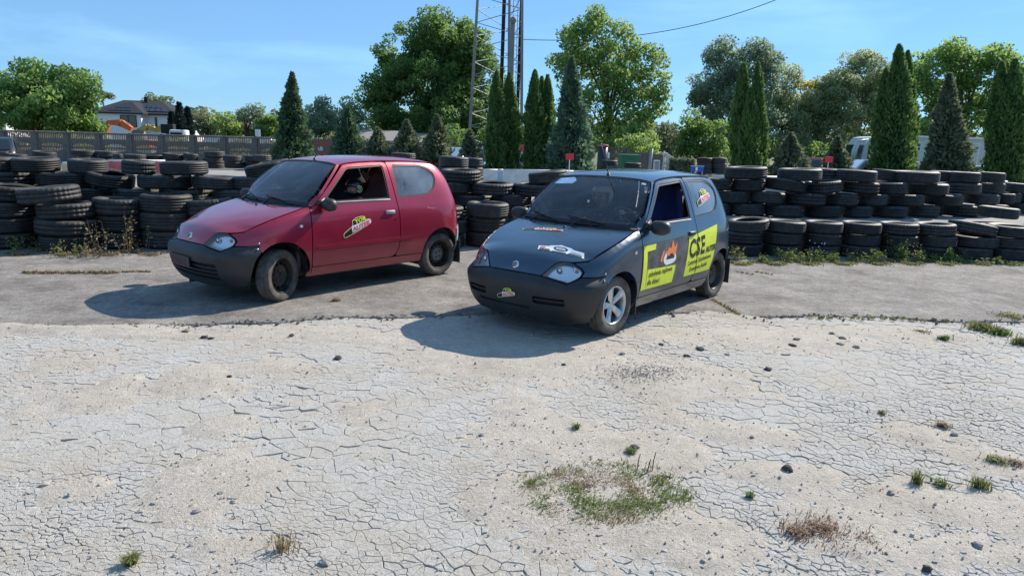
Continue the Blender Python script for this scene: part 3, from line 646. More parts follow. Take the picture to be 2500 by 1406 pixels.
# blue car graphics
def side_poly(nm, poly, mat, off, par):
    P, F = tri2d(poly, [], .05); return mo(nm, [BP['sL'](a, b - BP['dz']) + Vector((0, off, 0)) for a, b in P], [tuple(f) for f in F], mat, par)
gd = bpy.data.objects.new('side_graphic', None); col.objects.link(gd); gd.parent = BP['dl']
gq = bpy.data.objects.new('side_graphic', None); col.objects.link(gq); gq.parent = BP['quarter'][0]
side_poly('photo_print', [(.735,.37),(.735,.765),(.50,.775),(.0,.792),(-.19,.80),(-.15,.36),(.1,.355)], M_greyp, .0025, gd)
side_poly('yellow_frame', [(.742,.355),(.742,.77),(.50,.775),(.515,.722),(.672,.715),(.66,.355)], M_lime, .0035, gd)
side_poly('yellow_block', [(.66,.356),(.655,.545),(.40,.535),(.075,.525),(.105,.352),(.4,.352)], M_lime, .0040, gd)
side_poly('yellow_panel', [(-.145,.372),(-.205,.772),(-.404,.795),(-.41,.372)], M_lime, .0040, gd)
side_poly('yellow_panel', [(-.427,.372),(-.423,.797),(-.92,.858),(-.835,.50),(-.795,.41),(-.775,.375)], M_lime, .0040, gq)
side_poly('helmet_print', fillet([(.30,.545,.03),(.36,.60,.04),(.30,.68,.04),(.20,.70,.04),(.10,.66,.04),(.07,.58,.04),(.15,.55,.03)]), M_white, .0042, gd)
side_poly('visor_print', fillet([(.30,.60,.02),(.26,.66,.02),(.12,.65,.02),(.12,.60,.02)]), M_blackp, .0050, gd)
side_poly('flame_print', [(.30,.66),(.24,.72),(.20,.70),(.16,.78),(.12,.71),(.06,.75),(.10,.64),(.13,.62),(.18,.665),(.25,.63)], M_orange, .0054, gd)
side_poly('arm_print', fillet([(.42,.60,.03),(.36,.70,.05),(.33,.69,.03),(.38,.58,.03)]), M_orange, .0046, gd)
sp = lambda x0, z0, off=.006: (lambda u, v: BP['sL'](x0 - u, z0 + v - BP['dz']) + Vector((0, off, 0)))
decal_text('lettering', 'CSE', .262, lambda u, v: sp(-.215, .555)(u*.82, v + .06*u), M_blackp, gq, bold=.009, space=1.08)
decal_text('lettering', 'AUTEK', .085, lambda u, v: sp(-.625, .575)(u*.95, v + .06*u), M_blackp, gq, bold=.004)
decal_text('lettering', 'Centrum Szkoleniowo', .068, lambda u, v: sp(-.205, .478)(u*.92, v + .05*u), M_blackp, gq, bold=.0012)
decal_text('lettering', 'Eventowe Autek', .068, lambda u, v: sp(-.265, .408)(u*.92, v + .05*u), M_blackp, gq, bold=.0012)
decal_text('lettering', 'szkolenia rajdowe', .072, lambda u, v: sp(.625, .468)(u*.92, v + .015*u), M_blackp, gd, bold=.0012)
decal_text('lettering', 'dla dzieci', .072, lambda u, v: sp(.635, .392)(u*.92, v), M_blackp, gd, bold=.0012)
map_sticker('window_sticker', lambda u, v, off=.003: BP['sL'](-.555 - u, 1.06 + v - BP['dz']) + Vector((0, off - .006, 0)), .36, BP['quarter'][0])
map_sticker('bumper_sticker', lambda u, v, off=.003: frontL(yz_a(-.145 + u, .325 + v), .325 + v) + Vector((.012 + off, 0, BP['dz'])), .215, BP['bumper'])
map_sticker('hood_sticker', lambda u, v, off=.003: hood_place(BP, .765, -.36)(u*.985 - v*.17, (v + u*.15)*.30, off), .46, BP['hood'])
# rally plate on the bonnet
def rally_plate():
    t = bpy.data.objects.new('rally_plate', None); col.objects.link(t); t.parent = BP['hood']; pl = hood_place(BP, .525, .10); q = lambda u, v, o: pl(u*.95 + .02 - v*.22, v*.36 + (u-.23)*.115, o)
    def lay(nm, poly, m, o): P, F = tri2d(poly, [], .05); mo(nm, [q(a, b, o) for a, b in P], [tuple(f) for f in F], m, t)
    lay('plate_white', [(0,0),(.46,0),(.46,.17),(.36,.18),(.23,.29),(.10,.18),(0,.17)], M_white, .003)
    lay('plate_blue', fillet([(.09,.165,.02),(.37,.165,.02),(.34,.22,.03),(.23,.275,.06),(.12,.22,.03)]), M_sky, .004)
    P = []; F = []; n = 20
    for i in range(n): P += [(.23+.072*math.cos(2*math.pi*i/n), .135+.085*math.sin(2*math.pi*i/n)), (.23+.052*math.cos(2*math.pi*i/n), .135+.062*math.sin(2*math.pi*i/n))]
    for i in range(n): F.append((2*i, 2*((i+1) % n), 2*((i+1) % n)+1, 2*i+1))
    mo('emblem_ring', [q(a, b, .005) for a, b in P], F, M_blackp, t)
    for i in range(6): a = math.pi*i/6; c, s = math.cos(a), math.sin(a); mo('emblem_spoke', [q(.23+x*c*.85-y*s, .135+x*s+y*c, .005) for x, y in ((-.05,-.006),(.05,-.006),(.05,.006),(-.05,.006))], [(0,1,2,3)], M_silver, t)
    for (x0, y0, w_, h_, m) in ((.015,.015,.11,.028,M_blackp),(.31,.015,.13,.028,M_blackp),(.02,.06,.05,.03,M_silver),(.08,.06,.04,.03,M_lime),(.02,.11,.06,.03,M_pink),(.33,.07,.11,.02,M_silver),(.33,.115,.11,.02,M_sky),(.15,.012,.14,.02,M_silver)):
        lay('sponsor_mark', [(x0,y0),(x0+w_,y0),(x0+w_,y0+h_),(x0,y0+h_)], m, .005)
rally_plate()
mo('screen_sticker', [BP['ws'](u, w) + Vector((.001, 0, .002)) for u, w in ((.78,-.90),(.93,-.90),(.955,-.62),(.86,-.50),(.78,-.52))], [(0,1,2,3,4)], M_sky, blue_car)
mo('screen_sticker', [BP['ws'](u, w) + Vector((.001, 0, .002)) for u, w in ((.90,.82),(.945,.82),(.945,.91),(.90,.91))], [(0,1,2,3)], M_white, blue_car)
# ---------------------------------------------------------------- ground
def fbm(x, y, sc, oct=4, seed=0.0):
    v = 0; a = .5; f = sc
    for _ in range(oct): v += a * mnoise.noise(Vector((x*f + seed, y*f - seed*.7, seed*.31))); a *= .5; f *= 2.03
    return v
def front_line(x): return 10.45 + .095 * x                 # foot of the nearer tyre stacks
def smooth(t): t = max(0, min(1, t)); return t*t*(3-2*t)
def terrain(x, y):
    d = y - front_line(x)
    z = .5 * smooth((d - 1.15) / .35)
    z -= .75 * smooth((y - 25 - .05*x) / 6)          # the car park beyond lies lower
    return z
# ragged near edge of the asphalt
EDGE = [gnd(*p) for p in ((-420,815),(-200,806),(0,800),(200,801),(420,796),(560,791),(680,788),(800,777),(1000,775),(1150,770),(1300,768),(1430,770),(1560,767),(1700,764),(1830,776),(2000,773),(2150,776),(2300,786),(2500,789),(2750,798),(3000,806))]
def edge_y(x):
    for a, b in zip(EDGE, EDGE[1:]):
        if a.x <= x <= b.x: t = (x - a.x) / (b.x - a.x); return a.y + (b.y - a.y) * t
    return EDGE[0].y if x < EDGE[0].x else EDGE[-1].y
SAND = [(1300,880,330,55,1.0),(1050,830,200,25,.8),(1600,920,220,45,1.0),(1450,1110,270,70,1.0),(1400,1240,230,110,1.0),(1650,1290,200,90,.8),(470,940,110,45,.9),(230,980,130,35,.8),(190,1195,90,38,1.0),(540,1180,150,95,1.0),(540,1040,90,30,.8),(300,930,60,20,.6),(640,900,120,30,.7),(1830,1060,120,35,.9),(1790,965,100,25,.8),(1900,1160,170,40,.7),(2250,1070,120,35,.7),(2330,1230,200,60,.8),(2080,1290,220,70,.8),(2300,1340,220,60,.7),(1900,825,330,26,.8),(560,1330,110,55,.8),(820,1290,0,0,0),(900,1000,60,22,.7),(2150,815,260,20,.8),(300,815,400,12,.9),(800,815,300,22,.9),(60,1010,110,30,.5),(1250,1000,90,25,.6),(2430,1130,120,40,.7),(130,880,130,20,.4)]
SANDW = []
for px, py, rx, ry, k in SAND:
    if rx == 0: continue
    c = gnd(px, py); a = gnd(px + rx, py); n = gnd(px, py + ry); f = gnd(px, py - ry); SANDW.append((c.x, (n.y + f.y)/2, (a - c).length*1.28, abs(f.y - n.y)/2*1.25, k))
def sandiness(x, y):
    w = fbm(x, y, 2.2, 4, 3.1); w2 = fbm(x, y, 9.0, 3, 8.8); m = .06 + .65*fbm(x, y, .55, 3, 1.7)
    for cx, cy, rx, ry, k in SANDW:
        d = math.hypot((x - cx)/rx, (y - cy)/ry)
        if d < 2.2: m = max(m, k * (1.15 - d*.95))
    return m + .62*w + .42*w2 + .22*fbm(x, y, 27, 2, 14.0)
def ground_mat(name, stops, speck, bump, bs, rough=.92):
    m, nt, b = new_mat(name); L = nt.links; N = nt.nodes; t = N.new('ShaderNodeTexCoord'); src = t.outputs['Object']
    def noise(sc, det=6, ro=.6): n = N.new('ShaderNodeTexNoise'); n.inputs['Scale'].default_value = sc; n.inputs['Detail'].default_value = det; n.inputs['Roughness'].default_value = ro; L.new(src, n.inputs['Vector']); return n.outputs['Fac']
    r = N.new('ShaderNodeValToRGB'); e = r.color_ramp.elements
    for i, (p, c) in enumerate(stops):
        q = e[i] if i < 2 else e.new(p); q.position = p; q.color = (*c, 1)
    L.new(noise(1.7, 9, .68), r.inputs[0])
    # fine speckle of grains
    g = noise(170, 3, .7); mr = N.new('ShaderNodeMapRange'); mr.inputs['From Min'].default_value = .32; mr.inputs['From Max'].default_value = .68; mr.inputs['To Min'].default_value = 1 - speck; mr.inputs['To Max'].default_value = 1 + speck*.8; L.new(g, mr.inputs[0])
    g2 = noise(38, 4, .7); mr2 = N.new('ShaderNodeMapRange'); mr2.inputs['From Min'].default_value = .3; mr2.inputs['From Max'].default_value = .7; mr2.inputs['To Min'].default_value = 1 - speck*.6; mr2.inputs['To Max'].default_value = 1 + speck*.5; L.new(g2, mr2.inputs[0])
    g3 = noise(10, 5, .7); mr3 = N.new('ShaderNodeMapRange'); mr3.inputs['From Min'].default_value = .3; mr3.inputs['From Max'].default_value = .7; mr3.inputs['To Min'].default_value = 1 - speck*.5; mr3.inputs['To Max'].default_value = 1 + speck*.4; L.new(g3, mr3.inputs[0])
    m0 = N.new('ShaderNodeMath'); m0.operation = 'MULTIPLY'; L.new(mr2.outputs[0], m0.inputs[0]); L.new(mr3.outputs[0], m0.inputs[1])
    mm = N.new('ShaderNodeMath'); mm.operation = 'MULTIPLY'; L.new(mr.outputs[0], mm.inputs[0]); L.new(m0.outputs[0], mm.inputs[1])
    x = N.new('ShaderNodeMix'); x.data_type = 'RGBA'; x.blend_type = 'MULTIPLY'; x.inputs['Factor'].default_value = 1; L.new(r.outputs[0], x.inputs['A']); L.new(mm.outputs[0], x.inputs['B']); L.new(x.outputs['Result'], b.inputs['Base Color'])
    b.inputs['Roughness'].default_value = rough; b.inputs['Specular IOR Level'].default_value = .25
    h1 = noise(bs, 8, .72); bp = N.new('ShaderNodeBump'); bp.inputs['Strength'].default_value = bump; bp.inputs['Distance'].default_value = .016; L.new(h1, bp.inputs['Height']); L.new(bp.outputs[0], b.inputs['Normal'])
    return m
M_conc = ground_mat('worn_concrete', [(.30, (.43,.378,.31)), (.45, (.44,.408,.362)), (.58, (.445,.427,.395)), (.76, (.50,.485,.46))], .22, .8, 42)
M_sand = ground_mat('sandy_grit', [(.28, (.42,.368,.305)), (.5, (.475,.425,.362)), (.72, (.52,.475,.415))], .28, .9, 60)
M_asph = ground_mat('old_asphalt', [(.34, (.17,.150,.132)), (.45, (.255,.231,.208)), (.56, (.31,.285,.257)), (.70, (.40,.36,.31))], .50, 1.0, 80)
M_far = ground_mat('far_ground', [(.3, (.10,.11,.05)), (.55, (.15,.15,.08)), (.75, (.21,.19,.12))], .15, .3, 20)
M_track = ground_mat('track_asphalt', [(.3, (.25,.235,.22)), (.55, (.31,.295,.275)), (.75, (.37,.35,.32))], .12, .3, 30)
def grid_obj(name, xs, ys, zf, mat, smooth_=True):
    V = [(x, y, zf(x, y)) for y in ys for x in xs]; n = len(xs); F = [(j*n+i, j*n+i+1, (j+1)*n+i+1, (j+1)*n+i) for j in range(len(ys)-1) for i in range(n-1)]
    return mo(name, V, F, mat, None, smooth_)
lin = lambda a, b, n: [a + (b-a)*i/n for i in range(n+1)]
# wide sheet to the horizon (stays below the finer sheets near the camera)
def wide_z(x, y):
    z = terrain(x, y) - .03
    if -9.6 < x < 13.6 and y < 12: z -= .06
    return z
xs = [-3000,-900,-300,-120,-60] + lin(-40, 50, 60) + [70,130,320,900,3000]; ys = [-600,-100,-20] + lin(-6, 20, 72) + lin(21, 80, 40) + [110,180,350,800,2500]
tag(grid_obj('ground', xs, ys, wide_z, M_far), kind='structure')
tag(grid_obj('track_surface', lin(-45, 60, 70), lin(9.5, 36, 90), lambda x, y: terrain(x, y) - (.025 if y > front_line(x) + .9 else .10), M_track), kind='structure')
# sandy bed under the broken concrete
def bed_z(x, y):
    m = sandiness(x, y); e = (y - edge_y(x))/.16; sp = .030*smooth(.5 + 1.6*fbm(x, y, 1.1, 3, 17.0))*math.exp(-e*e) if abs(e) < 3 else 0
    return sp - .0135 + .023*smooth((m + .05) / .85) + .009*fbm(x, y, 3.1, 3, 5.5) + .0035*fbm(x, y, 24, 3, 2.5)
bx0, bx1, by1 = -9.5, 11.5, 7.6
bed = grid_obj('sandy_bed', lin(bx0, bx1, 420), lin(1.6, by1, 150), bed_z, M_sand); tag(bed, kind='structure')
# asphalt apron: ragged thick edge towards the camera
def build_asphalt():
    V = []; F = []; xs = lin(-11, 15, 1100); n = len(xs); rows = []
    for x in xs:
        e = edge_y(x) + .05*fbm(x, 0, 1.3, 4, 9.1) + .055*fbm(x, 0, 7, 3, 4.2) + .018*mnoise.noise(Vector((x*24, 0, 3))) + .010*mnoise.noise(Vector((x*60, 0, 9)))
        f = front_line(x) + 1.05; z = lambda y: .014 + .004*fbm(x, y, 1.2, 2, 6.6)
        col_ = [(x, e + .01, -.05), (x, e, z(e) - .006 - .012*max(0, mnoise.noise(Vector((x*3.1, 2, 0)))))]
        for t in (.008, .03, .08, .16, .28, .42, .58, .76, 1.0): y = e + (f - e)*t; col_.append((x, y, z(y) + .006*smooth(t/.03) - .006))
        rows.append(col_)
    k = len(rows[0]); V = [p for r in rows for p in r]; F = [(i*k+j, (i+1)*k+j, (i+1)*k+j+1, i*k+j+1) for i in range(n-1) for j in range(k-1)]
    return tag(mo('asphalt_apron', V, F, M_asph, None, True), kind='structure')
asph = build_asphalt()
# crazed concrete: every plate is a piece with its own edges
def build_plates():
    pts = []
    y = 2.05
    rnd = random.Random(5)
    while y < 7.35:
        sp = .030 + .0085*max(0, y - 2.8); hw = y*.78 + .6
        x = -hw
        while x < hw:
            px, py = x + rnd.uniform(-.46, .46)*sp, y + rnd.uniform(-.46, .46)*sp
            big = fbm(px, py, .8, 2, 12.0)
            if rnd.random() < max(.16, min(1, .62 - 1.9*big)): pts.append((px, py))
            x += sp*1.05
        y += sp*.92
    P = [Vector(p) for p in pts]
    v2, e2, f2, _, _, _ = delaunay_2d_cdt(P, [], [], 0, 1e-6)
    T = [f for f in f2 if len(f) == 3]; v2 = [Vector((p.x, p.y)) for p in v2]
    cc = []
    for a, b, c in T:
        A, B, Cc = v2[a], v2[b], v2[c]; d = 2*(A.x*(B.y-Cc.y) + B.x*(Cc.y-A.y) + Cc.x*(A.y-B.y))
        if abs(d) < 1e-12: cc.append((A+B+Cc)/3); continue
        a2, b2, c2 = A.length_squared, B.length_squared, Cc.length_squared
        cc.append(Vector(((a2*(B.y-Cc.y) + b2*(Cc.y-A.y) + c2*(A.y-B.y))/d, (a2*(Cc.x-B.x) + b2*(A.x-Cc.x) + c2*(B.x-A.x))/d)))
    inc = {}; emap = {}
    for ti, f in enumerate(T):
        for k in range(3): inc.setdefault(f[k], []).append(ti); emap.setdefault(frozenset((f[k], f[(k+1) % 3])), []).append(ti)
    # coarse blocks: wide cracks run between them
    seeds = [(rnd.uniform(-7, 7), rnd.uniform(1.8, 7.4)) for _ in range(900)]; sa = np.array(seeds)
    def block(p):
        q = np.array((p.x + .22*fbm(p.x, p.y, 1.6, 2, 1.0), p.y + .22*fbm(p.x, p.y, 1.6, 2, 7.0))); d = (sa - q) @ np.array(((.94, .34), (-.34, .94))) * (1.0, 1.5); return int(np.argmin((d*d).sum(1)))
    blk = [block(p) for p in v2]
    cells = []
    def warp(p): return Vector((p.x + .030*fbm(p.x, p.y, 9, 3, 21.0), p.y + .030*fbm(p.x, p.y, 9, 3, 31.0)))
    for i in range(len(v2)):
        c = v2[i]; ts = inc.get(i, [])
        if len(ts) < 4 or not (2.0 < c.y < edge_y(c.x) + .12): continue
        sm = sandiness(c.x, c.y)
        if sm > .62: continue
        pts_ = [cc[t] for t in ts]
        if max((p - c).length for p in pts_) > .45: continue
        # order the corners and find the neighbour across each side
        order = sorted(ts, key=lambda t: math.atan2(cc[t].y - c.y, cc[t].x - c.x)); n = len(order)
        lines = []; cmask = .22 + 1.0*smooth(.5 + 1.5*fbm(c.x, c.y, .62, 3, 55.0))
        loose = max(0, min(1, .15 + 1.5*fbm(c.x, c.y, .7, 3, 40.0) + .8*max(0, sm)))
        for k in range(n):
            t0, t1 = order[k], order[(k+1) % n]; sh = (set(T[t0]) & set(T[t1])) - {i}; j = next(iter(sh)) if sh else -1
            a, b = cc[t0], cc[t1]; m = (a + b)/2; hn = abs(mnoise.noise(Vector((m.x*7, m.y*7, 5.0))))
            w = .0008 + .0065*max(.28, loose)*hn*hn*3
            if j >= 0 and blk[j] != blk[i]: w = .0012 + .0075*min(1, .12 + loose)*(.2 + hn*1.9)
            elif hn < .10: w = .0003
            lines.append((a, b, w*.5*cmask + .0002))
        # offset each side inwards and intersect
        q = []
        for k in range(n):
            (a0, b0, w0), (a1, b1, w1) = lines[k-1], lines[k]
            d0 = b0 - a0; d1 = b1 - a1
            if d0.length < 1e-6 or d1.length < 1e-6: continue
            n0 = Vector((-d0.y, d0.x)).normalized(); n1 = Vector((-d1.y, d1.x)).normalized(); p0 = a0 + n0*w0; p1 = a1 + n1*w1
            cr_ = d0.x*d1.y - d0.y*d1.x
            if abs(cr_) < 1e-9: q.append(p1); continue
            t = ((p1.x-p0.x)*d1.y - (p1.y-p0.y)*d1.x)/cr_; r = p0 + d0*t
            q.append(r if (r - a1).length < .03 else a1 + (c - a1)*.06)
        if len(q) < 3: continue
        ring = []
        for k in range(len(q)):
            a, b = q[k], q[(k+1) % len(q)]; L_ = (b - a).length; m = 3 if L_ > .05 else 2 if L_ > .02 else 1
            for s in range(m): ring.append(warp(a.lerp(b, s/m)))
        area = abs(sum(ring[k].x*ring[(k+1) % len(ring)].y - ring[(k+1) % len(ring)].x*ring[k].y for k in range(len(ring))))/2
        if area < .0001: continue
        lo = loose*.004; z0 = rnd.uniform(-1, 1)*lo - .011*min(1, max(0, sm)/.5)*rnd.random() + .004*fbm(c.x, c.y, .8, 2, 2.2); rad_ = math.sqrt(area); tx, ty = rnd.uniform(-.05, .05)*loose*min(1, .035/rad_), rnd.uniform(-.05, .05)*loose*min(1, .035/rad_)
        wc = warp(c); m = len(ring); ch = .0012 + .0015*loose
        V = [(p.x, p.y, -.032) for p in ring] + [(p.x, p.y, z0 + (p.x-wc.x)*tx + (p.y-wc.y)*ty - ch) for p in ring]
        for p in ring: d = (p - wc); s_ = max(0, 1 - ch*1.3/max(d.length, 1e-4)); V.append((wc.x + d.x*s_, wc.y + d.y*s_, z0 + d.x*tx + d.y*ty))
        F = []
        for k in range(m): k2 = (k+1) % m; F += [(k, k2, m+k2, m+k), (m+k, m+k2, 2*m+k2, 2*m+k)]
        F.append(tuple(2*m + k for k in range(m)))
        D = math.hypot(c.x, c.y); vis = abs(c.x) < c.y*.70 + .05 and c.y > 2.42
        cells.append((area*CAM_H/D**3 if vis else 0, V, F))
    cells.sort(key=lambda t: -t[0])
    base = bed
    for s, V, F in cells[:300]: mo('concrete_piece', V, F, M_conc, base)
    V = []; F = []
    for s, v, f in cells[300:]: b = len(V); V += v; F += [tuple(i + b for i in q) for q in f]
    st = mo('concrete_fragments', V, F, M_conc, base); st['kind'] = 'stuff'
    return len(cells)
def chips():                                       # flat angular chips broken off at the plate rims
    rnd = random.Random(33); V = []; F = []; n = 0
    while n < 800:
        y = 2.2 + 4.7*rnd.random()**1.4; x = rnd.uniform(-1, 1)*(y*.78 + .3)
        if y > edge_y(x): continue
        m = sandiness(x, y)
        if not (.22 < m < .85) or rnd.random() > 1.15 - m: continue
        r = .005 + .017*rnd.random()**2.6; k = rnd.randint(4, 6); a0 = rnd.random()*6; z = bed_z(x, y) + .002; h = r*rnd.uniform(.04, .14); tx, ty = rnd.uniform(-.12, .12), rnd.uniform(-.12, .12); P = []
        for q in range(k): a = a0 + 6.283*(q + rnd.uniform(-.3, .3))/k; rr = r*rnd.uniform(.65, 1.1); P.append((rr*math.cos(a), rr*math.sin(a)*.8))
        b = len(V); V += [(x + p, y + q, z - .006) for p, q in P] + [(x + p*.9, y + q*.9, z + h + p*tx + q*ty) for p, q in P]
        F += [(b + i, b + (i+1) % k, b + k + (i+1) % k, b + k + i) for i in range(k)] + [tuple(b + k + i for i in range(k))]; n += 1
    st = mo('concrete_chips', V, F, M_conc, bed); st['kind'] = 'stuff'
chips()
n_plates = build_plates(); print('plates', n_plates)
# loose grit and pebbles on the bed
def scatter_grit():
    rnd = random.Random(11); V = []; F = []
    ico = bmesh.new(); bmesh.ops.create_icosphere(ico, subdivisions=1, radius=1); iv = [v.co.copy() for v in ico.verts]; ico.verts.index_update(); jf = [[v.index for v in f.verts] for f in ico.faces]; ico.free()
    n = 0
    while n < 5000:
        y = 2.2 + 4.9*rnd.random()**1.5; x = rnd.uniform(-1, 1)*(y*.8 + .3)
        if y > edge_y(x) + .1: continue
        m = sandiness(x, y)
        if m < .2 and rnd.random() < .75: continue
        r = (.0016 + .006*rnd.random()**3)*(1.6 if rnd.random() < .05 else 1); z = max(bed_z(x, y), -.002 if m < .36 else -1); b = len(V); rot = Euler((rnd.random()*6, rnd.random()*6, rnd.random()*6)).to_matrix(); sc = (r*rnd.uniform(.8, 1.7), r*rnd.uniform(.7, 1.3), r*rnd.uniform(.5, .9))
        for p in iv: q = rot @ Vector((p.x*sc[0], p.y*sc[1], p.z*sc[2])); V.append((x + q.x, y + q.y, z + r*.4 + q.z))
        F += [tuple(i + b for i in q) for q in jf]; n += 1
    o = mo('grit', V, F, M_conc); tag(o, 'fine pale grit scattered over the sandy ground', 'grit', kind='stuff')
scatter_grit()
# dark broken bits of asphalt and single stones
M_chunk = pbr('asphalt_lump', (.05, .048, .046), .9, var=.4, vscale=20, bump=.6, bscale=60)
M_stone = pbr('grey_stone', (.22, .21, .20), .9, var=.3, vscale=20, bump=.5, bscale=60)
def lump(px, py, wpx, hpx, mat, label, name='stone', flat=.5):
    c = gnd(px, py); D = math.hypot(c.y, c.x); w = wpx*D/FPX/2; h = max(.008, hpx*D/FPX*.5)
    bm = bmesh.new(); bmesh.ops.create_icosphere(bm, subdivisions=2, radius=1); rr = random.Random(px*7 + py)
    sd_ = rr.random()*50
    for v in bm.verts:
        k = 1 + .42*mnoise.noise(v.co*1.3 + Vector((sd_, 0, 0))) + .22*mnoise.noise(v.co*3.1 + Vector((0, sd_, 0)))
        v.co = Vector((v.co.x*w*k, v.co.y*w*.75*k, max(-.5, v.co.z)*h*k))
    me = bpy.data.meshes.new(name); bm.to_mesh(me); bm.free(); me.materials.append(mat); o = link(name, me, None, (c.x, c.y, h*.3 + max(0, bed_z(c.x, c.y)) + (.012 if c.y > edge_y(c.x) else 0)), (0, 0, rr.random()*6)); tag(o, label, 'stone' if name == 'stone' else 'rubble', 'loose stones and rubble')
for a in ((452,811,20,8,M_chunk,'dark asphalt crumb below the asphalt edge, left of the paired crumbs','asphalt_lump'),
    (499,826,18,8,M_chunk,'left one of two dark crumbs side by side below the asphalt edge','asphalt_lump'),(516,828,14,7,M_chunk,'right one of two dark crumbs side by side below the asphalt edge','asphalt_lump'),
    (712,821,14,7,M_chunk,'small dark crumb in front of the red car on pale concrete','asphalt_lump'),(825,876,26,13,M_chunk,'jagged dark lump on pale concrete between the two cars','asphalt_lump'),
    (560,921,12,8,M_chunk,'small dark crumb left of the jagged lump, on sandy concrete','asphalt_lump'),(1519,866,16,9,M_stone,'grey stone just in front of the alloy wheel','stone'),
    (1376,894,12,7,M_chunk,'little dark crumb beyond the oil stain, centre right','asphalt_lump'),(1678,869,18,7,M_chunk,'flat dark lump right of the alloy wheel on sand','asphalt_lump'),
    (1614,841,16,6,M_chunk,'thin dark lump nearest the blue car rear','asphalt_lump'),(1874,903,20,12,M_chunk,'dark lump on a grey plate right of the oil stain','asphalt_lump'),
    (1710,852,24,8,M_chunk,'wide dark smear-like lump behind the flat lump','asphalt_lump'),(1775,866,14,6,M_stone,'grey stone in a line of dark lumps at right','stone'),
    (1944,831,18,6,M_chunk,'dark sliver near the asphalt edge, right side','asphalt_lump'),(1935,843,20,6,M_chunk,'second dark sliver just nearer the camera than the first','asphalt_lump'),
    (2056,828,20,8,M_chunk,'dark lump beside the tyre tracks at right','asphalt_lump'),(2031,815,14,5,M_chunk,'tiny dark crumb above the tyre track lumps','asphalt_lump'),
    (2052,842,20,7,M_stone,'pale grey stone below the tyre track lump','stone'),(2090,848,22,6,M_chunk,'long dark sliver lying right of the tyre track stones','asphalt_lump'),
    (1923,1150,30,20,M_chunk,'round black lump alone on sand at lower right','asphalt_lump'),(1547,1098,32,11,M_chunk,'dark rectangular lump behind the green grass ring','asphalt_lump'),
    (2175,1207,20,12,M_stone,'grey stone on crumbling plates at lower right','stone'),(2330,1062,18,10,M_stone,'grey stone at the right beyond the orange weed','stone'),
    (2385,1336,26,16,M_stone,'grey stone low at the right, near the frame edge','stone'),(2262,1390,22,18,M_chunk,'dark stone at the bottom right corner','stone'),
    (110,1183,20,9,M_conc,'whitish stone on the sand patch at far left','stone'),(480,1252,24,12,M_stone,'grey stone in the bare sandy hollow at lower left','stone'),(538,1208,16,7,M_stone,'small grey stone near the middle of the sandy hollow','stone'),
    (570,1226,16,8,M_conc,'pale stone right of the small grey stone in the hollow','stone'),(790,1376,30,18,M_stone,'stone in the crack at the bottom edge, left of centre','stone'),(1175,1065,16,12,M_stone,'grey stone at the rim of the central sandy hollow','stone'),(1835,1072,14,9,M_stone,'small grey stone on the plate edge right of the hollow','stone')):
    lump(*a)

# crumbled rim along the asphalt edge
def edge_crumbs():
    rnd = random.Random(21); V = []; F = []
    ico = bmesh.new(); bmesh.ops.create_icosphere(ico, subdivisions=1, radius=1); iv = [v.co.copy() for v in ico.verts]; ico.verts.index_update(); jf = [[v.index for v in f.verts] for f in ico.faces]; ico.free()
    for _ in range(1500):
        x = rnd.uniform(-6, 7.5); d = abs(rnd.gauss(0, .10)); y = edge_y(x) - d*.9 + .06; r = (.004 + .020*rnd.random()**4); b = len(V); rot = Euler((rnd.random()*6, rnd.random()*6, rnd.random()*6)).to_matrix()
        for p in iv: k = rnd.uniform(.8, 1.15); q = rot @ Vector((p.x*r*1.5*k, p.y*r*k, p.z*r*.6*k)); V.append((x + q.x, y + q.y, .006 + r*.3 + q.z*.7))
        F += [tuple(i + b for i in q) for q in jf]
    o = mo('edge_rubble', V, F, M_asph); tag(o, 'crumbled grey rubble along the broken asphalt edge', 'rubble', kind='stuff')
edge_crumbs()
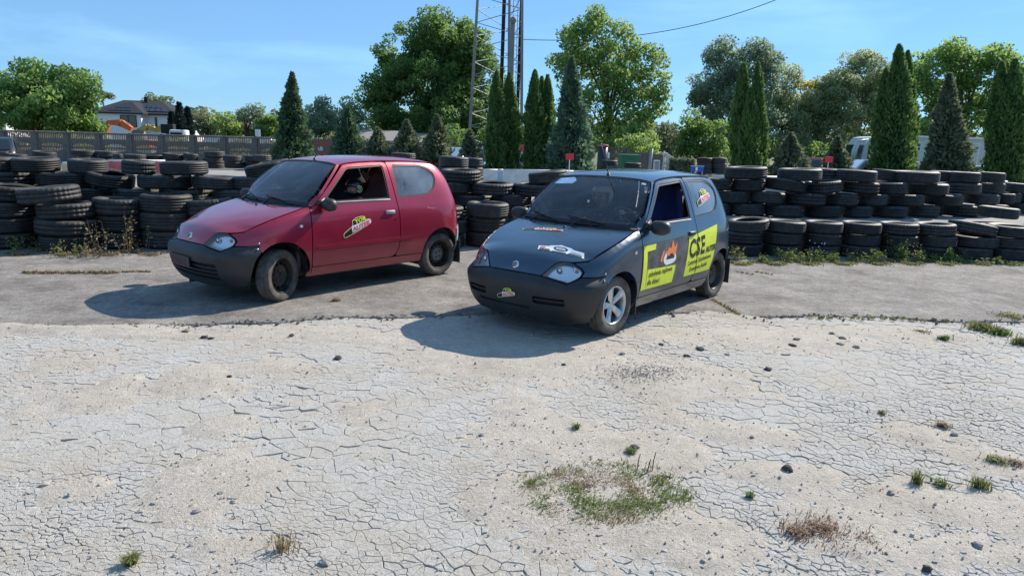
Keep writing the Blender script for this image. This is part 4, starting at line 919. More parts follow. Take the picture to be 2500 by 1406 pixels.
# ---------------------------------------------------------------- tyres
def tyre_mat(name, c, c2, rough):
    m, nt, b = new_mat(name); L = nt.links; N = nt.nodes; t = N.new('ShaderNodeTexCoord'); oi = N.new('ShaderNodeObjectInfo')
    n = N.new('ShaderNodeTexNoise'); n.inputs['Scale'].default_value = 5; n.inputs['Detail'].default_value = 7; n.noise_dimensions = '4D'; L.new(t.outputs['Object'], n.inputs['Vector']); ml = N.new('ShaderNodeMath'); ml.operation = 'MULTIPLY'; ml.inputs[1].default_value = 40; L.new(oi.outputs['Random'], ml.inputs[0]); L.new(ml.outputs[0], n.inputs['W'])
    r = N.new('ShaderNodeValToRGB'); r.color_ramp.elements[0].position = .35; r.color_ramp.elements[1].position = .78; r.color_ramp.elements[0].color = (*c, 1); r.color_ramp.elements[1].color = (*c2, 1); L.new(n.outputs['Fac'], r.inputs[0])
    mr = N.new('ShaderNodeMapRange'); mr.inputs['To Min'].default_value = .6; mr.inputs['To Max'].default_value = 1.7; L.new(oi.outputs['Random'], mr.inputs[0])
    mx = N.new('ShaderNodeMix'); mx.data_type = 'RGBA'; mx.blend_type = 'MULTIPLY'; mx.inputs['Factor'].default_value = 1; L.new(r.outputs[0], mx.inputs['A']); L.new(mr.outputs[0], mx.inputs['B']); gm = N.new('ShaderNodeNewGeometry'); sp_ = N.new('ShaderNodeSeparateXYZ'); L.new(gm.outputs['Normal'], sp_.inputs[0]); md = N.new('ShaderNodeMath'); md.operation = 'MULTIPLY'; L.new(sp_.outputs['Z'], md.inputs[0]); L.new(n.outputs['Fac'], md.inputs[1]); mq = N.new('ShaderNodeMapRange'); mq.inputs['From Min'].default_value = .2; mq.inputs['From Max'].default_value = .7; mq.inputs['To Max'].default_value = .7; L.new(md.outputs[0], mq.inputs[0])
    dm = N.new('ShaderNodeMix'); dm.data_type = 'RGBA'; dm.inputs['B'].default_value = (.13, .115, .095, 1); L.new(mq.outputs[0], dm.inputs['Factor']); L.new(mx.outputs['Result'], dm.inputs['A']); L.new(dm.outputs['Result'], b.inputs['Base Color'])
    b.inputs['Roughness'].default_value = rough; b.inputs['Specular IOR Level'].default_value = .4
    n2 = N.new('ShaderNodeTexNoise'); n2.inputs['Scale'].default_value = 90; n2.inputs['Detail'].default_value = 4; L.new(t.outputs['Object'], n2.inputs['Vector']); bp = N.new('ShaderNodeBump'); bp.inputs['Strength'].default_value = .35; bp.inputs['Distance'].default_value = .006; L.new(n2.outputs['Fac'], bp.inputs['Height']); L.new(bp.outputs[0], b.inputs['Normal'])
    return m
M_tyre = tyre_mat('old_tyre', (.011, .012, .0135), (.034, .033, .032), .58)
# unit tyre: outer radius 1, half width h; kinds differ in tread
def tyre_mesh(h, kind, n=44):
    ri = .60
    p = [(ri, -h*.62), (ri+.03, -h*.80), (.74, -h*.97), (.84, -h), (.92, -h*.94), (.965, -h*.84), (.985, -h*.74)]
    if kind == 'plain': tr = [(1.0, -h*.6)] ; cuts = (-.35, .0, .35)
    elif kind == 'rib': tr = [(1.0, -h*.66)]; cuts = (-.48, -.17, .15, .46)
    else: tr = [(1.0, -h*.66)]; cuts = (-.28, .28)
    for c in cuts: tr += [(1.0, h*(c-.05)), (.984, h*(c-.04)), (.984, h*(c+.04)), (1.0, h*(c+.05))]
    tr += [(1.0, -tr[0][1])]
    p += tr + [(.985, h*.74), (.965, h*.84), (.92, h*.94), (.84, h), (.74, h*.97), (ri+.03, h*.80), (ri, h*.62), (ri+.05, h*.60), (.80, h*.84), (.93, h*.62), (.945, 0), (.93, -h*.62), (.80, -h*.84), (ri+.05, -h*.60)]
    N = 144 if kind == 'block' else n; b = MB(); b.lathe(p, N, 'Z', closed=True)
    if kind == 'block':
        k = len(p); V = [Vector(v) for v in b.v]; i0 = 6; i1 = 6 + len(tr) + 2
        for i in range(N):
            if i % 4 >= 2: continue
            for j in range(i0 - 2, i1 + 1):
                v = V[i*k + j]; r = math.hypot(v.x, v.y)
                if r > .95: s = (r - .015)/r; V[i*k + j] = Vector((v.x*s, v.y*s, v.z))
        b.v = [tuple(v) for v in V]
    me = b.mesh('tyre', M_tyre, True); return me
TM = {}
for kind in ('plain', 'rib', 'block'):
    for i, h in enumerate((.26, .29, .33)): TM[(kind, i)] = tyre_mesh(h, kind)
tyre_n = [0]
def put_tyre(x, y, z, rad, thick, label, group, tilt=0.0, tdir=0.0, kind=None):
    h = thick/2/rad; i = min(range(3), key=lambda q: abs((.26, .29, .33)[q] - h)); rr = random.Random(int(x*991 + y*37 + z*7717))
    kind = kind or rr.choice(('plain', 'rib', 'rib', 'plain', 'block')); me = TM[(kind, i)]
    o = bpy.data.objects.new('tyre', me); col.objects.link(o); o.location = (x, y, z)
    q = Matrix.Rotation(tdir, 4, 'Z') @ Matrix.Rotation(tilt, 4, 'Y') @ Matrix.Rotation(rr.random()*6.28 - tdir, 4, 'Z')
    o.rotation_euler = q.to_euler(); o.scale = (rad, rad, thick/2/(.26, .29, .33)[i]); tag(o, label, 'tyre', group); tyre_n[0] += 1; return o
ordw = ['', 'first', 'second', 'third', 'fourth', 'fifth', 'sixth', 'seventh', 'eighth', 'ninth', 'tenth', 'eleventh', 'twelfth', 'thirteenth', 'fourteenth', 'fifteenth', 'sixteenth', 'seventeenth', 'eighteenth', 'nineteenth', 'twentieth']
def on_line(px, y0, sl, z=.6):
    # where the sight plane of picture column px meets the wall line y = y0 + sl*x
    p = ray(px, 520); t = y0 / (p.y - sl*p.x); return Vector((p.x*t, p.y*t, 0))
def rows(spec, y0, sl, zb, th, where, group, wpx_default=None, yjit=.05, side='left'):
    """spec: list of courses from the top; each a list of (px, width px[, tilt deg[, kind]])"""
    nrow = len(spec)
    for ri, row in enumerate(spec):
        lvl = nrow - 1 - ri; z = zb(0) + th*(lvl + .5) if callable(zb) else zb + th*(lvl + .5)
        for ti, e in enumerate(row):
            px, w = e[0], e[1]; tl = e[2] if len(e) > 2 else 0; kd = e[3] if len(e) > 3 else None
            p = on_line(px, y0, sl); rr = random.Random(px*13 + ri); D = math.hypot(p.x, p.y); rad = w*p.y/FPX/2*rr.uniform(.90, 1.05)
            course = 'top course' if ri == 0 else 'bottom course' if lvl == 0 else '%s course down' % ordw[ri+1]
            lab = 'black tyre, %s from left in %s of %s' % (ordw[ti+1], course, where)
            put_tyre(p.x + rr.uniform(-.04, .04), p.y + rr.uniform(-yjit, yjit), z + abs(math.sin(R(tl)))*rad*.30 + rr.uniform(-.004, .004), rad, th*.985, lab, group, R(tl if abs(tl) > 0 else rr.uniform(-3.2, 3.2)), rr.uniform(-.5, .5) if tl else rr.random()*6, kd)
G1 = 'tyres of the long wall behind the red car'
# long wall behind the red car (six courses, lower ones partly hidden)
rows([[(0,95),(108,100,0,'rib'),(228,86,0,'rib'),(343,76,3),(462,118,-2,'rib'),(662,118,-13)],
      [(34,120),(162,124),(280,108,11,'plain'),(404,118),(528,122,0,'plain'),(632,112)],
      [(-30,120),(88,118),(216,122),(346,118),(464,118),(578,116),(690,110)],
      [(28,120),(150,120),(288,122),(408,116),(522,118),(634,112)],
      [(-30,120),(90,118),(214,122),(346,118),(464,118),(578,116)],
      [(28,120),(150,120),(288,122),(408,116),(522,118),(634,112)]], 11.35, .105, 0, .207, 'wall behind red car', G1)
# front stacks, left of the red car
def stack(px, w, n, y0, sl, th, where, group, tilts=None, kinds=None, dx=None, zb=.014):
    for k in range(n):
        off = (dx[k] if dx else 0); p = on_line(px + off, y0, sl); rad = (w[k] if isinstance(w, (list, tuple)) else w)*p.y/FPX/2; tl = tilts[k] if tilts else 0
        pos = 'lowest' if k == 0 else 'top' if k == n-1 else 'second from the ground' if k == 1 else 'third from the ground'
        put_tyre(p.x, p.y + random.uniform(-.03, .03), zb + th*(k + .5) + abs(math.sin(R(tl)))*rad*.30, rad, th*.985, 'worn tyre, %s of %s' % (pos, where), group, R(tl if tl else random.uniform(-1.5, 1.5)), .3 if tl else random.random()*6, kinds[k] if kinds else None)
G2 = 'tyres of the front stacks left of the red car'
stack(22, 124, 4, 10.55, .10, .215, 'the stack cut by the left frame edge', G2, (0,0,0,6))
stack(160, (140,140,130,134), 4, 10.40, .10, .215, 'the staggered stack second from left frame edge', G2, (0,2,-3,-6), ('rib','block','block','block'), (8,6,2,-34))
stack(291, 118, 3, 10.7, .10, .235, 'the three-high stack behind the dry weeds', G2, (0,0,2), ('plain','plain','block'))
stack(409, 119, 3, 10.75, .10, .26, 'the stack just left of the red bonnet', G2, (0,0,0), ('plain','plain','rib'))
stack(512, 112, 3, 10.85, .10, .235, 'the stack half hidden by the red bonnet', G2, (0,0,-5))
# between the cars
G3 = 'tyres of the wall between the two cars'
rows([[(1126,94,0,'block'),(1338,104,-8,'plain')],
      [(1100,98),(1198,104,0,'block'),(1304,105)],
      [(1052,100),(1150,100),(1250,103),(1352,100)],
      [(1104,100),(1204,104),(1304,103)],
      [(1052,100),(1150,100),(1250,103),(1352,100)],
      [(1104,100),(1204,104),(1304,103)]], 12.1, .09, .0, .200, 'wall between the cars', G3)
put_tyre(*(lambda p: (p.x, p.y, 1.30))(on_line(1106, 12.9, .09)), .27, .19, 'small tyre on top of the wall right behind the red car', G3, R(2))
put_tyre(*(lambda p: (p.x, p.y, 1.27))(on_line(1152, 13.9, .09)), .20, .17, 'narrow tyre standing behind the wall, next to the small conifer', G3)
put_tyre(*(lambda p: (p.x, p.y, 1.08))(on_line(1152, 13.9, .09)), .21, .19, 'narrow tyre under the narrow one behind the wall', G3)
for q, (zz) in enumerate((.91, .71)): put_tyre(*(lambda p: (p.x, p.y, zz))(on_line(1152, 13.9, .09)), .22, .19, 'tyre %s the narrow pair behind the wall' % ('just beneath' if q == 0 else 'at the foot of'), G3)
for q, (zz) in enumerate((1.11, .91, .71)): put_tyre(*(lambda p: (p.x, p.y, zz))(on_line(1106, 12.9, .09)), .28, .2, 'tyre hidden in the stack behind the red car roof, %s down' % ordw[q+1], G3)
G4 = 'tyres stacked on the asphalt between the cars'
stack(1190, 104, 3, 11.35, .09, .235, 'the single stack standing between the cars', G4, (0,0,0), ('plain','plain','rib'))
stack(1082, 104, 3, 11.2, .09, .215, 'the stack peeping out behind the red car tail', G4, (0,0,0), ('rib','rib','block'), (0,8,-2))
# right: low front row, three high
G5 = 'tyres of the low front row at the right'
names = ['just behind the blue car tail', 'second behind the blue car tail', 'third behind the blue car tail', 'standing fourth from the blue car', 'fifth from the blue car', 'sixth from the blue car', 'with slanting top near right end', 'at the right end', 'cut by the right frame edge']
for k, (px, w, tl, dxx) in enumerate(((1826,98,(0,0,-6),(-6,-10,4)),(1918,96,(0,0,2),(-2,-4,0)),(2012,91,(0,0,0),(0,0,0)),(2104,94,(0,0,0),(0,4,0)),(2197,92,(0,0,0),(-2,2,0)),(2288,92,(0,0,-2),(0,6,0)),(2385,106,(0,0,9),(-8,6,-4)),(2476,108,(0,0,0),(0,0,-4)),(2570,108,(0,0,0),(0,0,0)))):
    stack(px, w, 3, 10.85, .10, .186, 'the stack ' + names[k], G5, tl, None, dxx)
p = on_line(2437, 12.1, .10); put_tyre(p.x, p.y, .67, .33, .2, 'tyre lying on the bank behind the slanting tyre', G5, R(3))
# right: long wall on the raised track
G6 = 'tyres of the long wall on the raised track at the right'
def wall_right(spec):
    path = [gnd(1740, 524, .5), gnd(1950, 531, .5), gnd(2150, 532, .5), gnd(2300, 529, .5), gnd(2460, 523, .5)]
    def where_(px):
        r = ray(px, 530); best = None
        for a, b in zip(path, path[1:]):
            k = r.x/r.y; t = (a.x - k*a.y)/((a.x - k*a.y) - (b.x - k*b.y)) if abs((a.x - k*a.y) - (b.x - k*b.y)) > 1e-9 else 0
            if -0.001 <= t <= 1.001: best = a.lerp(b, t)
        if best is None: e = path[0] if px < 1900 else path[-1]; k = r.x/r.y; best = Vector((k*e.y, e.y, .5))
        return best
    n = len(spec)
    for ri, row in enumerate(spec):
        lvl = n - 1 - ri
        for ti, e in enumerate(row):
            px, w = e[0], e[1]; tl = e[2] if len(e) > 2 else 0; back = e[3] if len(e) > 3 else 0; p = where_(px); rr = random.Random(px + ri); s = (p.y + .33 + back)/p.y; x, y = p.x*s, p.y*s; rad = w*y/FPX/2*.98; th = .218
            course = 'top course' if ri == 0 else 'bottom course' if lvl == 0 else '%s course down' % ordw[ri+1]
            put_tyre(x, y, .49 + th*(lvl + .5) + abs(math.sin(R(tl)))*rad*.3, rad, th*.98, 'black tyre, %s from left in %s of raised wall at right' % (ordw[ti+1], course), G6, R(tl if tl else rr.uniform(-1.5, 1.5)), .2 if tl else rr.random()*6)
wall_right([[(1810,101,-3),(1940,103,-2),(2004,78,0,.55),(2077,94,1),(2148,66,4,.5),(2219,108,-1),(2288,66,0,.6),(2338,70),(2403,60)],
            [(1742,80),(1817,84),(1909,100,7),(2001,90,-7),(2088,90,2),(2166,72,-4),(2250,98),(2338,80),(2406,62)],
            [(1785,84),(1865,94,3),(1959,98),(2046,82),(2122,72),(2200,90),(2292,92),(2385,82),(2440,52)],
            [(1740,84),(1820,90),(1912,96),(2005,92),(2088,72),(2166,86),(2247,78),(2335,98),(2417,72)]])
# last wall at the far right
G7 = 'tyres of the far wall at the right frame edge'
rows([[(2472,62),(2530,60)],[(2450,60),(2508,60)],[(2480,62),(2540,60)]], 14.2, .10, .5, .21, 'far wall at right edge', G7)
# scattered tyres across the track, far left
G8 = 'tyres lying along the far side of the track'
far = [(108,377,52,5,'tilted tyre lying at the left by the dark board'),(205,374,56,1,'left of two raised tyres before the concrete fence'),(257,376,52,0,'right of two raised tyres before the concrete fence'),(288,383,22,0,'narrow tyre edge beside the raised pair'),(330,384,48,0,'tyre right of the narrow one along the far side'),(377,386,44,-4,'tyre in the middle of the far row, leaning'),(425,382,52,3,'hollow tyre just left of the tall leaning one'),(466,382,34,6,'leaning tyre end half hidden in the far row'),(524,377,47,-2,'tallest tyre of the far row before the fence'),(568,387,44,0,'flat tyre right of the tallest far tyre'),(620,387,42,0,'flat hollow tyre, last one left of the big conifer'),(40,383,46,4,'dark tyre by the black car at far left'),(10,378,20,0,'tyre edge at the far left of the far row')]
for px, py, w, tl, lab in far:
    p = at(px, py, 24.0 + (px % 7)*.1); r = w*p.y/FPX/2; put_tyre(p.x, p.y, p.z, r, .2, lab, G8, R(tl + .5), 0.0)
    k = 0
    while p.z - .2*(k+1) > terrain(p.x, p.y) + .02 and k < 4:
        k += 1; put_tyre(p.x + .04*((px + k) % 3 - 1), p.y, p.z - .2*k - .01, r*1.0, .2, 'tyre %s the %s' % ('just under' if k == 1 else 'second under' if k == 2 else 'third under' if k == 3 else 'deep under', lab), G8)
p = at(985, 381, 20); put_tyre(p.x, p.y, p.z, .34, .17, 'tyre top showing over the red car roof', G8, R(1))
put_tyre(p.x, p.y, p.z - .19, .34, .18, 'tyre under the one showing over the red roof', G8); put_tyre(p.x, p.y, p.z - .38, .34, .18, 'second tyre under the one showing over the red roof', G8)
p = at(640, 386, 24); put_tyre(p.x, p.y, p.z, .3, .2, 'tyre half hidden behind the red windscreen top', G8)
for j, (px, lab) in enumerate(((1720, 'left'), (1755, 'right'))):
    for k in range(3): q = at(px, 418 - 13*k, 25); put_tyre(q.x, q.y, q.z, .27, .19, 'tyre %s in the %s small stack by the blue board' % (('at the bottom', 'in the middle', 'on top')[k], lab), 'small stacks by the blue board')
for px, py, lab in ((1545,404,'tyre lying before the green container'),(1488,398,'upright dark tyre beside the black column')):
    q = at(px, py, 26); put_tyre(q.x, q.y, q.z, .3, .19, lab, 'tyres by the gate')
print('tyres', tyre_n[0])
# ---------------------------------------------------------------- low barrier boards round the track
M_bw = pbr('white_board', (.62,.61,.58), .6, var=.15); M_br = pbr('faded_red_board', (.42,.10,.11), .6, var=.3); M_bb = pbr('pale_blue_board', (.36,.44,.56), .6, var=.15); M_bg = pbr('grey_board', (.36,.36,.36), .6, var=.2); M_bt = pbr('tan_board', (.46,.36,.22), .7, var=.2); M_bp = pbr('faded_pink_board', (.42,.16,.19), .6, var=.2)
def board(px0, px1, pyt, pyb, D0, D1, mat, label, name='barrier_board'):
    a0, a1 = at(px0, pyt[0], D0), at(px1, pyt[1], D1); b0, b1 = at(px0, pyb[0], D0), at(px1, pyb[1], D1); zb0, zb1 = min(b0.z, terrain(b0.x, b0.y) + .02), min(b1.z, terrain(b1.x, b1.y) + .02)
    t = empty(name, (0, 0, 0)); d = Vector((0, .06, 0))
    mo('panel', [(a0.x, a0.y, zb0), (a1.x, a1.y, zb1), (a1.x, a1.y, a1.z), (a0.x, a0.y, a0.z), (a0.x, a0.y+.06, zb0), (a1.x, a1.y+.06, zb1), (a1.x, a1.y+.06, a1.z), (a0.x, a0.y+.06, a0.z)], ((0,1,2,3),(5,4,7,6),(4,5,1,0),(3,2,6,7),(1,5,6,2),(4,0,3,7)), mat, t)
    MB().tube([(a0.x, a0.y+.03, a0.z+.015), (a1.x, a1.y+.03, a1.z+.015)], .035, 8).build('top_rail', M_bw, t, True)
    tag(t, label, 'barrier', 'low barrier boards round the track')
board(262, 402, (394,395), (422,424), 19.0, 19.5, M_br, 'faded red low barrier board with white top behind the left tyre wall')
board(150, 185, (400,400), (420,420), 18.5, 18.7, M_bt, 'short tan barrier board left of the red one')
board(1172, 1215, (418,418), (438,438), 17.5, 17.6, M_bw, 'white low board left of the blue stripe between the cars')
board(1215, 1228, (418,418), (438,438), 17.6, 17.62, M_bb, 'narrow pale blue stripe board between the white ones')
board(1228, 1400, (418,421), (438,440), 17.62, 18.0, M_bw, 'long white low board beneath the blue-grey conifer')
board(1400, 1640, (421,426), (445,448), 18.0, 18.6, M_bw, 'white low board hidden behind the blue roof')
board(1740, 1900, (432,435), (462,464), 17.8, 18.2, M_bg, 'grey low board behind the raised wall, left part')
board(1900, 2090, (435,438), (464,468), 18.2, 18.8, M_bg, 'grey low board behind the raised wall, middle part')
board(2090, 2180, (430,431), (470,472), 18.8, 19.2, M_bp, 'faded pink low board behind the raised wall')
board(2180, 2460, (438,446), (475,480), 19.2, 20.2, M_bg, 'grey low board behind the raised wall, right part')
# ---------------------------------------------------------------- trees and shrubs
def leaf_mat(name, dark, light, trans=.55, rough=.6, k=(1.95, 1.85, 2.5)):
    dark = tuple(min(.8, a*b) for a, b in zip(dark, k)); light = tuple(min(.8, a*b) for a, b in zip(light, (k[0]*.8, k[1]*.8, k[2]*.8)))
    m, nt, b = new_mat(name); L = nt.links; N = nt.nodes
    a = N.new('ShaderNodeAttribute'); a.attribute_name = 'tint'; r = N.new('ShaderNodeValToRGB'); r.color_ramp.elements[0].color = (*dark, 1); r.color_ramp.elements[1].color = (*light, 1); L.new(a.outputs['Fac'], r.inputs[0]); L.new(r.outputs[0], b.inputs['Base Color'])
    b.inputs['Roughness'].default_value = rough; b.inputs['Specular IOR Level'].default_value = .3
    t = N.new('ShaderNodeBsdfTranslucent'); hs_ = N.new('ShaderNodeHueSaturation'); hs_.inputs['Value'].default_value = 1.25; hs_.inputs['Hue'].default_value = .485; L.new(r.outputs[0], hs_.inputs['Color']); L.new(hs_.outputs[0], t.inputs[0])
    x = N.new('ShaderNodeMixShader'); x.inputs[0].default_value = trans; L.new(b.outputs[0], x.inputs[1]); L.new(t.outputs[0], x.inputs[2]); L.new(x.outputs[0], N['Material Output'].inputs[0])
    return m
M_bark = pbr('bark', (.07, .055, .042), .9, var=.4, vscale=8, bump=.6, bscale=25, dist=.03); M_bark2 = pbr('grey_bark', (.12, .11, .10), .9, var=.4, vscale=8)
L_oak = leaf_mat('oak_leaf', (.034, .074, .018), (.15, .25, .05)); L_robin = leaf_mat('robinia_leaf', (.050, .105, .022), (.20, .31, .065)); L_maple = leaf_mat('maple_leaf', (.055, .11, .024), (.23, .33, .07))
L_poplar = leaf_mat('poplar_leaf', (.075, .118, .080), (.28, .36, .27), k=(1.6, 1.55, 1.35)); L_willow = leaf_mat('willow_leaf', (.10, .135, .065), (.35, .41, .23), k=(1.6, 1.55, 1.5)); L_yellow = leaf_mat('yellowing_leaf', (.12, .12, .02), (.36, .34, .05)); L_far = leaf_mat('far_leaf', (.05, .075, .03), (.16, .19, .07))
L_thuja = leaf_mat('thuja_spray', (.026, .066, .016), (.125, .215, .042), .4); L_juni = leaf_mat('juniper_spray', (.028, .062, .034), (.12, .195, .09), .35, k=(1.7, 1.6, 1.7)); L_blue = leaf_mat('blue_conifer_spray', (.042, .082, .062), (.17, .245, .17), .35, k=(1.6, 1.6, 1.45)); L_brown = leaf_mat('brownish_conifer_spray', (.042, .066, .026), (.17, .195, .09), .35); L_spruce = leaf_mat('spruce_spray', (.010, .022, .015), (.04, .065, .04), .15)
def leaf_obj(name, C, U, W, tint, mat, parent):
    """C centres, U half length vectors, W half width vectors (n,3): one pointed four-corner leaf each"""
    n = len(C); V = np.empty((n, 4, 3)); V[:,0] = C - U; V[:,1] = C + W - U*.12; V[:,2] = C + U; V[:,3] = C - W - U*.12
    me = bpy.data.meshes.new(name); me.vertices.add(n*4); me.loops.add(n*4); me.polygons.add(n)
    me.vertices.foreach_set('co', V.reshape(-1)); me.loops.foreach_set('vertex_index', np.arange(n*4, dtype=np.int32)); me.polygons.foreach_set('loop_start', np.arange(0, n*4, 4, dtype=np.int32)); me.update(calc_edges=True)
    at_ = me.attributes.new('tint', 'FLOAT', 'POINT'); at_.data.foreach_set('value', np.repeat(np.clip(tint, 0, 1), 4).astype(np.float32)); me.materials.append(mat); me.validate()
    return link(name, me, parent)
def rand_dir(n, r): v = r.normal(size=(n, 3)); return v / np.linalg.norm(v, axis=1)[:,None]
def perp(a, r): b = np.cross(a, rand_dir(len(a), r)); return b / (np.linalg.norm(b, axis=1)[:,None] + 1e-9)
def tree(name, label, ells, D, mat, leaf=.30, dens=1.0, clump=.9, bark=None, group=None, trunk_px=None, depth=.8, seed=1, droop=0.0, trunk_r=.25, branches=True, fill=.55):
    """ells: crown masses in picture terms (px, py, rx, ry), turned into real masses at distance D"""
    leaf *= .68; trunk_r *= .62; r = np.random.default_rng(seed); mass = []
    for px, py, rx, ry in ells:
        c = at(px, py, D); k = D/FPX; mass.append((np.array(c) + (0, r.uniform(-.5, .5)*rx*k*depth, 0), rx*k, ry*k))
    xs_ = np.mean([m[0][0] for m in mass]) if trunk_px is None else at(trunk_px, 380, D).x
    zb = terrain(xs_, D) - .02; root = empty(name, (xs_, D, zb)); tag(root, label, 'tree', group); off = np.array((xs_, D, zb))
    C = []; T = []; S_ = []; tips = []
    for c, rx, rz in mass:
        ry = rx*depth; vol = rx*ry*rz; nc = max(4, int(6.2*max(.75, dens)*(rx*rz)/(clump*clump)))
        d = rand_dir(nc, r); rad = r.uniform(.12, 1.0, nc)**.55; P = c + d*rad[:,None]*np.array((rx, ry, rz))
        for p in P:
            cr_ = clump*r.uniform(.55, 1.15); n = int(15*dens*(cr_/leaf)**2) + 8
            q = rand_dir(n, r); s = r.uniform(.25, 1, n)**.5; pts = p + q*s[:,None]*np.array((cr_, cr_, cr_*.72)); base = r.uniform(.20, .72)
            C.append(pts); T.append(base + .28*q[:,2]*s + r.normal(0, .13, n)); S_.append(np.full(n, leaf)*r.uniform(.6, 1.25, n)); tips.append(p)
    C = np.concatenate(C) - off; T = np.concatenate(T); S_ = np.concatenate(S_); keep = C[:,2] > .3; C, T, S_ = C[keep], T[keep], S_[keep]
    U = rand_dir(len(C), r); U[:,2] -= droop; U /= np.linalg.norm(U, axis=1)[:,None]; W = perp(U, r)
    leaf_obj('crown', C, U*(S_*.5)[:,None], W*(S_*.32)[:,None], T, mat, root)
    b = MB(); top = np.array(mass[0][0]) - off; H = max(1.2, np.mean([m[0][2] for m in mass]) - zb)
    b.tube([(0, 0, -.1), (.05, 0, H*.25), (top[0]*.15, 0, H*.55), (top[0]*.4, 0, H*.9), (top[0]*.6, 0, H*1.15)], [trunk_r*1.25, trunk_r, trunk_r*.8, trunk_r*.5, trunk_r*.22], 8)
    b.build('trunk', bark or M_bark, root, True)
    if branches:
        rr = random.Random(seed); lb = MB()
        for p in rr.sample(tips, min(len(tips), 20)):
            q = p - off; h0 = min(H*1.05, max(.8, q[2]*rr.uniform(.35, .6))); s0 = Vector((top[0]*.3*h0/H, 0, h0)); e = Vector(q); mid = s0.lerp(e, .5) + Vector((0, 0, .12*(e - s0).length)); lb.tube([s0, mid, e], [trunk_r*.34, trunk_r*.2, trunk_r*.05], 5)
        lb.build('limbs', bark or M_bark, root, True)
    return root
def conifer(name, label, px, top, base, hw, D, mat, kind='column', leaf=.16, n=5200, group=None, lean=0.0, seed=1, zb=None):
    r = np.random.default_rng(seed); a = at(px, top, D); b0 = at(px, base, D); x0 = b0.x; zb = terrain(x0, D) if zb is None else zb; H = a.z - zb; Rm = hw*D/FPX; lx = a.x - b0.x
    root = empty(name, (x0, D, zb - .02)); tag(root, label, 'tree', group)
    t = r.uniform(0, 1, n)**(.85 if kind == 'column' else 1.25)
    if kind == 'column': pr = lambda q: np.minimum(1, (1 - q)*2.3)**.66*(.98 + .08*np.sin(np.pi*np.minimum(1, .15 + q)))
    else: pr = lambda q: (1 - q)**.85*(1 - .25*np.exp(-(q/.05)**1)) + .03*(1-q)
    if kind == 'wisp': pr = lambda q: np.where(q < .5, (1 - q)**.8, .42*(1 - q)**.55*1.1)
    ang = r.uniform(0, 2*np.pi, n)
    lob = 1 + .16*np.sin(ang*3 + t*9 + seed) + .12*np.sin(ang*5 - t*17 + seed*2) + .10*np.sin(t*40 + ang*2 + seed)
    if kind == 'column': lob = 1 + (lob - 1)*.7
    R_ = Rm*pr(t)*lob; dep = r.uniform(0, 1, n)**2.2; rad = R_*(1 - .55*dep)*r.uniform(.88, 1.12, n)
    C = np.stack([lx*t + rad*np.cos(ang), rad*np.sin(ang), t*H*(.985) + .05], 1)
    out = np.stack([np.cos(ang), np.sin(ang), np.full(n, .9 if kind == 'column' else .55)], 1); U = out + r.normal(0, .42, (n, 3)); U /= np.linalg.norm(U, axis=1)[:,None]
    if kind == 'column': U[:,2] = np.abs(U[:,2]) + .5; U /= np.linalg.norm(U, axis=1)[:,None]
    W = perp(U, r); sz = leaf*r.uniform(.6, 1.3, n); patch_ = .5*np.sin(ang*2 + t*11 + seed*3) * .18 + .12*np.sin(t*29 + ang*4)
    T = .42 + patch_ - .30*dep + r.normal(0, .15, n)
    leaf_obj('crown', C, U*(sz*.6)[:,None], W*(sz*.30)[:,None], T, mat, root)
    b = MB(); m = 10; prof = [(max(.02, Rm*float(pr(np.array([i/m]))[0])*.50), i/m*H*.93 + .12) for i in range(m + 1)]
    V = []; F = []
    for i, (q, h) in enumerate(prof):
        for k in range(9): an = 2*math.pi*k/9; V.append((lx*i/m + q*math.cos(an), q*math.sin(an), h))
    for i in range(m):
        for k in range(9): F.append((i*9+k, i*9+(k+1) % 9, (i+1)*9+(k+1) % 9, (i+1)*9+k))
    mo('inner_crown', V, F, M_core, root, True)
    MB().tube([(0, 0, 0), (lx*.3, 0, H*.3), (lx*.9, 0, H*.9)], [.07, .05, .015], 7).build('trunk', M_bark, root, True)
    return root
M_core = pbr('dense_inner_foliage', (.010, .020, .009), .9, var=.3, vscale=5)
G = 'columnar conifers along the track'
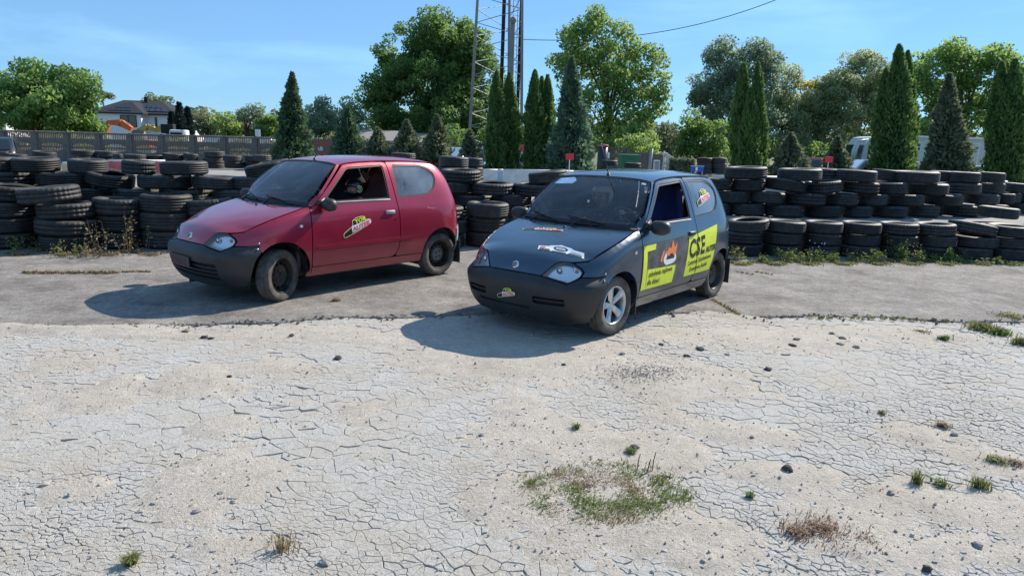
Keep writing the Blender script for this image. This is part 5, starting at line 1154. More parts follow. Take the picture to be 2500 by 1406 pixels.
for a in (
 ('thuja', 'left one of the clipped column conifers in front of the lattice mast', 1213, 172, 412, 21, 33.0, L_thuja, 'column', 21),
 ('thuja', 'right one of the clipped column conifers in front of the lattice mast', 1244, 176, 412, 22, 33.4, L_thuja, 'column', 22),
 ('thuja', 'left column conifer of the trio between mast and blue-grey conifer', 1306, 170, 412, 22, 33.2, L_thuja, 'column', 23),
 ('thuja', 'thin middle column of the trio left of the blue-grey conifer', 1323, 186, 412, 15, 33.9, L_thuja, 'column', 24),
 ('thuja', 'right column conifer touching the blue-grey conifer', 1337, 183, 412, 19, 33.5, L_thuja, 'column', 25),
 ('thuja', 'tall right column of the trio right of the blue car roof', 1851, 150, 418, 20, 31.0, L_thuja, 'column', 31),
 ('thuja', 'tall left column of the trio right of the blue car roof', 1815, 154, 418, 24, 31.4, L_thuja, 'column', 32),
 ('thuja', 'short front column of the trio right of the blue car roof', 1833, 215, 420, 22, 30.6, L_thuja, 'column', 33),
 ('thuja', 'tallest column conifer of the right hand clump', 2196, 106, 420, 32, 31.0, L_thuja, 'column', 34),
 ('thuja', 'right shoulder column of the tallest conifer clump', 2217, 122, 415, 22, 31.8, L_thuja, 'column', 35),
 ('thuja', 'left lower column of the tallest conifer clump', 2164, 165, 420, 25, 31.5, L_thuja, 'column', 36),
 ('thuja', 'left column of the dark clump at the right frame edge', 2446, 150, 438, 27, 29.0, L_thuja, 'column', 37),
 ('thuja', 'right column of the dark clump at the right frame edge', 2478, 143, 438, 28, 28.6, L_thuja, 'column', 38)):
    nm, lab, px, top, base, hw, D, mat, kd, sd_ = a; conifer(nm, lab, px, top, base, hw*1.06, D, mat, kd, .15, 7000, G, seed=sd_)
G = 'cone-shaped conifers along the track'
for a in (
 ('juniper', 'tall pointed dark conifer standing before the concrete fence', 713, 176, 388, 52, 34.0, L_juni, 'cone', 41, 8000),
 ('juniper', 'ragged pointed conifer behind the red car roof, left of the small ones', 850, 262, 384, 58, 33.0, L_juni, 'cone', 42, 3400),
 ('juniper', 'smallest conifer, second from left behind the red roof', 922, 312, 384, 52, 33.0, L_brown, 'cone', 43, 2400),
 ('juniper', 'small conifer with a thin tip, middle of the row behind red roof', 993, 293, 386, 58, 33.0, L_brown, 'cone', 44, 3200),
 ('juniper', 'small conifer with a broad tip behind the red roof rear', 1067, 280, 388, 56, 33.0, L_brown, 'cone', 45, 3400),
 ('juniper', 'sparse little conifer left of the lattice mast foot', 1147, 318, 394, 48, 33.0, L_brown, 'cone', 46, 2000),
 ('blue_conifer', 'broad blue-grey conifer behind the blue car roof', 1396, 138, 415, 62, 31.5, L_blue, 'cone', 47, 10500),
 ('juniper', 'low bushy conifer right of the trio of columns', 1932, 326, 424, 66, 30.0, L_brown, 'cone', 48, 3600),
 ('juniper', 'low bushy conifer behind the right red sign', 2046, 334, 420, 56, 31.5, L_brown, 'cone', 49, 2800),
 ('juniper', 'large brownish conifer in front of the pale bus', 2318, 178, 428, 62, 29.5, L_brown, 'cone', 50, 9000)):
    nm, lab, px, top, base, hw, D, mat, kd, sd_, n = a; conifer(nm, lab, px, top, base, hw, D, mat, kd, .19, n, G, seed=sd_)
G = 'broad-leaved trees behind the track'
tree('oak_tree', 'huge dark round oak left of the lattice mast', [(1050,95,105,62),(975,130,60,48),(1120,125,85,60),(955,195,60,55),(1050,190,110,70),(1150,190,75,70),(915,240,34,36),(985,270,95,62),(1090,270,105,70),(1175,280,45,70),(1030,320,120,36),(1130,325,80,34),(1175,110,28,44),(940,300,40,40),(1060,55,40,26)], 74, L_oak, .46, 1.0, 1.35, group=G, trunk_px=1060, seed=61, trunk_r=.45)
tree('maple_tree', 'loose tall tree with airy crown behind the blue-grey conifer', [(1448,62,48,36),(1400,95,40,36),(1375,135,40,30),(1450,120,62,44),(1520,75,24,34),(1530,125,52,46),(1585,150,32,44),(1608,200,22,44),(1420,185,62,52),(1500,190,66,52),(1570,215,40,34),(1612,250,18,30),(1440,260,60,56),(1530,280,54,46),(1500,335,80,40),(1560,340,44,40),(1590,272,16,22)], 50, L_maple, .36, .78, .85, group=G, trunk_px=1490, seed=62, trunk_r=.38)
tree('robinia_tree', 'bright green feathery tree over the fence at the far left', [(55,200,80,44),(150,200,60,48),(190,225,44,44),(20,240,60,50),(110,250,90,50),(190,275,48,40),(-40,230,60,60),(60,290,90,36),(150,295,80,32),(222,300,24,22),(-30,300,60,36)], 41, L_robin, .34, 1.0, .8, group=G, trunk_px=90, seed=63, droop=.5)
tree('robinia_tree', 'lush green tree behind the bus at the right', [(2300,150,60,32),(2380,145,62,34),(2450,160,45,36),(2270,210,50,48),(2350,215,70,50),(2440,225,70,56),(2290,280,60,44),(2390,290,80,48),(2480,290,50,60),(2260,320,40,30),(2330,130,26,18),(2440,120,30,14)], 55, L_robin, .42, .95, 1.0, group=G, trunk_px=2360, seed=64, droop=.6, trunk_r=.3)
tree('poplar_tree', 'grey green poplar behind the trio of column conifers', [(1760,130,30,40),(1740,190,48,46),(1725,250,42,46),(1780,220,60,70),(1815,150,26,40),(1850,130,30,34),(1885,150,34,28),(1870,190,40,50),(1760,300,62,50),(1830,290,60,60),(1700,230,18,26)], 58, L_poplar, .34, .9, .95, M_bark2, group=G, trunk_px=1790, seed=65, trunk_r=.25)
tree('dark_bush', 'dark low tree right of the maple, left of the poplar', [(1700,320,42,40),(1672,350,34,34),(1735,345,44,40),(1700,370,50,22),(1760,370,40,26)], 50, L_oak, .32, .9, .8, group=G, seed=66, branches=False)
tree('willow_tree', 'thin grey-green willow left of the street lamp', [(1905,230,36,50),(1890,290,44,50),(1930,300,40,60),(1900,350,60,36),(1950,345,44,36),(1925,190,20,30)], 60, L_willow, .32, .9, .9, M_bark2, group=G, seed=67)
tree('yellowing_tree', 'small tree turning yellow in the willow thicket', [(1975,215,22,22),(1970,245,18,20)], 62, L_yellow, .3, .9, .6, M_bark2, group=G, seed=68, branches=False)
tree('willow_tree', 'broad olive willow right of the street lamp', [(2000,240,44,40),(2040,205,44,40),(1960,290,40,44),(2010,280,56,50),(2060,270,50,60),(2030,340,70,44),(1985,345,40,40)], 61, L_willow, .32, .95, .9, M_bark2, group=G, seed=69)
tree('willow_tree', 'tall pale airy willow left of the tallest column conifer', [(2085,160,34,36),(2130,150,36,34),(2100,220,44,50),(2145,220,34,56),(2110,300,50,50),(2150,310,30,44),(2085,350,50,34),(2160,180,22,40),(2060,210,30,40),(2120,260,50,50)], 63, L_willow, .30, .75, .9, M_bark2, group=G, seed=70)
tree('thicket_tree', 'dark undergrowth at the foot of the willows', [(1900,372,60,22),(1990,375,70,24),(2080,372,60,26),(2150,375,40,26)], 56, L_oak, .3, .7, .7, group=G, seed=71, branches=False)
tree('far_tree', 'pale distant tree in the gap right of the maple', [(1630,320,26,22),(1612,345,30,24),(1655,345,30,26),(1640,375,44,20)], 95, L_far, .5, .8, 1.1, group=G, seed=72, branches=False)
tree('sapling', 'bright yellow-green shrub behind the grey gate', [(1545,350,34,22),(1580,365,30,18),(1520,368,20,16)], 45, L_maple, .3, .9, .6, group=G, seed=73, branches=False)
tree('far_tree', 'rounded tree peeking over the house roof', [(378,246,24,14),(392,256,14,12),(360,252,12,10)], 100, L_far, .5, 1.0, .9, group=G, seed=74, branches=False)
for q, (px, top, hw) in enumerate(((437,252,20),(458,262,20),(418,275,12))): conifer('spruce_tree', ('taller dark spruce right of the white house', 'second dark spruce right of the white house', 'spruce tip just behind the house corner')[q], px, top, 345, hw, 62 + q, L_spruce, 'cone', .42, 2600, 'spruces by the white house', seed=80 + q)
tree('hedge_tree', 'olive hedge tree right of the spruces', [(490,295,26,18),(520,300,24,16),(505,320,36,16)], 70, L_far, .4, 1.0, .9, group=G, seed=75, branches=False)
tree('hedge_tree', 'sunlit yellow-green hedge tree before the thin tree', [(548,300,24,16),(575,310,22,14),(555,322,34,12)], 68, L_maple, .4, 1.0, .8, group=G, seed=76, branches=False)
tree('thin_tree', 'thin open-crowned tree above the hedge', [(588,272,18,10),(615,268,22,12),(600,285,26,12),(632,282,14,10)], 66, L_poplar, .32, .8, .6, group=G, trunk_px=606, seed=77, trunk_r=.16)
tree('hedge_tree', 'green hedge tree left of the tall pointed conifer', [(640,305,26,16),(665,300,20,18),(650,322,36,14)], 70, L_maple, .4, 1.0, .8, group=G, seed=78, branches=False)
tree('hedge_tree', 'low hedge tree under the thin tree', [(595,318,26,14),(618,322,24,12)], 69, L_far, .4, 1.0, .8, group=G, seed=84, branches=False)
tree('round_tree', 'round grey-green tree right of the tall pointed conifer', [(775,262,28,20),(790,285,34,22),(770,305,34,22),(800,310,30,20)], 66, L_poplar, .36, 1.0, .8, group=G, trunk_px=785, seed=79, trunk_r=.18)
tree('round_tree', 'pale round tree behind the ragged small conifer', [(850,258,24,16),(835,285,28,20),(868,285,28,20),(850,312,40,18)], 68, L_willow, .36, 1.0, .8, group=G, trunk_px=850, seed=85, trunk_r=.18)
tree('dark_bush', 'dark foliage under the oak by the low building', [(1110,335,60,18),(1200,335,40,24),(1060,345,40,12),(1290,330,20,40)], 54, L_oak, .3, .9, .7, group=G, seed=86, branches=False)
tree('far_treeline_tree', 'far dark tree at the left behind the robinia', [(245,228,12,8),(262,236,10,7)], 110, L_far, .5, 1.0, .8, group=G, seed=87, branches=False)
# clipped hedge near the gate
def hedge():
    r = np.random.default_rng(90); a, b = at(1638, 388, 26.5), at(1702, 392, 26.0); n = 3600; t = r.uniform(0, 1, n); H = a.z - terrain(a.x, a.y); root = empty('clipped_hedge', (a.x, a.y, terrain(a.x, a.y))); tag(root, 'clipped dark hedge beside the gate, left of the blue board', 'hedge')
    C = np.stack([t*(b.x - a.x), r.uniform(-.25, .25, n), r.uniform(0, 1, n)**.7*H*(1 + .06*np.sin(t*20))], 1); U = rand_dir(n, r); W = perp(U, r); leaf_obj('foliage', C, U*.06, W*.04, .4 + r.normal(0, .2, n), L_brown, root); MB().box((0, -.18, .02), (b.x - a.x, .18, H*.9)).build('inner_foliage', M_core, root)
hedge()

tree('hedge_row', 'dark green hedge behind the left part of the concrete fence', [(0+45*j, 352+(j%3)*3, 30, 20) for j in range(-1, 6)], 39.5, L_oak, .3, .9, .6, group=G, seed=101, branches=False)
tree('hedge_row', 'mixed green hedge behind the right part of the concrete fence', [(455+42*j, 358+(j%3)*3, 28, 18) for j in range(0, 7)], 40.5, L_far, .3, .9, .6, group=G, seed=102, branches=False)
tree('scrub', 'scrub under the trees between hedge and barn', [(740+45*j, 350+(j%2)*5, 30, 16) for j in range(0, 4)], 60, L_far, .4, .9, .8, group=G, seed=103, branches=False)
def far_wood():
    r = np.random.default_rng(120); n = 26000; x = r.uniform(-260, 260, n); h = 5.5 + 2.2*np.sin(x*.07) + 1.6*np.sin(x*.21 + 1) + 1.2*np.sin(x*.6); z = r.uniform(0, 1, n)**.8*h - .4; y = 190 + r.uniform(-5, 5, n) + .04*x
    C = np.stack([x, y, z], 1); U = rand_dir(n, r); W = perp(U, r); s = r.uniform(.5, 1.1, n); o = leaf_obj('far_wood', C, U*s[:,None], W*(s*.6)[:,None], np.clip(.25 + .5*z/h + r.normal(0, .15, n), 0, 1), L_far, None); tag(o, 'distant belt of woodland along the horizon', 'woodland', kind='stuff')
far_wood()
# ---------------------------------------------------------------- fence, house, mast and the rest of the background
M_fence = pbr('fence_concrete', (.13, .118, .102), .9, var=.25, vscale=4, bump=.3, bscale=40); M_wallw = pbr('white_render', (.72, .72, .72), .8, var=.05); M_rooft = pbr('anthracite_roof', (.035, .036, .042), .85, var=.2, spec=.2); M_solar = pbr('solar_panel', (.015, .017, .025), .45); M_pane = pbr('dark_window', (.018, .026, .028), .08, coat=.5); M_metal = pbr('galvanised', (.30, .32, .34), .6, .35, var=.2); M_cable = pbr('black_cable', (.012, .012, .015), .6)
M_orange2 = pbr('machine_orange', (.62, .13, .02), .45, var=.15); M_yellow2 = pbr('machine_yellow', (.62, .42, .10), .5, var=.15); M_grey2 = pbr('machine_grey', (.20, .20, .21), .6, var=.3); M_dgrey = pbr('dark_grey_cladding', (.055, .058, .065), .6, var=.1); M_sign_red = pbr('sign_red', (.70, .03, .04), .4); M_green = pbr('green_bin', (.03, .16, .075), .45, var=.15); M_rust = pbr('rusty_edge', (.25, .12, .08), .7); M_navy = pbr('navy_drum', (.012, .016, .03), .35, var=.2); M_blueboard = pbr('blue_board', (.02, .09, .38), .45); M_mint = pbr('pale_mint_paint', (.46, .55, .50), .5, var=.08); M_coachg = pbr('coach_green', (.05, .14, .12), .4); M_roofp = pbr('weathered_roof', (.26, .24, .22), .8, var=.15); M_rag = pbr('white_stone_pile', (.62, .58, .52), .9, var=.3)
# concrete fence: one panel and one post, repeated as parts
def fence_panel_mesh(w, h):
    slots = []
    n = 13
    for k in range(n):                                       # open balusters under the spiked rail
        x = w*(.10 + .80*(k + .5)/n); slots.append([(x - w*.017, h*.81), (x + w*.017, h*.81), (x + w*.017, h*.94), (x - w*.017, h*.94)])
    for k in range(n):
        x = w*(.14 + .72*(k + .5)/n); e = math.sqrt(max(0, 1 - ((x/w - .5)/.40)**2))
        if e < .25: continue
        for z0, z1 in ((.585, .585 + .10*e), (.545 - .10*e, .545)): slots.append([(x - w*.015, h*z0), (x + w*.015, h*z0), (x + w*.015, h*z1), (x - w*.015, h*z1)])
    top = []
    for k in range(26): x = w*k/26; top += [(x, h*.975), (x + w/52, h*1.0)]
    poly = [(0, 0)] + [(w, 0)] + [(w, h*.975)] + top[::-1]
    P, F = tri2d(poly, slots, .2); V = [(x, -.02, z) for x, z in P] + [(x, .02, z) for x, z in P]; m = len(P); f = [tuple(q) for q in F] + [tuple(i + m for i in q[::-1]) for q in F]
    es = {}
    for q in F:
        for k in range(3): es[(q[k], q[(k+1) % 3])] = 1
    for (a, b) in es:
        if (b, a) not in es: f.append((b, a, a + m, b + m))
    return mk_mesh('fence_panel', V, f, M_fence)
def fence(px0, px1, top0, top1, D0, D1, n, label):
    a, b = at(px0, top0, D0), at(px1, top1, D1); z0 = terrain(a.x, a.y) - .02; d = Vector((b.x - a.x, b.y - a.y, 0)); L = d.length/n; h = a.z - z0; root = empty('concrete_fence', (a.x, a.y, z0), math.atan2(d.y, d.x)); tag(root, label, 'fence')
    pm = fence_panel_mesh(L - .10, h); post = MB().cbox((-.07, -.07, 0), (.07, .07, h*1.0), .012).mesh('post', M_fence); slope = (b.z - a.z)/d.length
    for k in range(n + 1):
        link('post', post, root, (k*L, 0, slope*k*L))
        if k < n: link('fence_panel', pm, root, (k*L + .05, 0, slope*(k + .5)*L))
    return root
fence(-70, 700, 315, 336, 36, 36.5, 10, 'grey openwork concrete fence with spiked top behind the left tyres')
fence(758, 1050, 340, 352, 39, 40.5, 4, 'concrete fence behind the small conifers and red car roof')
fence(1484, 1532, 358, 360, 40, 40.2, 1, 'short concrete fence piece between black drum and grey gate')
# banner with orange lettering on the fence behind the red car
def banner():
    a, b = at(764, 339, 38.6), at(818, 341, 38.6); w = b.x - a.x; z0 = at(764, 378, 38.6).z; root = empty('fence_banner', (a.x, 38.55, z0)); tag(root, 'faded grey banner with orange letters hung on the fence behind red roof', 'banner'); h = a.z - z0
    mo('cloth', [(0, 0, 0), (w, 0, 0), (w, 0, h), (0, 0, h), (0, .02, 0), (w, .02, 0), (w, .02, h), (0, .02, h)], ((0,1,2,3),(5,4,7,6),(3,2,6,7),(1,5,6,2),(4,0,3,7),(0,4,5,1)), pbr('grey_banner', (.17, .155, .14), .8, var=.2), root)
    ol = pbr('banner_orange', (.55, .10, .05), .6); wl = M_white
    decal_text('lettering', 'noreauto', .26, lambda u, v: (.04 + u*.95, -.012, h*.62 + v*1.35), ol, root, bold=.012); decal_text('lettering', 'LIII', .24, lambda u, v: (.28 + u*.9, -.012, h*.28 + v), wl, root, bold=.012)
    mo('orange_strip', [(.2, -.012, .02), (w*.75, -.012, .02), (w*.75, -.012, h*.16), (.2, -.012, h*.16)], [(0,1,2,3)], ol, root)
banner()
# white house with hipped roof and solar panels
def house():
    D = 70.0; e0 = at(222, 267, D); e1 = at(423, 278, D); zb = terrain(e0.x, D); ze = (e0.z + e1.z)/2 - .15; w = e1.x - e0.x; root = empty('white_house', (e0.x, D, zb), R(2)); tag(root, 'white bungalow with dark hipped roof and solar panels beyond the fence', 'house'); h = ze - zb; dp = 9.0
    MB().box((0, 0, 0), (w, dp, h)).build('wall', M_wallw, root); ov = .35; rh = at(300, 240, D).z - ze
    V = [(-ov, -ov, h), (w+ov, -ov, h), (w+ov, dp+ov, h), (-ov, dp+ov, h), (w*.12, dp*.5, h+rh), (w*.60, dp*.5, h+rh), (-ov, -ov, h-.14), (w+ov, -ov, h-.14), (w+ov, dp+ov, h-.14), (-ov, dp+ov, h-.14)]
    roof = mo('roof', V, ((0,1,5,4),(1,2,5),(2,3,4,5),(3,0,4),(0,6,7,1),(1,7,8,2),(2,8,9,3),(3,9,6,0),(9,8,7,6)), M_rooft, root)
    # cross hip facing the camera
    cw0, cw1 = w*.14, w*.66; V = [(cw0-ov, -1.4, h), (cw1+ov, -1.4, h), (cw1+ov, dp*.4, h), (cw0-ov, dp*.4, h), ((cw0+cw1)/2, 1.6, h+rh*.82), ((cw0+cw1)/2, dp*.4, h+rh*.82), (cw0-ov, -1.4, h-.14), (cw1+ov, -1.4, h-.14), (cw1+ov, 0, h-.14), (cw0-ov, 0, h-.14)]
    mo('porch_roof', V, ((0,1,4),(1,2,5,4),(3,0,4,5),(0,6,7,1),(1,7,8,2),(0,3,9,6),(6,9,8,7)), M_rooft, root); MB().box((cw0, -1.15, 0), (cw1, 0, h-.13)).build('bay_wall', M_wallw, root)
    def pan(u0, v0, A, B, C_, nm):
        pass
    A, B, T = Vector(V[0]), Vector(V[1]), Vector(V[4]); nrm = (B-A).cross(T-A).normalized(); nrm = nrm if nrm.z > 0 else -nrm
    for r_ in range(2):
        for c in range(4):
            u = .26 + c*.13; v = .14 + r_*.24
            q = [A.lerp(B, uu)*(1-vv) + T*vv for uu, vv in ((u, v), (u+.115, v), (u+.115, v+.20), (u, v+.20))]
            q = [p + nrm*.05 for p in q]; mo('solar_panel', q + [p - nrm*.04 for p in q], ((0,1,2,3),(0,4,5,1),(1,5,6,2),(2,6,7,3),(3,7,4,0)), M_solar, roof)
    A, B, P0, P1 = Vector((-ov, -ov, h)), Vector((w+ov, -ov, h)), Vector((w*.12, dp*.5, h+rh)), Vector((w*.60, dp*.5, h+rh))
    for r_ in range(2):
        for c in range(4):
            u = .63 + c*.075 - r_*.05; v = .12 + r_*.26; lo = lambda uu, vv: A.lerp(B, uu).lerp(P0.lerp(P1, uu), vv) + Vector((0, -.03, .08))
            q = [lo(u, v), lo(u+.066, v), lo(u+.066, v+.22), lo(u, v+.22)]; mo('solar_panel', q + [p - Vector((0, 0, .05)) for p in q], ((0,1,2,3),(0,4,5,1),(1,5,6,2),(2,6,7,3),(3,7,4,0)), M_solar, roof)
    MB().box((w*.42, dp*.42, h+rh*.5), (w*.42+.35, dp*.42+.35, h+rh+.35)).build('chimney', M_rooft, roof)
    def win(px0, px1, py0, py1, nm):
        a = at(px0, py0, D - 1.2); b = at(px1, py1, D - 1.2); y = -1.2 if a.x < e0.x + cw1 else -.06; f = MB(); x0, x1, z0, z1 = a.x - e0.x, b.x - e0.x, b.z - zb, a.z - zb
        fr = f.box((x0, y - .02, z0), (x1, y + .1, z1)).build(nm, M_rooft, root)
        if x1 - x0 > .8:
            for k in range(2): xa = x0 + (x1-x0)*(k*.5) + .06; xb = x0 + (x1-x0)*(k*.5+.5) - .04; MB().box((xa, y - .035, z0+.06), (xb, y - .021, z1-.06)).build('pane', M_pane, fr)
        else: MB().box((x0+.05, y - .035, z0+.05), (x1-.05, y - .021, z1-.05)).build('pane', M_pane, fr)
    win(290, 331, 281, 311, 'window'); win(360, 367, 286, 317, 'window')
    MB().tube([(w-.15, -.10, h-.1), (w-.15, -.10, 0)], .05, 8).build('downpipe', M_metal, root)
house()
def excavator(name, label, D, pts, body_px, body_top, mat, cab_mat, mirror=1):
    b0 = at(body_px, 330, D); zb = terrain(b0.x, D); root = empty(name, (b0.x, D, zb)); tag(root, label, 'excavator')
    q = [Vector(at(px, py, D)) - Vector((b0.x, D, zb)) for px, py in pts]
    for nm, i0, i1, wd in (('boom', 0, 1, .32), ('stick', 1, 2, .26)):
        a, b = q[i0], q[i1]; m = a.lerp(b, .45) + Vector((0, 0, .22)); mb = MB(); 
        for u0, u1 in ((a, m), (m, b)):
            d = (u1 - u0).normalized(); n_ = Vector((-d.z, 0, d.x)); h0 = wd*.5 if u0 is a else wd*.75; h1 = wd*.75 if u1 is m else wd*.45
            v = [u0 - n_*h0, u1 - n_*h1, u1 + n_*h1, u0 + n_*h0]; v = [p + Vector((0, -.16, 0)) for p in v] + [p + Vector((0, .16, 0)) for p in v]; mb.add(v, ((0,1,2,3),(7,6,5,4),(0,4,5,1),(1,5,6,2),(2,6,7,3),(3,7,4,0)))
        o = mb.build(nm, mat, root); c = MB().tube([a.lerp(b, .1) + Vector((0, 0, .3)), a.lerp(b, .55) + Vector((0, 0, .38))], .06, 8).tube([a.lerp(b, .55) + Vector((0, 0, .38)), a.lerp(b, .85) + Vector((0, 0, .2))], .035, 8); c.build('hydraulic_ram', M_grey2, o, True)
    e = q[2]; bk = MB(); bk.lathe([(.05, -.35), (.34, -.35), (.38, 0), (.34, .35), (.05, .35)], 10, 'Y', Matrix.Translation(e + Vector((0, 0, -.25)))); bk.build('bucket', M_grey2, root)
    s = 1 if q[0].x > 0 else -1
    MB().cbox((-1.1, -.9, .75), (1.0, .9, 1.30), .1).build('upper_body', mat, root)
    cab = MB().cbox((-.5, -.9, 1.28), (.5, 0.0, body_top), .1).build('cab', cab_mat, root); MB().box((-.38, -.93, 1.45), (.38, -.905, body_top - .18)).build('cab_window', M_pane, cab)
    for y in (-.85, .5):
        t = MB(); t.tube([(-1.15, y + .17, .35), (1.15, y + .17, .35)], .33, 12); t.build('track', M_grey2, root)
    return root
excavator('orange_excavator', 'orange excavator reaching over the fence in front of the house', 52, ((322,316),(266,299),(257,330)), 345, 1.55, M_orange2, M_grey2)
excavator('yellow_excavator', 'pale yellow excavator with white cab behind the fence', 48, ((424,322),(382,318),(338,320)), 446, 2.05, M_yellow2, M_wallw)
MB().cbox((-.42, -.2, -.3), (.42, .2, .3), .03, 0, Matrix.Translation(at(411, 315, 47.5))).build('machine_panel', M_cable); tag(bpy.data.objects['machine_panel'], 'black box shape above the yellow boom before the house', 'machine part')
M_post_b = MB().tube([at(411, 318, 47.6), Vector((at(411, 318, 47.6).x, 47.6, terrain(at(411, 318, 47.6).x, 47.6)))], .06, 8).build('support', M_grey2, None); M_post_b.parent = bpy.data.objects['machine_panel']; M_post_b.name = 'support'
# lattice mast: three legs, zigzag braces, cables, ladder
def mast():
    D = 62.0; zb = terrain(0, D); H = 36.0
    def leg(px0, py0, px1, py1, dd):
        a = at(px0, py0, D + dd); b = at(px1, py1, D + dd); d = (b - a)/(b.z - a.z); return a + d*(zb - a.z), a + d*(zb + H - a.z)
    L1 = leg(1147, 316, 1166, 0, 0); L2 = leg(1242, 172, 1244, 0, 3.6); L3 = leg(1273, 347, 1275, 0, -.6); cx = sum((l[0] for l in (L1, L2, L3)), Vector())/3
    root = empty('lattice_mast', (cx.x, cx.y, zb)); tag(root, 'tall three-legged steel lattice mast with black cables behind the thujas', 'mast'); o = Vector((cx.x, cx.y, zb))
    legs = [(l[0] - o, l[1] - o) for l in (L1, L2, L3)]
    for a, b in legs: MB().tube([a, b], [.13, .10], 10).build('leg', M_metal, root, True)
    st = 2.12; n = int(H/st)
    for i, j in ((0, 1), (1, 2), (2, 0)):
        for k in range(n):
            t0, t1 = k*st/H, (k+1)*st/H; p = legs[i][0].lerp(legs[i][1], t0); q = legs[j][0].lerp(legs[j][1], (t0+t1)/2); r = legs[i][0].lerp(legs[i][1], t1)
            MB().tube([p, q], .032, 6).build('brace', M_metal, root); MB().tube([q, r], .032, 6).build('brace', M_metal, root)
    for px, rad, nm in ((1219, .16, 'cable_bundle'), (1260, .15, 'cable_bundle')):
        a = at(px, 330, D + 1.2) - o; a.z = .3; MB().tube([a, a + Vector((.35, 0, H*.97))], rad, 8).build(nm, M_cable, root, True)
        for k in range(24): MB().tube([a + Vector((-.25, .12, 1 + k*1.4)), a + Vector((.3, .12, 1 + k*1.4))], .02, 5).build('cable_clip', M_metal, root)
    a = at(1250, 330, D + 2.4) - o; a.z = 0
    ld = [MB().tube([a + Vector((s, 0, 0)), a + Vector((s, 0, H))], .03, 6).build('ladder_rail', M_metal, root) for s in (-.2, .2)]
    for k in range(90): MB().tube([a + Vector((-.2, 0, .4*k + .3)), a + Vector((.2, 0, .4*k + .3))], .012, 4).build('ladder_rung', M_metal, ld[0])
    c = at(1253, 50, D + .5) - o; MB().ball(tuple(c), (.30, .25, .30), 10).build('equipment_drum', M_roofp, root, True); MB().cbox((c.x - .22, c.y, c.z - 9.5), (c.x + .16, c.y + .2, c.z - .2), .03).build('equipment_rail', M_roofp, root)
mast()
w0, w1, w2 = at(1276, 97, 62), at(1633, 75, 57), at(1990, -42, 52)
def wire():
    P = []
    for i in range(25): t = i/24; P.append(w0*(1-t)**2 + (w1*2 - (w0 + w2)*.5)*2*t*(1-t) + w2*t*t)
    o = MB().tube(P, .028, 5).build('overhead_wire', M_cable); tag(o, 'thin overhead wire running right from the mast across the sky', 'wire')
    w3 = at(2900, -420, 40)
wire()
def lamp_post():
    a = at(1934, 335, 60); b = at(1943, 203, 60); zb = terrain(a.x, 60); root = empty('street_lamp', (a.x, 60, zb)); tag(root, 'slim street lamp with bent arm among the willows', 'street lamp'); h = b.z - zb
    MB().tube([(0, 0, 0), (.1, 0, h*.6), (.28, 0, h*.93), (.22, -.1, h*.985), (-.2, -.2, h)], [.09, .07, .05, .04, .035], 8).build('pole', M_metal, root, True); MB().cbox((-.65, -.32, h-.05), (-.15, -.1, h+.05), .03).build('lamp_head', M_metal, root)
lamp_post()
# red number boards on thin stakes
for px, py, D, lab in ((1391, 383, 17.2, 'small red sign on a thin stake before the blue-grey conifer'), (2024, 390, 17.6, 'small red sign on a thin stake above the raised tyre wall')):
    c = at(px, py, D); zb = terrain(c.x, c.y); root = empty('red_sign', (c.x, c.y, zb)); tag(root, lab, 'sign', 'small red signs on stakes'); z = c.z - zb
    MB().cbox((-.095, -.012, z - .072), (.095, .012, z + .072), .006).build('plate', M_sign_red, root); MB().tube([(0, .022, 0), (0, .022, z + .05)], .012, 6).build('stake', M_bw, root)
def blue_board():
    c = at(1702, 413, 21); zb = terrain(c.x, c.y); root = empty('blue_board', (c.x, c.y, zb)); tag(root, 'low blue board with a white mark beside the small tyre stacks', 'sign'); z = c.z - zb; MB().box((-.19, -.01, z-.08), (.19, .01, z+.08)).build('plate', M_blueboard, root); MB().box((-.05, -.014, z-.05), (0.01, -.011, z+.055)).build('white_mark', M_white, root); MB().box((-.2, -.012, z+.08), (.2, .012, z+.095)).build('top_edge', M_bw, root)
    for s in (-.16, .16): MB().tube([(s, .02, 0), (s, .02, z)], .015, 6).build('stake', M_metal, root)
blue_board()
def simple(name, label, cat, px, py, D, fn, rz=0.0, group=None):
    c = at(px, py, D); zb = terrain(c.x, c.y); root = empty(name, (c.x, c.y, zb), rz); tag(root, label, cat, group); fn(root, c.z - zb, D/FPX); return root
def drum(r, z, k):
    h = z + 24*k; MB().lathe([(0, .15), (11*k, .15), (12*k, .2), (12*k, h*.5), (12.4*k, h*.52), (12*k, h*.54), (12*k, h-.05), (0, h-.05)], 20).build('body', M_navy, r, True); MB().lathe([(12.6*k, h-.06), (13*k, h-.02), (13*k, h+.02), (0, h+.05)], 20).build('lid', M_rust, r, True); MB().box((-13*k, -13*k, 0), (13*k, 13*k, .15)).build('pedestal', M_rust, r); MB().cbox((11*k, -13*k-.02, z-.1), (15*k, -12*k, z+.12), .01).build('notice', M_white, r)
simple('black_drum', 'tall dark drum with rusty lid right of the blue-grey conifer', 'drum', 1471, 380, 28, drum)
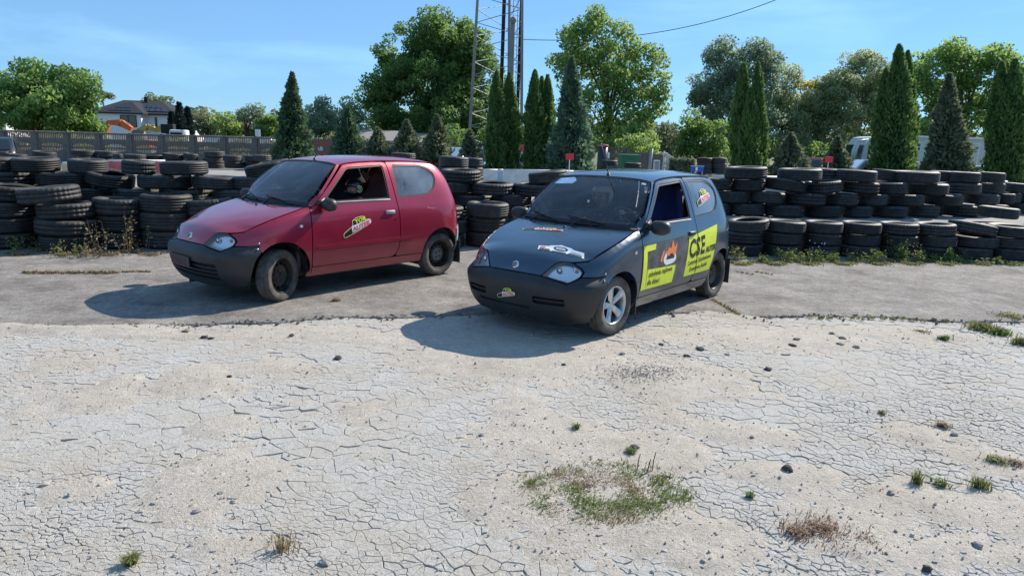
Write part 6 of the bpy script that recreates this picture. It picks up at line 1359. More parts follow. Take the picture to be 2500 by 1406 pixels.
def bin_(r, z, k):
    w, h = 22*k, z + 12*k; V = [(-w*.86, -.35, .12), (w*.86, -.35, .12), (w*.86, .35, .12), (-w*.86, .35, .12), (-w, -.42, h), (w, -.42, h), (w, .42, h), (-w, .42, h)]
    mo('body', V, ((0,3,2,1),(0,1,5,4),(1,2,6,5),(2,3,7,6),(3,0,4,7)), M_green, r); MB().cbox((-w*1.08, -.46, h), (w*1.08, .46, h+.07), .02).build('lid', M_green, r); MB().box((-.04, -.45, h*.55), (.1, -.425, h*.68)).build('white_mark', M_white, r)
    for sx in (-1, 1):
        for sy in (-.3, .3): MB().lathe([(0, -.03), (.07, -.03), (.07, .03), (0, .03)], 10, 'Y', Matrix.Translation((sx*w*.7, sy, .07))).build('wheel', M_cable, r)
simple('green_waste_container', 'green wheeled waste container by the grey gate', 'container', 1534, 394, 27, bin_)
def gate(r, z, k):
    for i in range(7): MB().box((-44*k + i*12.6*k, -.03, .05), (-44*k + i*12.6*k + 12*k, .03, z + 14*k - .015*i)).build('plank', M_fence, r)
    MB().box((-44*k, .031, z*.5), (44*k, .06, z*.5 + .1)).build('rail', M_fence, r)
simple('grey_gate', 'grey board gate behind the green container', 'gate', 1574, 386, 36, gate)
def post_(r, z, k): MB().tube([(0, 0, 0), (.02, 0, z*.4)], .09, 8).build('base', M_cable, r); MB().tube([(.02, 0, z*.4), (.07, 0, z + 16*k)], .07, 8).build('post', M_metal, r, True)
simple('pale_post', 'pale leaning metal post at the grey gate', 'post', 1586, 380, 32, post_)
simple('white_cabinet', 'small white cabinet at the foot of the gate', 'cabinet', 1603, 402, 31, lambda r, z, k: (MB().cbox((-7*k, -.12, 0), (7*k, .12, z + 10*k), .02).build('box', M_bw, r), MB().box((-5*k, -.13, .2), (5*k, -.121, z + 8*k)).build('door', M_greyplastic, r)))
def pile(r, z, k):
    rr = random.Random(4)
    for i in range(16): x, zz = rr.uniform(-9, 9)*k, .08 + (z + 18*k)*(i/16); MB().cbox((x - rr.uniform(4, 8)*k, -.15, zz - .04), (x + rr.uniform(4, 8)*k, .15, zz + .05), .02).build('stone', M_rag, r)
    MB().tube([(-7*k, 0, 0), (-7*k, 0, z + 26*k)], .03, 6).build('stake', M_bw, r)
simple('stone_stack', 'whitish stack of stones at the left end of the hedge', 'stone stack', 1627, 396, 27, pile)
simple('white_block', 'pale block between the two small tyre stacks', 'block', 1737, 408, 25.4, lambda r, z, k: MB().cbox((-9*k, -.2, 0), (9*k, .2, z + 10*k), .02).build('block', M_rag, r))
# low buildings behind
def low_building(name, label, px0, px1, eave, ridge, D, wall, roofm, dp=6):
    a, b = at(px0, eave, D), at(px1, eave, D); zb = terrain(a.x, D); h = a.z - zb; w = b.x - a.x; root = empty(name, (a.x, D, zb)); tag(root, label, 'building'); MB().box((0, 0, 0), (w, dp, h)).build('wall', wall, root); rz = at(px0, ridge, D).z - zb
    mo('roof', [(-.4, -.4, h-.05), (w+.4, -.4, h-.05), (w+.4, dp/2, rz), (-.4, dp/2, rz), (w+.4, dp+.4, h-.05), (-.4, dp+.4, h-.05), (-.4,-.4,h-.17),(w+.4,-.4,h-.17)], ((0,1,2,3),(3,2,4,5),(6,7,1,0)), roofm, root); return root, w, h
r_, w_, h_ = low_building('barn', 'barn with weathered roof and dark doorway left of the oak', 870, 950, 340, 316, 62, M_dgrey, M_roofp)
MB().box((w_*.1, -.06, 0), (w_*.5, -.02, h_-.25)).build('doorway', M_navy, r_)
r_, w_, h_ = low_building('shed', 'long shed with pale weathered roof under the oak', 935, 1050, 343, 322, 66, M_roofp, M_roofp)
for i in range(3): MB().box((w_*(.2 + .25*i), -.06, h_*.4), (w_*(.2 + .25*i) + .9, -.02, h_*.75)).build('window', M_pane, r_)
def shop():
    D = 58; a, b = at(1085, 350, D), at(1262, 353, D); zb = terrain(a.x, D); w = b.x - a.x; h = a.z - zb; root = empty('dark_shop_building', (a.x, D, zb)); tag(root, 'low dark grey building with white sign letters behind the mast foot', 'building'); MB().box((0, 0, 0), (w, 7, h)).build('wall', M_dgrey, root); MB().box((-.1, -.1, h), (w+.1, 7.1, h+.14)).build('roof_edge', M_roofp, root)
    x = at(1175, 372, D).x - a.x; z = at(1175, 373, D).z - zb; decal_text('lettering', 'DL', .75, lambda u, v: (x + u, -.03, z + v), M_white, root, bold=.03)
    MB().box((w*.1, -.05, 0), (w*.3, -.02, h*.7)).build('window', M_pane, root); MB().box((w*.55, -.05, h*.2), (w*.75, -.02, h*.7)).build('window', M_pane, root)
shop()
def red_panel(r, z, k): MB().cbox((-7*k, -.03, z - 12*k), (7*k, .03, z + 12*k), .02).build('panel', pbr('faded_red_sign', (.48, .06, .06), .5, var=.15), r); MB().tube([(0, .06, 0), (0, .06, z)], .04, 6).build('post', M_metal, r); decal_text('lettering', 'A', .30, lambda u, v: (-.26 + u, -.035, z - 11*k + v), M_white, r, bold=.02)
simple('advert_sign', 'faded red panel sign between the two groups of thujas', 'sign', 1272, 366, 42, red_panel)
simple('white_notice', 'small white notice board above the fence near the thin tree', 'sign', 629, 325, 40, lambda r, z, k: (MB().cbox((-6*k, -.02, z - 8*k), (6*k, .02, z + 8*k), .01).build('plate', M_white, r), MB().tube([(0, .04, 0), (0, .04, z)], .03, 6).build('post', M_metal, r)))
simple('white_shed', 'bright white wall corner showing left of the robinia', 'shed', -12, 308, 60, lambda r, z, k: (MB().box((-26*k, 0, 0), (26*k, 3, z + 14*k)).build('wall', M_wallw, r), MB().box((-28*k, -.2, z + 14*k), (28*k, 3.2, z + 17*k)).build('roof', M_rooft, r)))
# parked cars beyond the track
def parked(name, label, px, D, yaw, paint, L=4.2, W=1.72, H=1.45, kind='hatch', py=None):
    x = at(px, 380, D).x; root = empty(name, (x, D, terrain(x, D)), yaw); tag(root, label, 'van' if kind == 'van' else 'car', 'vehicles parked beyond the track'); l = L/2; w = W/2
    prof = {'hatch': [(l,.35),(l,.62),(l*.92,.72),(l*.48,.88),(l*.12,H*.98),(-l*.15,H),(-l*.72,H*.97),(-l*.93,.95),(-l,.80),(-l,.35)], 'van': [(l,.35),(l,.75),(l*.86,.95),(l*.62,H*.95),(l*.45,H),(-l*.95,H),(-l,H*.92),(-l,.35)], 'suv': [(l,.4),(l,.8),(l*.9,.92),(l*.45,1.0),(l*.2,H*.98),(-l*.1,H),(-l*.88,H*.98),(-l*.97,1.05),(-l,.9),(-l,.4)]}[kind]
    V = []; n = len(prof); rings = []
    for s, f in ((-1, .90), (-.97, .985), (-.6, 1.0), (0, 1.0), (.6, 1.0), (.97, .985), (1, .90)):
        for (px_, z) in prof:
            tum = max(0, (z - .9)/(H - .9 + 1e-6))*.15; V.append((px_*f if abs(s) == 1 else px_, s*w*(1 - tum), z if abs(s) < 1 else .35 + (z - .35)*.97))
    F = [(i*n+k, i*n+(k+1) % n, (i+1)*n+(k+1) % n, (i+1)*n+k) for i in range(6) for k in range(n)]; F.append(tuple(range(n))[::-1]); F.append(tuple(6*n + k for k in range(n)))
    body = mo('body', V, F, paint, root, True); body.data.polygons.foreach_set('use_smooth', np.array([len(f) < 5 for f in F])); 
    wz = prof; 
    for s in (-1, 1):
        y = s*w*.955
        for x0, x1 in ((.30*l, -.08*l), (-.14*l, -.62*l)) if kind != 'van' else ((.55*l, .2*l),):
            zt = H*.93; zb_ = .96; t = lambda z: max(0, (z - .9)/(H - .9))*.15; q = [(x0, s*w*(1 - t(zb_)) + s*.012, zb_), (x1, s*w*(1 - t(zb_)) + s*.012, zb_), (x1, s*w*(1 - t(zt)) + s*.012, zt), (x0*.45 if x0 > 0 else x0, s*w*(1 - t(zt)) + s*.012, zt)]; mo('side_window', q, [(0,1,2,3) if s < 0 else (3,2,1,0)], M_pane, root)
        MB().cbox((-l - .02, s*w*.55 - .16*1, .72), (-l*.955, s*w*.55 + .28*s + .16, .98), .02).build('tail_light', M_redlamp, root); MB().cbox((l*.95, s*w*.62 - .17, .60), (l + .02, s*w*.62 + .17, .76), .03).build('headlight', M_chrome, root)
    i0 = next(i for i in range(n - 1) if prof[i][1] < 1.0 <= prof[i+1][1]); a, b = Vector((prof[i0][0], 0, prof[i0][1])), Vector((prof[i0+1][0], 0, prof[i0+1][1])); nr = Vector((b.z - a.z, 0, a.x - b.x)).normalized()*.015; P = [a.lerp(b, .08) + nr, a.lerp(b, .95) + nr]; mo('windshield', [(P[0].x, -w*.86, P[0].z), (P[0].x, w*.86, P[0].z), (P[1].x, w*.76, P[1].z), (P[1].x, -w*.76, P[1].z)], [(0,1,2,3)], M_pane, root)
    j = next((i for i in range(n - 1) if prof[i][1] > 1.2 and prof[i+1][1] < 1.12), n - 3); a, b = Vector((prof[j][0], 0, prof[j][1])), Vector((prof[j+1][0], 0, prof[j+1][1])); nr = Vector((b.z - a.z, 0, a.x - b.x)).normalized()*.015; P = [a.lerp(b, .12) + nr, a.lerp(b, .88) + nr]; mo('rear_window', [(P[0].x, -w*.72, P[0].z), (P[0].x, w*.72, P[0].z), (P[1].x, w*.80, P[1].z), (P[1].x, -w*.80, P[1].z)], [(3,2,1,0)], M_pane, root)
    for sx in (.62, -.62):
        for s in (-1, 1):
            wl = bpy.data.objects.new('wheel', None); col.objects.link(wl); wl.parent = root; wl.location = (sx*l, s*(w - .10), .31); MB().lathe([(.2, -.1), (.31, -.09), (.31, .09), (.2, .1)], 16, 'Y').build('tyre', M_cable, wl, True); MB().lathe([(0, s*.085), (.2, s*.09), (.21, s*.1)], 14, 'Y').build('rim', M_alloy, wl, True)
    return root
Pk = lambda n, c, m=.2: pbr(n, c, .3, m, coat=.8)
P_w, P_r, P_k, P_s, P_p, P_bl = Pk('parked_white', (.68, .70, .72)), Pk('parked_red', (.35, .02, .03)), Pk('parked_black', (.012, .012, .014)), Pk('parked_silver', (.45, .47, .49), .6), Pk('parked_pink_red', (.50, .10, .16)), Pk('parked_pale_blue', (.34, .46, .55))
parked('black_car', 'black estate car seen from behind at the far left edge', -8, 30, R(120), P_k, 4.4, 1.75, 1.5)
parked('white_van', 'white van roof showing behind the concrete fence', 576, 44, R(185), P_w, 4.8, 1.9, 1.75, 'van')
parked('red_parked_car', 'red hatchback parked between small conifers behind the red roof', 945, 38, R(20), P_p, 4.0, 1.7, 1.45)
parked('blue_grey_car', 'pale blue car left of the sparse little conifer', 1112, 39, R(250), P_bl, 4.2, 1.75, 1.55, 'suv')
parked('pale_car', 'pale blue car before the dark shop building', 1188, 37, R(260), P_bl, 4.2, 1.72, 1.45)
parked('white_parked_car', 'white car showing between the two groups of thujas', 1278, 36, R(150), P_w, 4.0, 1.7, 1.45)
parked('red_hatchback_parked', 'red car tail beside the low bushy conifer at right', 1968, 34, R(158), P_p, 4.0, 1.75, 1.62, 'suv')
parked('silver_parked_car', 'silver car in front of the bus, left of the tallest thuja', 2125, 33, R(172), P_s, 4.4, 1.78, 1.62, 'suv')
parked('grey_parked_car', 'grey car half hidden below the large brownish conifer', 2392, 33, R(200), P_s, 4.2, 1.75, 1.5)
parked('white_edge_car', 'white car with red tail light at the right edge', 2496, 31, R(175), P_w, 4.2, 1.75, 1.3)
# coach and long mint cabin behind the conifers at the right
def coach():
    D = 43; a, b = at(2108, 345, D), at(2242, 340, D); zb = terrain(a.x, D); h = at(2140, 333, D).z - zb; w = b.x - a.x; root = empty('coach', (a.x, D, zb)); tag(root, 'pale green coach with dark glass and drooping mirrors behind the tallest thuja', 'bus')
    prof = [(0, .35), (-.02, 1.1), (.12, h*.8), (.45, h*.97), (.9, h), (w, h), (w, .35)]; V = [(x, 0, z) for x, z in prof] + [(x, 2.4, z) for x, z in prof]; n = len(prof)
    mo('body', V, [tuple(range(n)), tuple(range(2*n-1, n-1, -1))] + [(i, i+n, (i+1) % n + n, (i+1) % n) for i in range(n)], M_mint, root); MB().box((.35, -.03, h*.48), (w-.1, -.005, h*.86)).build('side_glass', M_pane, root); MB().box((.3, -.035, .5), (w, -.005, h*.28)).build('green_band', M_coachg, root)
    mo('front_glass', [(-.045, .1, 1.2), (-.045, 2.3, 1.2), (.10, 2.3, h*.82), (.10, .1, h*.82)], [(0,1,2,3)], M_pane, root)
    for y, x in ((-.15, -.55), (.35, -.15)): MB().tube([(.3, y + .2, h*.93), (x + .1, y, h*.88), (x - .05, y, h*.70), (x - .08, y, h*.52)], [.05, .07, .10, .06], 8).build('mirror_arm', M_mint, root, True)
    for x in (1.2, w - 1.0): MB().lathe([(0, -.02), (.45, -.02), (.48, .05), (.48, .3)], 18, 'Y', Matrix.Translation((x, -.02, .48))).build('wheel', M_cable, root, True)
coach()
def cabin():
    D = 40; a, b = at(2236, 336, D), at(2520, 340, D); zb = terrain(a.x, D); w = b.x - a.x; h = a.z - zb; root = empty('mint_cabin', (a.x, D, zb)); tag(root, 'long pale mint cabin with white roof edge and door at the right', 'building'); MB().box((0, 0, 0), (w, 3, h)).build('wall', M_mint, root); MB().box((-.1, -.15, h), (w+.1, 3.1, h+.10)).build('roof_edge', M_wallw, root)
    def wn_(px, py0, py1, wpx, nm='window', m=M_pane):
        c = at(px, (py0+py1)/2, D); k = D/FPX; x = c.x - a.x; z0, z1 = at(px, py1, D).z - zb, at(px, py0, D).z - zb; f = MB().box((x - wpx*k/2, -.05, z0), (x + wpx*k/2, -.005, z1)).build(nm, M_wallw, root); MB().box((x - wpx*k*.36, -.06, z0 + .06), (x + wpx*k*.36, -.051, z1 - .06)).build('pane', m, f); MB().box((x - wpx*k*.36, -.066, (z0+z1)/2 - .015), (x + wpx*k*.36, -.061, (z0+z1)/2 + .015)).build('glazing_bar', M_wallw, f)
    wn_(2241, 348, 370, 12); wn_(2268, 348, 362, 14); wn_(2376, 350, 425, 20, 'door', M_mint); wn_(2440, 352, 372, 14)
cabin()
simple('pink_board', 'dusty pink hoarding at the right frame edge', 'hoarding', 2506, 372, 38, lambda r, z, k: (MB().cbox((-30*k, 0, 0), (30*k, .1, z + 22*k), .02).build('upper_panel', pbr('dusty_pink', (.42, .26, .29), .7, var=.15), r), MB().box((-30.2*k, -.02, 0), (30.2*k, -.002, z - 25*k + .7)).build('lower_panel', M_greyplastic, r)))
# ---------------------------------------------------------------- people in the cars
M_skin = pbr('skin', (.46, .24, .17), .55, var=.08, vscale=12); M_jacket = pbr('black_jacket', (.014, .014, .017), .85, var=.3); M_trouser = pbr('dark_trousers', (.02, .022, .03), .9, var=.3); M_helmw = pbr('white_helmet', (.62, .63, .64), .3, coat=.6); M_helmk = pbr('black_helmet', (.012, .013, .016), .25, coat=.8); M_eye = pbr('eye', (.03, .02, .02), .2); M_lip = pbr('lips', (.35, .12, .10), .5); M_strap = pbr('red_harness', (.42, .03, .03), .7)
def skinned(verts, edges, radii, root=0, sub=2):
    me = bpy.data.meshes.new('armature_mesh'); me.from_pydata([tuple(v) for v in verts], edges, []); ob = bpy.data.objects.new('armature_mesh', me); col.objects.link(ob)
    md = ob.modifiers.new('skin', 'SKIN'); md.use_smooth_shade = True
    for i, r in enumerate(radii): me.skin_vertices[0].data[i].radius = (r, r) if not isinstance(r, tuple) else r
    for i in range(len(verts)): me.skin_vertices[0].data[i].use_root = (i == root)
    sb = ob.modifiers.new('sub', 'SUBSURF'); sb.levels = sub; sb.render_levels = sub
    out = bpy.data.meshes.new_from_object(ob.evaluated_get(bpy.context.evaluated_depsgraph_get())); bpy.data.objects.remove(ob); bpy.data.meshes.remove(me); return out
def hand_into(mb, wrist, d, up):
    d = d.normalized(); s = d.cross(up).normalized(); up = s.cross(d).normalized(); pc = wrist + d*.045
    mb.tube([wrist - d*.02, wrist + d*.02, pc + d*.02, pc + d*.045], [.026, .034, .040, .034], 8)
    for k, (o, l, r) in enumerate(((-.030, .062, .0085), (-.010, .074, .009), (.010, .070, .009), (.030, .056, .008))):
        b = pc + d*.035 + s*o; mb.tube([b, b + d*l*.45 + up*.004, b + d*l*.75 - up*.020, b + d*l*.85 - up*.045], [r*1.1, r, r*.95, r*.8], 6)
    b = pc - d*.01 - s*.034; mb.tube([b, b - s*.022 + d*.022, b - s*.022 + d*.048 - up*.02], [.012, .011, .009], 6)
def person(car, label, J, helmet, scale_head=1.0):
    """J: joint positions in car coordinates"""
    names = ['pelvis', 'belly', 'chest', 'neck', 'skull', 'lsh', 'lel', 'lwr', 'rsh', 'rel', 'rwr', 'lhip', 'lkn', 'lan', 'lto', 'rhip', 'rkn', 'ran', 'rto']; V = [Vector(J[n]) for n in names]; ix = {n: i for i, n in enumerate(names)}
    E = [(ix[a], ix[b]) for a, b in (('pelvis','belly'),('belly','chest'),('chest','neck'),('neck','skull'),('chest','lsh'),('lsh','lel'),('lel','lwr'),('chest','rsh'),('rsh','rel'),('rel','rwr'),('pelvis','lhip'),('lhip','lkn'),('lkn','lan'),('lan','lto'),('pelvis','rhip'),('rhip','rkn'),('rkn','ran'),('ran','rto'))]
    k = J.get('k', 1.0); rad = dict(pelvis=.13, belly=.125, chest=.135, neck=.055, skull=.05, lsh=.065, lel=.042, lwr=.028, rsh=.065, rel=.042, rwr=.028, lhip=.09, lkn=.058, lan=.038, lto=.03, rhip=.09, rkn=.058, ran=.038, rto=.03)
    me = skinned(V, E, [rad[n]*k for n in names]); mb = MB(); mb.add([v.co.copy() for v in me.vertices], [tuple(p.vertices) for p in me.polygons]); bpy.data.meshes.remove(me)
    # head with brow, nose, chin and ears, looking along +x
    h = Vector(J['head']); n = 20; hv = []; hf = []
    for i in range(n//2 + 1):
        t = math.pi*i/(n//2)
        for q in range(n):
            a = 2*math.pi*q/n; x, y, z = math.sin(t)*math.cos(a), math.sin(t)*math.sin(a), math.cos(t); jaw = 1 - .22*max(0, -z); f = .088*(1.12 if x < 0 else 1.0); p = Vector((x*f*jaw + (.012 if z < -.3 and x > 0 else 0), y*.072*jaw, z*.112)); hv.append(h + p*k*scale_head)
    for i in range(n//2):
        for q in range(n): hf.append((i*n+q, (i+1)*n+q, (i+1)*n+(q+1) % n, i*n+(q+1) % n))
    mb.add(hv, hf); s = k*scale_head
    mb.tube([h + Vector((.080, 0, .015))*s, h + Vector((.098, 0, -.018))*s, h + Vector((.088, 0, -.03))*s], [.008*s, .013*s, .011*s], 6)
    for sg in (-1, 1): mb.ball(tuple(h + Vector((-.005, sg*.072, -.01))*s), (.018*s, .010*s, .028*s), 8)
    hand_into(mb, V[ix['lwr']], Vector(J['lhd']), Vector((0, 0, 1))); hand_into(mb, V[ix['rwr']], Vector(J['rhd']), Vector((0, 0, 1)))
    o = mb.build('person', M_skin, None, True); md = o.modifiers.new('blend', 'REMESH'); md.mode = 'VOXEL'; md.voxel_size = .0075; md.use_smooth_shade = True; sm = o.modifiers.new('soften', 'SMOOTH'); sm.factor = .5; sm.iterations = 2
    o.location = car.location; o.rotation_euler = car.rotation_euler; tag(o, label, 'person')
    def cloth(nm, keys, edges, grow, mat):
        kk = {n_: i for i, n_ in enumerate(keys)}; m2 = skinned([Vector(J[n_]) for n_ in keys], [(kk[a], kk[b]) for a, b in edges], [rad[n_]*k + grow for n_ in keys]); m2.materials.clear(); m2.materials.append(mat); m2.name = nm; m2.polygons.foreach_set('use_smooth', np.ones(len(m2.polygons), bool)); return link(nm, m2, o)
    cloth('jacket', ['pelvis','belly','chest','lsh','lel','lwr','rsh','rel','rwr','neck'], [('pelvis','belly'),('belly','chest'),('chest','neck'),('chest','lsh'),('lsh','lel'),('lel','lwr'),('chest','rsh'),('rsh','rel'),('rel','rwr')], .014, M_jacket)
    cloth('trousers', ['pelvis','lhip','lkn','lan','rhip','rkn','ran'], [('pelvis','lhip'),('lhip','lkn'),('lkn','lan'),('pelvis','rhip'),('rhip','rkn'),('rkn','ran')], .012, M_trouser)
    for sg in (-1, 1): MB().ball(tuple(h + Vector((.078, sg*.030, .008))*s), (.008*s, .012*s, .008*s), 8).build('eye', M_eye, o, True)
    MB().tube([h + Vector((.080, -.024, -.052))*s, h + Vector((.088, 0, -.054))*s, h + Vector((.080, .024, -.052))*s], .005*s, 6).build('mouth', M_lip, o, True)
    hv = []; hf = []; n = 24; c = h + Vector((-.008, 0, .022))*s; full = helmet == 'full'
    for i in range(n//2 + 1):
        t = math.pi*i/(n//2)
        for q in range(n): a = 2*math.pi*q/n; hv.append(c + Vector((math.sin(t)*math.cos(a)*.132, math.sin(t)*math.sin(a)*.115, math.cos(t)*.132))*s)
    for i in range(n//2):
        for q in range(n):
            t = math.pi*(i + .5)/(n//2); a = 2*math.pi*(q + .5)/n; x, z = math.sin(t)*math.cos(a), math.cos(t)
            if z < -.80: continue
            if x > .35 and (z < .38 if not full else -.25 < z < .38): continue
            if not full and x > -.1 and z < -.55: continue
            hf.append((i*n+q, (i+1)*n+q, (i+1)*n+(q+1) % n, i*n+(q+1) % n))
    he = mo('helmet', hv, hf, M_helmk if full else M_helmw, o, True); th = he.modifiers.new('shell', 'SOLIDIFY'); th.thickness = .012
    if full:
        em = MB(); e0 = c + Vector((0, .117*s, .0))
        for (a0, a1, r0, r1) in ((30, 330, .030, .040),):
            for i in range(10): t0, t1 = R(a0 + (a1-a0)*i/10), R(a0 + (a1-a0)*(i+1)/10); em.add([e0 + Vector((r0*math.cos(t0), .004, r0*math.sin(t0))), e0 + Vector((r1*math.cos(t0), .002, r1*math.sin(t0))), e0 + Vector((r1*math.cos(t1), .002, r1*math.sin(t1))), e0 + Vector((r0*math.cos(t1), .004, r0*math.sin(t1)))], ((0,1,2,3),))
        for x0 in (-.014, .004): em.add([e0 + Vector((x0, .006, -.018)), e0 + Vector((x0 + .009, .006, -.018)), e0 + Vector((x0 + .014, .006, .018)), e0 + Vector((x0 + .005, .006, .018))], ((0,1,2,3),))
        em.build('helmet_emblem', M_cream, he)
    st = MB()
    for sg in (-.07, .07):
        cst = Vector(J['chest']); nk = Vector(J['neck']); bl = Vector(J['belly']); st.tube([nk + Vector((-.03, sg*k, -.02)), cst + Vector((.145*k, sg*k, .02)), bl + Vector((.145*k, sg*.9*k, -.02))], .018*k, 6)
    st.build('harness', M_strap, o, True)
    return o
person(blue_car, 'person in dark jacket and white open helmet reaching across to the steering wheel', dict(pelvis=(-.22,-.33,.42), belly=(-.25,-.32,.58), chest=(-.24,-.29,.80), neck=(-.17,-.27,.98), skull=(-.13,-.26,1.05), head=(-.10,-.25,1.12), lsh=(-.20,-.13,.90), lel=(.05,.03,.84), lwr=(.29,.20,1.00), lhd=(.6,.5,.25), rsh=(-.20,-.46,.89), rel=(-.06,-.50,.68), rwr=(.12,-.40,.60), rhd=(1,.2,-.1), lhip=(-.18,-.25,.42), lkn=(.20,-.24,.58), lan=(.48,-.24,.34), lto=(.60,-.24,.31), rhip=(-.18,-.42,.42), rkn=(.20,-.42,.58), ran=(.48,-.42,.34), rto=(.60,-.42,.31)), 'open')
person(red_car, 'person in black helmet with a pale emblem in the red car driver seat', dict(k=.86, pelvis=(-.20,.33,.44), belly=(-.24,.33,.58), chest=(-.24,.33,.77), neck=(-.18,.33,.93), skull=(-.15,.33,1.0), head=(-.08,.335,1.07), lsh=(-.22,.47,.86), lel=(-.02,.52,.72), lwr=(.20,.47,.92), lhd=(1,-.1,.4), rsh=(-.22,.19,.86), rel=(-.02,.15,.72), rwr=(.20,.20,.92), rhd=(1,.1,.4), lhip=(-.17,.40,.43), lkn=(.16,.42,.60), lan=(.42,.42,.36), lto=(.54,.42,.33), rhip=(-.17,.26,.43), rkn=(.16,.25,.60), ran=(.42,.25,.36), rto=(.54,.25,.33)), 'full')

# ---------------------------------------------------------------- weeds and grass
B_green = leaf_mat('weed_green', (.055, .095, .018), (.20, .28, .06), .35, k=(1.25, 1.2, 1.3)); B_dry = leaf_mat('weed_dry', (.15, .115, .05), (.42, .35, .18), .3, k=(1.25, 1.2, 1.3)); B_olive = leaf_mat('weed_olive', (.09, .11, .03), (.31, .33, .11), .35, k=(1.25, 1.2, 1.3)); B_rust = leaf_mat('weed_rust', (.14, .09, .055), (.34, .25, .15), .3, k=(1.25, 1.2, 1.3))
def blades(name, label, centers, n, h, spread, mat, kind=None, cat='weed', group='weeds growing through the ground', z0=0.0, width=.004, flat=.0, seed=1):
    r = np.random.default_rng(seed); c0 = Vector(centers[0][:2] + (0,)) if not isinstance(centers[0], Vector) else centers[0].copy(); V = []; F = []; T = []
    for i in range(n):
        c = centers[r.integers(len(centers))]; a = r.uniform(0, 6.283); rr_ = spread*abs(r.normal(0, .5)); bx_, by_ = c[0] + rr_*math.cos(a), c[1] + rr_*math.sin(a); L_ = h*r.uniform(.35, 1.15); la = r.uniform(0, 6.283); lean = r.uniform(.1, .7) + flat; w = width*r.uniform(.6, 1.5); dx, dy = math.cos(la), math.sin(la); sx, sy = -dy*w, dx*w
        p1 = (bx_ + dx*L_*lean*.35, by_ + dy*L_*lean*.35, L_*.55*(1 - flat*.6)); p2 = (bx_ + dx*L_*lean, by_ + dy*L_*lean, L_*(1 - lean*.45)*(1 - flat*.7)); b = len(V)
        V += [(bx_ - sx, by_ - sy, -.005), (bx_ + sx, by_ + sy, -.005), (p1[0] + sx*.9, p1[1] + sy*.9, p1[2]), (p1[0] - sx*.9, p1[1] - sy*.9, p1[2]), p2]; F += [(b, b+1, b+2, b+3), (b+3, b+2, b+4)]; t = r.uniform(0, 1); T += [t*.5, t*.5, t*.8, t*.8, t]
    V = [(x - c0[0], y - c0[1], z) for x, y, z in V]; me = mk_mesh(name, V, F, mat); at_ = me.attributes.new('tint', 'FLOAT', 'POINT'); at_.data.foreach_set('value', np.clip(np.array(T, dtype=np.float32), 0, 1)); o = link(name, me, None, (c0[0], c0[1], z0)); tag(o, label, cat, None if kind else group, kind); return o
def leafy(name, label, px, py, hpx, wpx, n, mat, seed, z0=0.0, stalk=True):
    c = gnd(px, py, z0); k = c.y/FPX; H, Wd = hpx*k, wpx*k; r = np.random.default_rng(seed); root = empty(name, tuple(c)); tag(root, label, 'weed', 'weeds growing through the ground')
    st = MB(); P = []
    for i in range(max(3, n//14)):
        x, y = r.normal(0, Wd*.28), r.normal(0, Wd*.18); h = H*r.uniform(.4, 1.0); lx = r.normal(0, h*.18); tip = Vector((x + lx, y, h)); st.tube([(x*.6, y*.6, -.01), (x + lx*.4, y, h*.5), tip], [.004, .003, .0015], 4)
        for j in range(14): t = r.uniform(.1, 1.0); P.append((x*.6 + (x*.4 + lx)*t + r.normal(0, .02 + .03*(1-t)), y + r.normal(0, .02 + .03*(1-t)), h*t))
    st.build('stem', mat, root); C = np.array(P); m = len(C); U = rand_dir(m, r); U[:,2] = np.abs(U[:,2])*.6; W = perp(U, r); sz = r.uniform(.012, .032, m)
    me_o = leaf_obj('leaves', C, U*sz[:,None], W*(sz*.42)[:,None], r.uniform(.1, 1, m), mat, root); me = st
    for o in root.children:
        if o.name.startswith('stem'): a_ = o.data.attributes.new('tint', 'FLOAT', 'POINT'); a_.data.foreach_set('value', np.full(len(o.data.vertices), .5, np.float32))
    return root
# ring of grass in the foreground
r9 = np.random.default_rng(91); ring = []; ringdry = []
for _ in range(420):
    a = r9.uniform(0, 6.283); q = r9.uniform(.30, 1.0); px, py = 1480 + 205*q*math.cos(a), 1208 + 78*q*math.sin(a)
    if mnoise.noise(Vector((px*.02, py*.03, 4))) < -.30: continue
    (ring if mnoise.noise(Vector((px*.012, py*.02, 9))) > -.06 or px > 1560 else ringdry).append(gnd(px, py))
blades('grass_patch', 'ring of short green grass in the sandy hollow of the foreground', ring, 2600, .036, .08, B_green, 'stuff', 'grass', z0=.0, width=.0022, flat=.25, seed=1)
blades('dry_grass_patch', 'reddish dry stems mixed into the foreground grass ring', ringdry or ring, 2000, .035, .08, B_rust, 'stuff', 'grass', z0=.0, width=.0016, flat=.3, seed=2)
blades('olive_grass_patch', 'yellowish creeping grass around the foreground ring', ring[::2] + ringdry[::2], 3400, .032, .11, B_olive, 'stuff', 'grass', z0=.0, width=.002, flat=.45, seed=3)
seedst = MB()
gp = gnd(1555, 1150)
for i, (dx, dy, h) in enumerate(((0,0,.10),(.06,.01,.07),(.08,.0,.11),(.05,-.02,.06))): seedst.tube([(dx, dy, 0), (dx+.004, dy, h*.6), (dx+.012, dy, h)], [.0025, .003, .002], 5)
o = seedst.build('plantain', B_rust); o.location = gp; tag(o, 'upright brown plantain stalks at the back of the grass ring', 'weed', 'weeds growing through the ground')
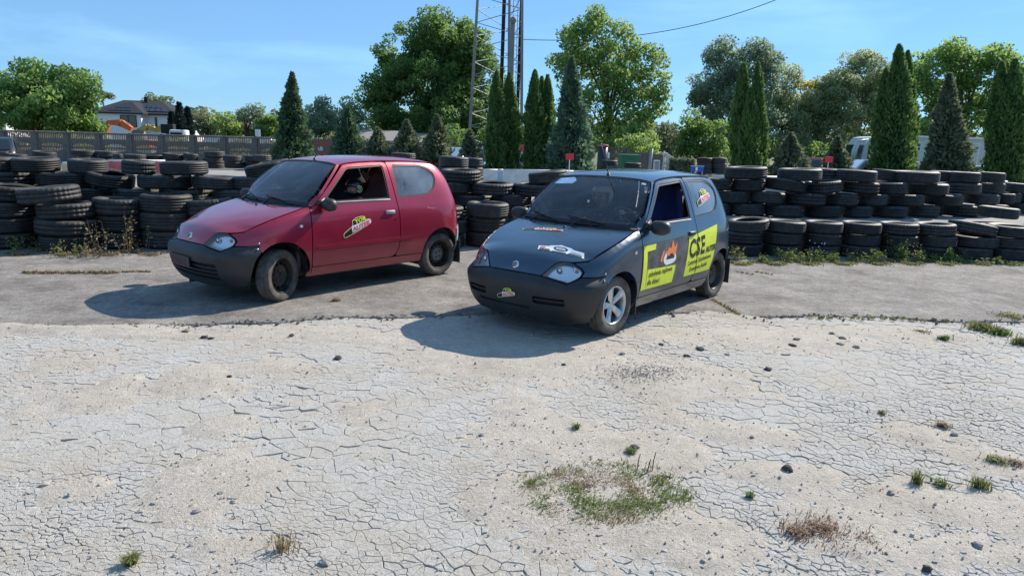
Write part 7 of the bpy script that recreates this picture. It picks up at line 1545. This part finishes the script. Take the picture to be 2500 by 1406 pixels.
for i, (px, py, n, h, sp, mat, lab) in enumerate((
    (1540,1108,260,.05,.022,B_green,'round green tuft behind the grass ring beside the dark lump'),(1407,1047,120,.05,.02,B_green,'small green tuft on the crack beyond the sandy hollow'),(320,1375,260,.06,.022,B_olive,'olive tuft alone at the lower left'),
    (2238,1180,110,.09,.03,B_olive,'thin upright tuft among crumbling plates at right'),(2298,1183,160,.04,.05,B_green,'flat green weed right of the thin tuft'),(2300,1041,200,.04,.04,B_rust,'orange dry weed on sand at the right'),(2432,1128,260,.06,.06,B_olive,'olive weed near the right frame edge'),(2478,1135,200,.05,.05,B_rust,'rusty weed at the right frame edge'),
    (2155,1010,90,.035,.03,B_olive,'tiny olive tuft on the pale plates at right'),(1830,1212,110,.035,.02,B_green,'tiny green tuft right of the grass ring'),(690,1340,70,.08,.06,B_dry,'wispy dry weed low at the left of centre'),(820,738,160,.05,.05,B_dry,'yellow dry tuft on asphalt between the cars'),
    (2395,803,700,.08,.14,B_olive,'large yellow-green clump on the asphalt edge at right'),(2440,815,500,.07,.12,B_green,'green clump right of the large edge clump'),(2305,828,160,.06,.06,B_green,'small dark green clump below the edge at right'),(2250,812,160,.04,.09,B_dry,'dry flat clump left of the edge clumps'),(2490,840,300,.08,.08,B_olive,'clump cut by the right frame edge'),
    (2470,776,300,.05,.2,B_olive,'low grass on the asphalt edge near the right frame edge'),(1940,1300,160,.05,.09,B_rust,'left part of the sprawling brown weed at lower right'),(2010,1295,420,.05,.16,B_rust,'sprawling dead brown weed at lower right'),(2110,1320,120,.03,.14,B_rust,'right runner of the sprawling brown weed'),(2390,1190,160,.07,.06,B_olive,'grey green weed on rubble at right'))):
    c = gnd(px, py); blades('weed', lab, [c], n, h, sp, mat, 'stuff' if sp >= .09 else None, 'weed', z0=.004 + (.012 if c.y > edge_y(c.x) else 0), width=.0022 if py > 900 else .004, flat=.35 if h < .07 else .1, seed=200 + i)
# joint grass in the asphalt
for i, (pts, lab, mat, n, h) in enumerate((([(60 + 9*j, 669 + (j % 3)) for j in range(26)], 'line of dry grass in an asphalt joint at the left', B_dry, 900, .05), ([(300 + 8*j, 667) for j in range(9)], 'short dry grass end of the left asphalt joint', B_dry, 200, .035), ([(1740 + 7*j, 735 + 4*j) for j in range(10)], 'dry grass along the joint behind the blue car rear wheel', B_dry, 260, .04), ([(1800 + 12*j, 667 + (j % 4)*2) for j in range(8)], 'sparse grass on asphalt right of the blue car', B_olive, 160, .03), ([(1980 + 25*j, 776 + (j % 3)*2 + j*.6) for j in range(14)], 'thin grass along the broken asphalt edge at right', B_olive, 420, .03))):
    blades('joint_grass', lab, [gnd(*p) for p in pts], n, h, .04, mat, 'stuff', 'grass', z0=.016, width=.004, flat=.2, seed=300 + i)
# weeds at the foot of the right row
foot = [(1800,632,46,50,60,'just behind the blue car tail'),(1868,636,30,40,40,'second from the blue car tail'),(1905,632,40,60,70,'before the second stack'),(1948,633,30,50,60,'between second and third stack'),(1990,634,44,50,70,'before the third stack, with white flowers'),(2030,633,34,40,50,'right of the flowering weed'),(2075,632,36,40,50,'tall thin stalk before the fourth stack'),(2140,636,42,60,80,'between fourth and fifth stack'),(2205,632,66,70,120,'tallest leafy weed before the fifth stack'),(2240,634,40,50,60,'right of the tallest leafy weed'),(2292,634,28,40,40,'before the sixth stack'),(2320,634,46,60,80,'bushy weed right of the sixth stack'),(2385,640,20,50,40,'low weed before the slanting stack'),(2450,642,26,60,60,'low weed near the right frame edge')]
for i, (px, py, h, w, n, lab) in enumerate(foot): leafy('leafy_weed', 'green weed at tyre foot, ' + lab, px, py + 5, h*.85, w, n*3, B_green if i % 3 else B_olive, 400 + i, .012)
blades('verge_grass', 'patchy short grass along the foot of the low right tyre row', [gnd(1790 + 12*j, 645 + 5*math.sin(j*.9)) for j in range(62)], 6000, .055, .11, B_olive, 'stuff', 'grass', z0=.012, width=.005, flat=.1, seed=500)
fl = MB(); fc = gnd(1990, 634)
for j in range(12): fl.ball((random.uniform(-.14, .14), random.uniform(-.05, .05), random.uniform(.12, .30)), .010, 6)
o = fl.build('white_flowers', M_white); o.location = fc; tag(o, 'cluster of tiny white flowers at the third right stack', 'flowers', kind='stuff')
# dry weeds at the left pile
for i, (px, py, h, w, n, m, lab) in enumerate(((255,622,70,110,60,B_dry,'brown dead weed leaning out before the three-high stack'),(310,625,90,60,40,B_dry,'tall dead stalk right of the brown dead weed'),(175,625,40,110,70,B_olive,'sunlit pale weed before the deep tread stack'),(60,612,34,120,80,B_olive,'dark weed at the foot of the leftmost stack'),(350,612,50,40,30,B_dry,'dead twig before the stack by the red bonnet'),(520,505,30,36,60,B_dry,'pale dry umbel showing above the red bonnet'),(215,628,28,70,60,B_dry,'straw tuft between the pale and brown weeds'))):
    leafy('dry_weed', lab, px, py if i != 5 else 600, h*1.3 if i != 5 else 150, w, n*2, m, 600 + i, .012)
blades('verge_grass', 'straw-coloured grass along the foot of the left tyre stacks', [gnd(20 + 12*j, 622 + 5*math.sin(j*.7)) for j in range(32)], 1800, .06, .09, B_dry, 'stuff', 'grass', z0=.012, width=.005, flat=.2, seed=501)
# dark oil stain on the sand
M_stain = pbr('oily_grit', (.16, .15, .14), .8, var=.4, vscale=30)
def stain():
    rnd = random.Random(3); V = []; F = []
    for _ in range(900):
        px, py = rnd.gauss(1575, 60), rnd.gauss(912, 13); c = gnd(px, py); z = max(bed_z(c.x, c.y), -.004) + .001; r = rnd.uniform(.0015, .006); b = len(V); a0 = rnd.random()*6
        V += [(c.x + r*1.6*math.cos(a0 + k*1.2566), c.y + r*math.sin(a0 + k*1.2566), z + (.004 if k % 2 else .001)) for k in range(5)]; F.append(tuple(range(b, b + 5)))
    o = mo('oily_grit', V, F, M_stain); tag(o, 'dark oily crumbs on the sand right of the alloy wheel', 'stain', kind='stuff')
stain()
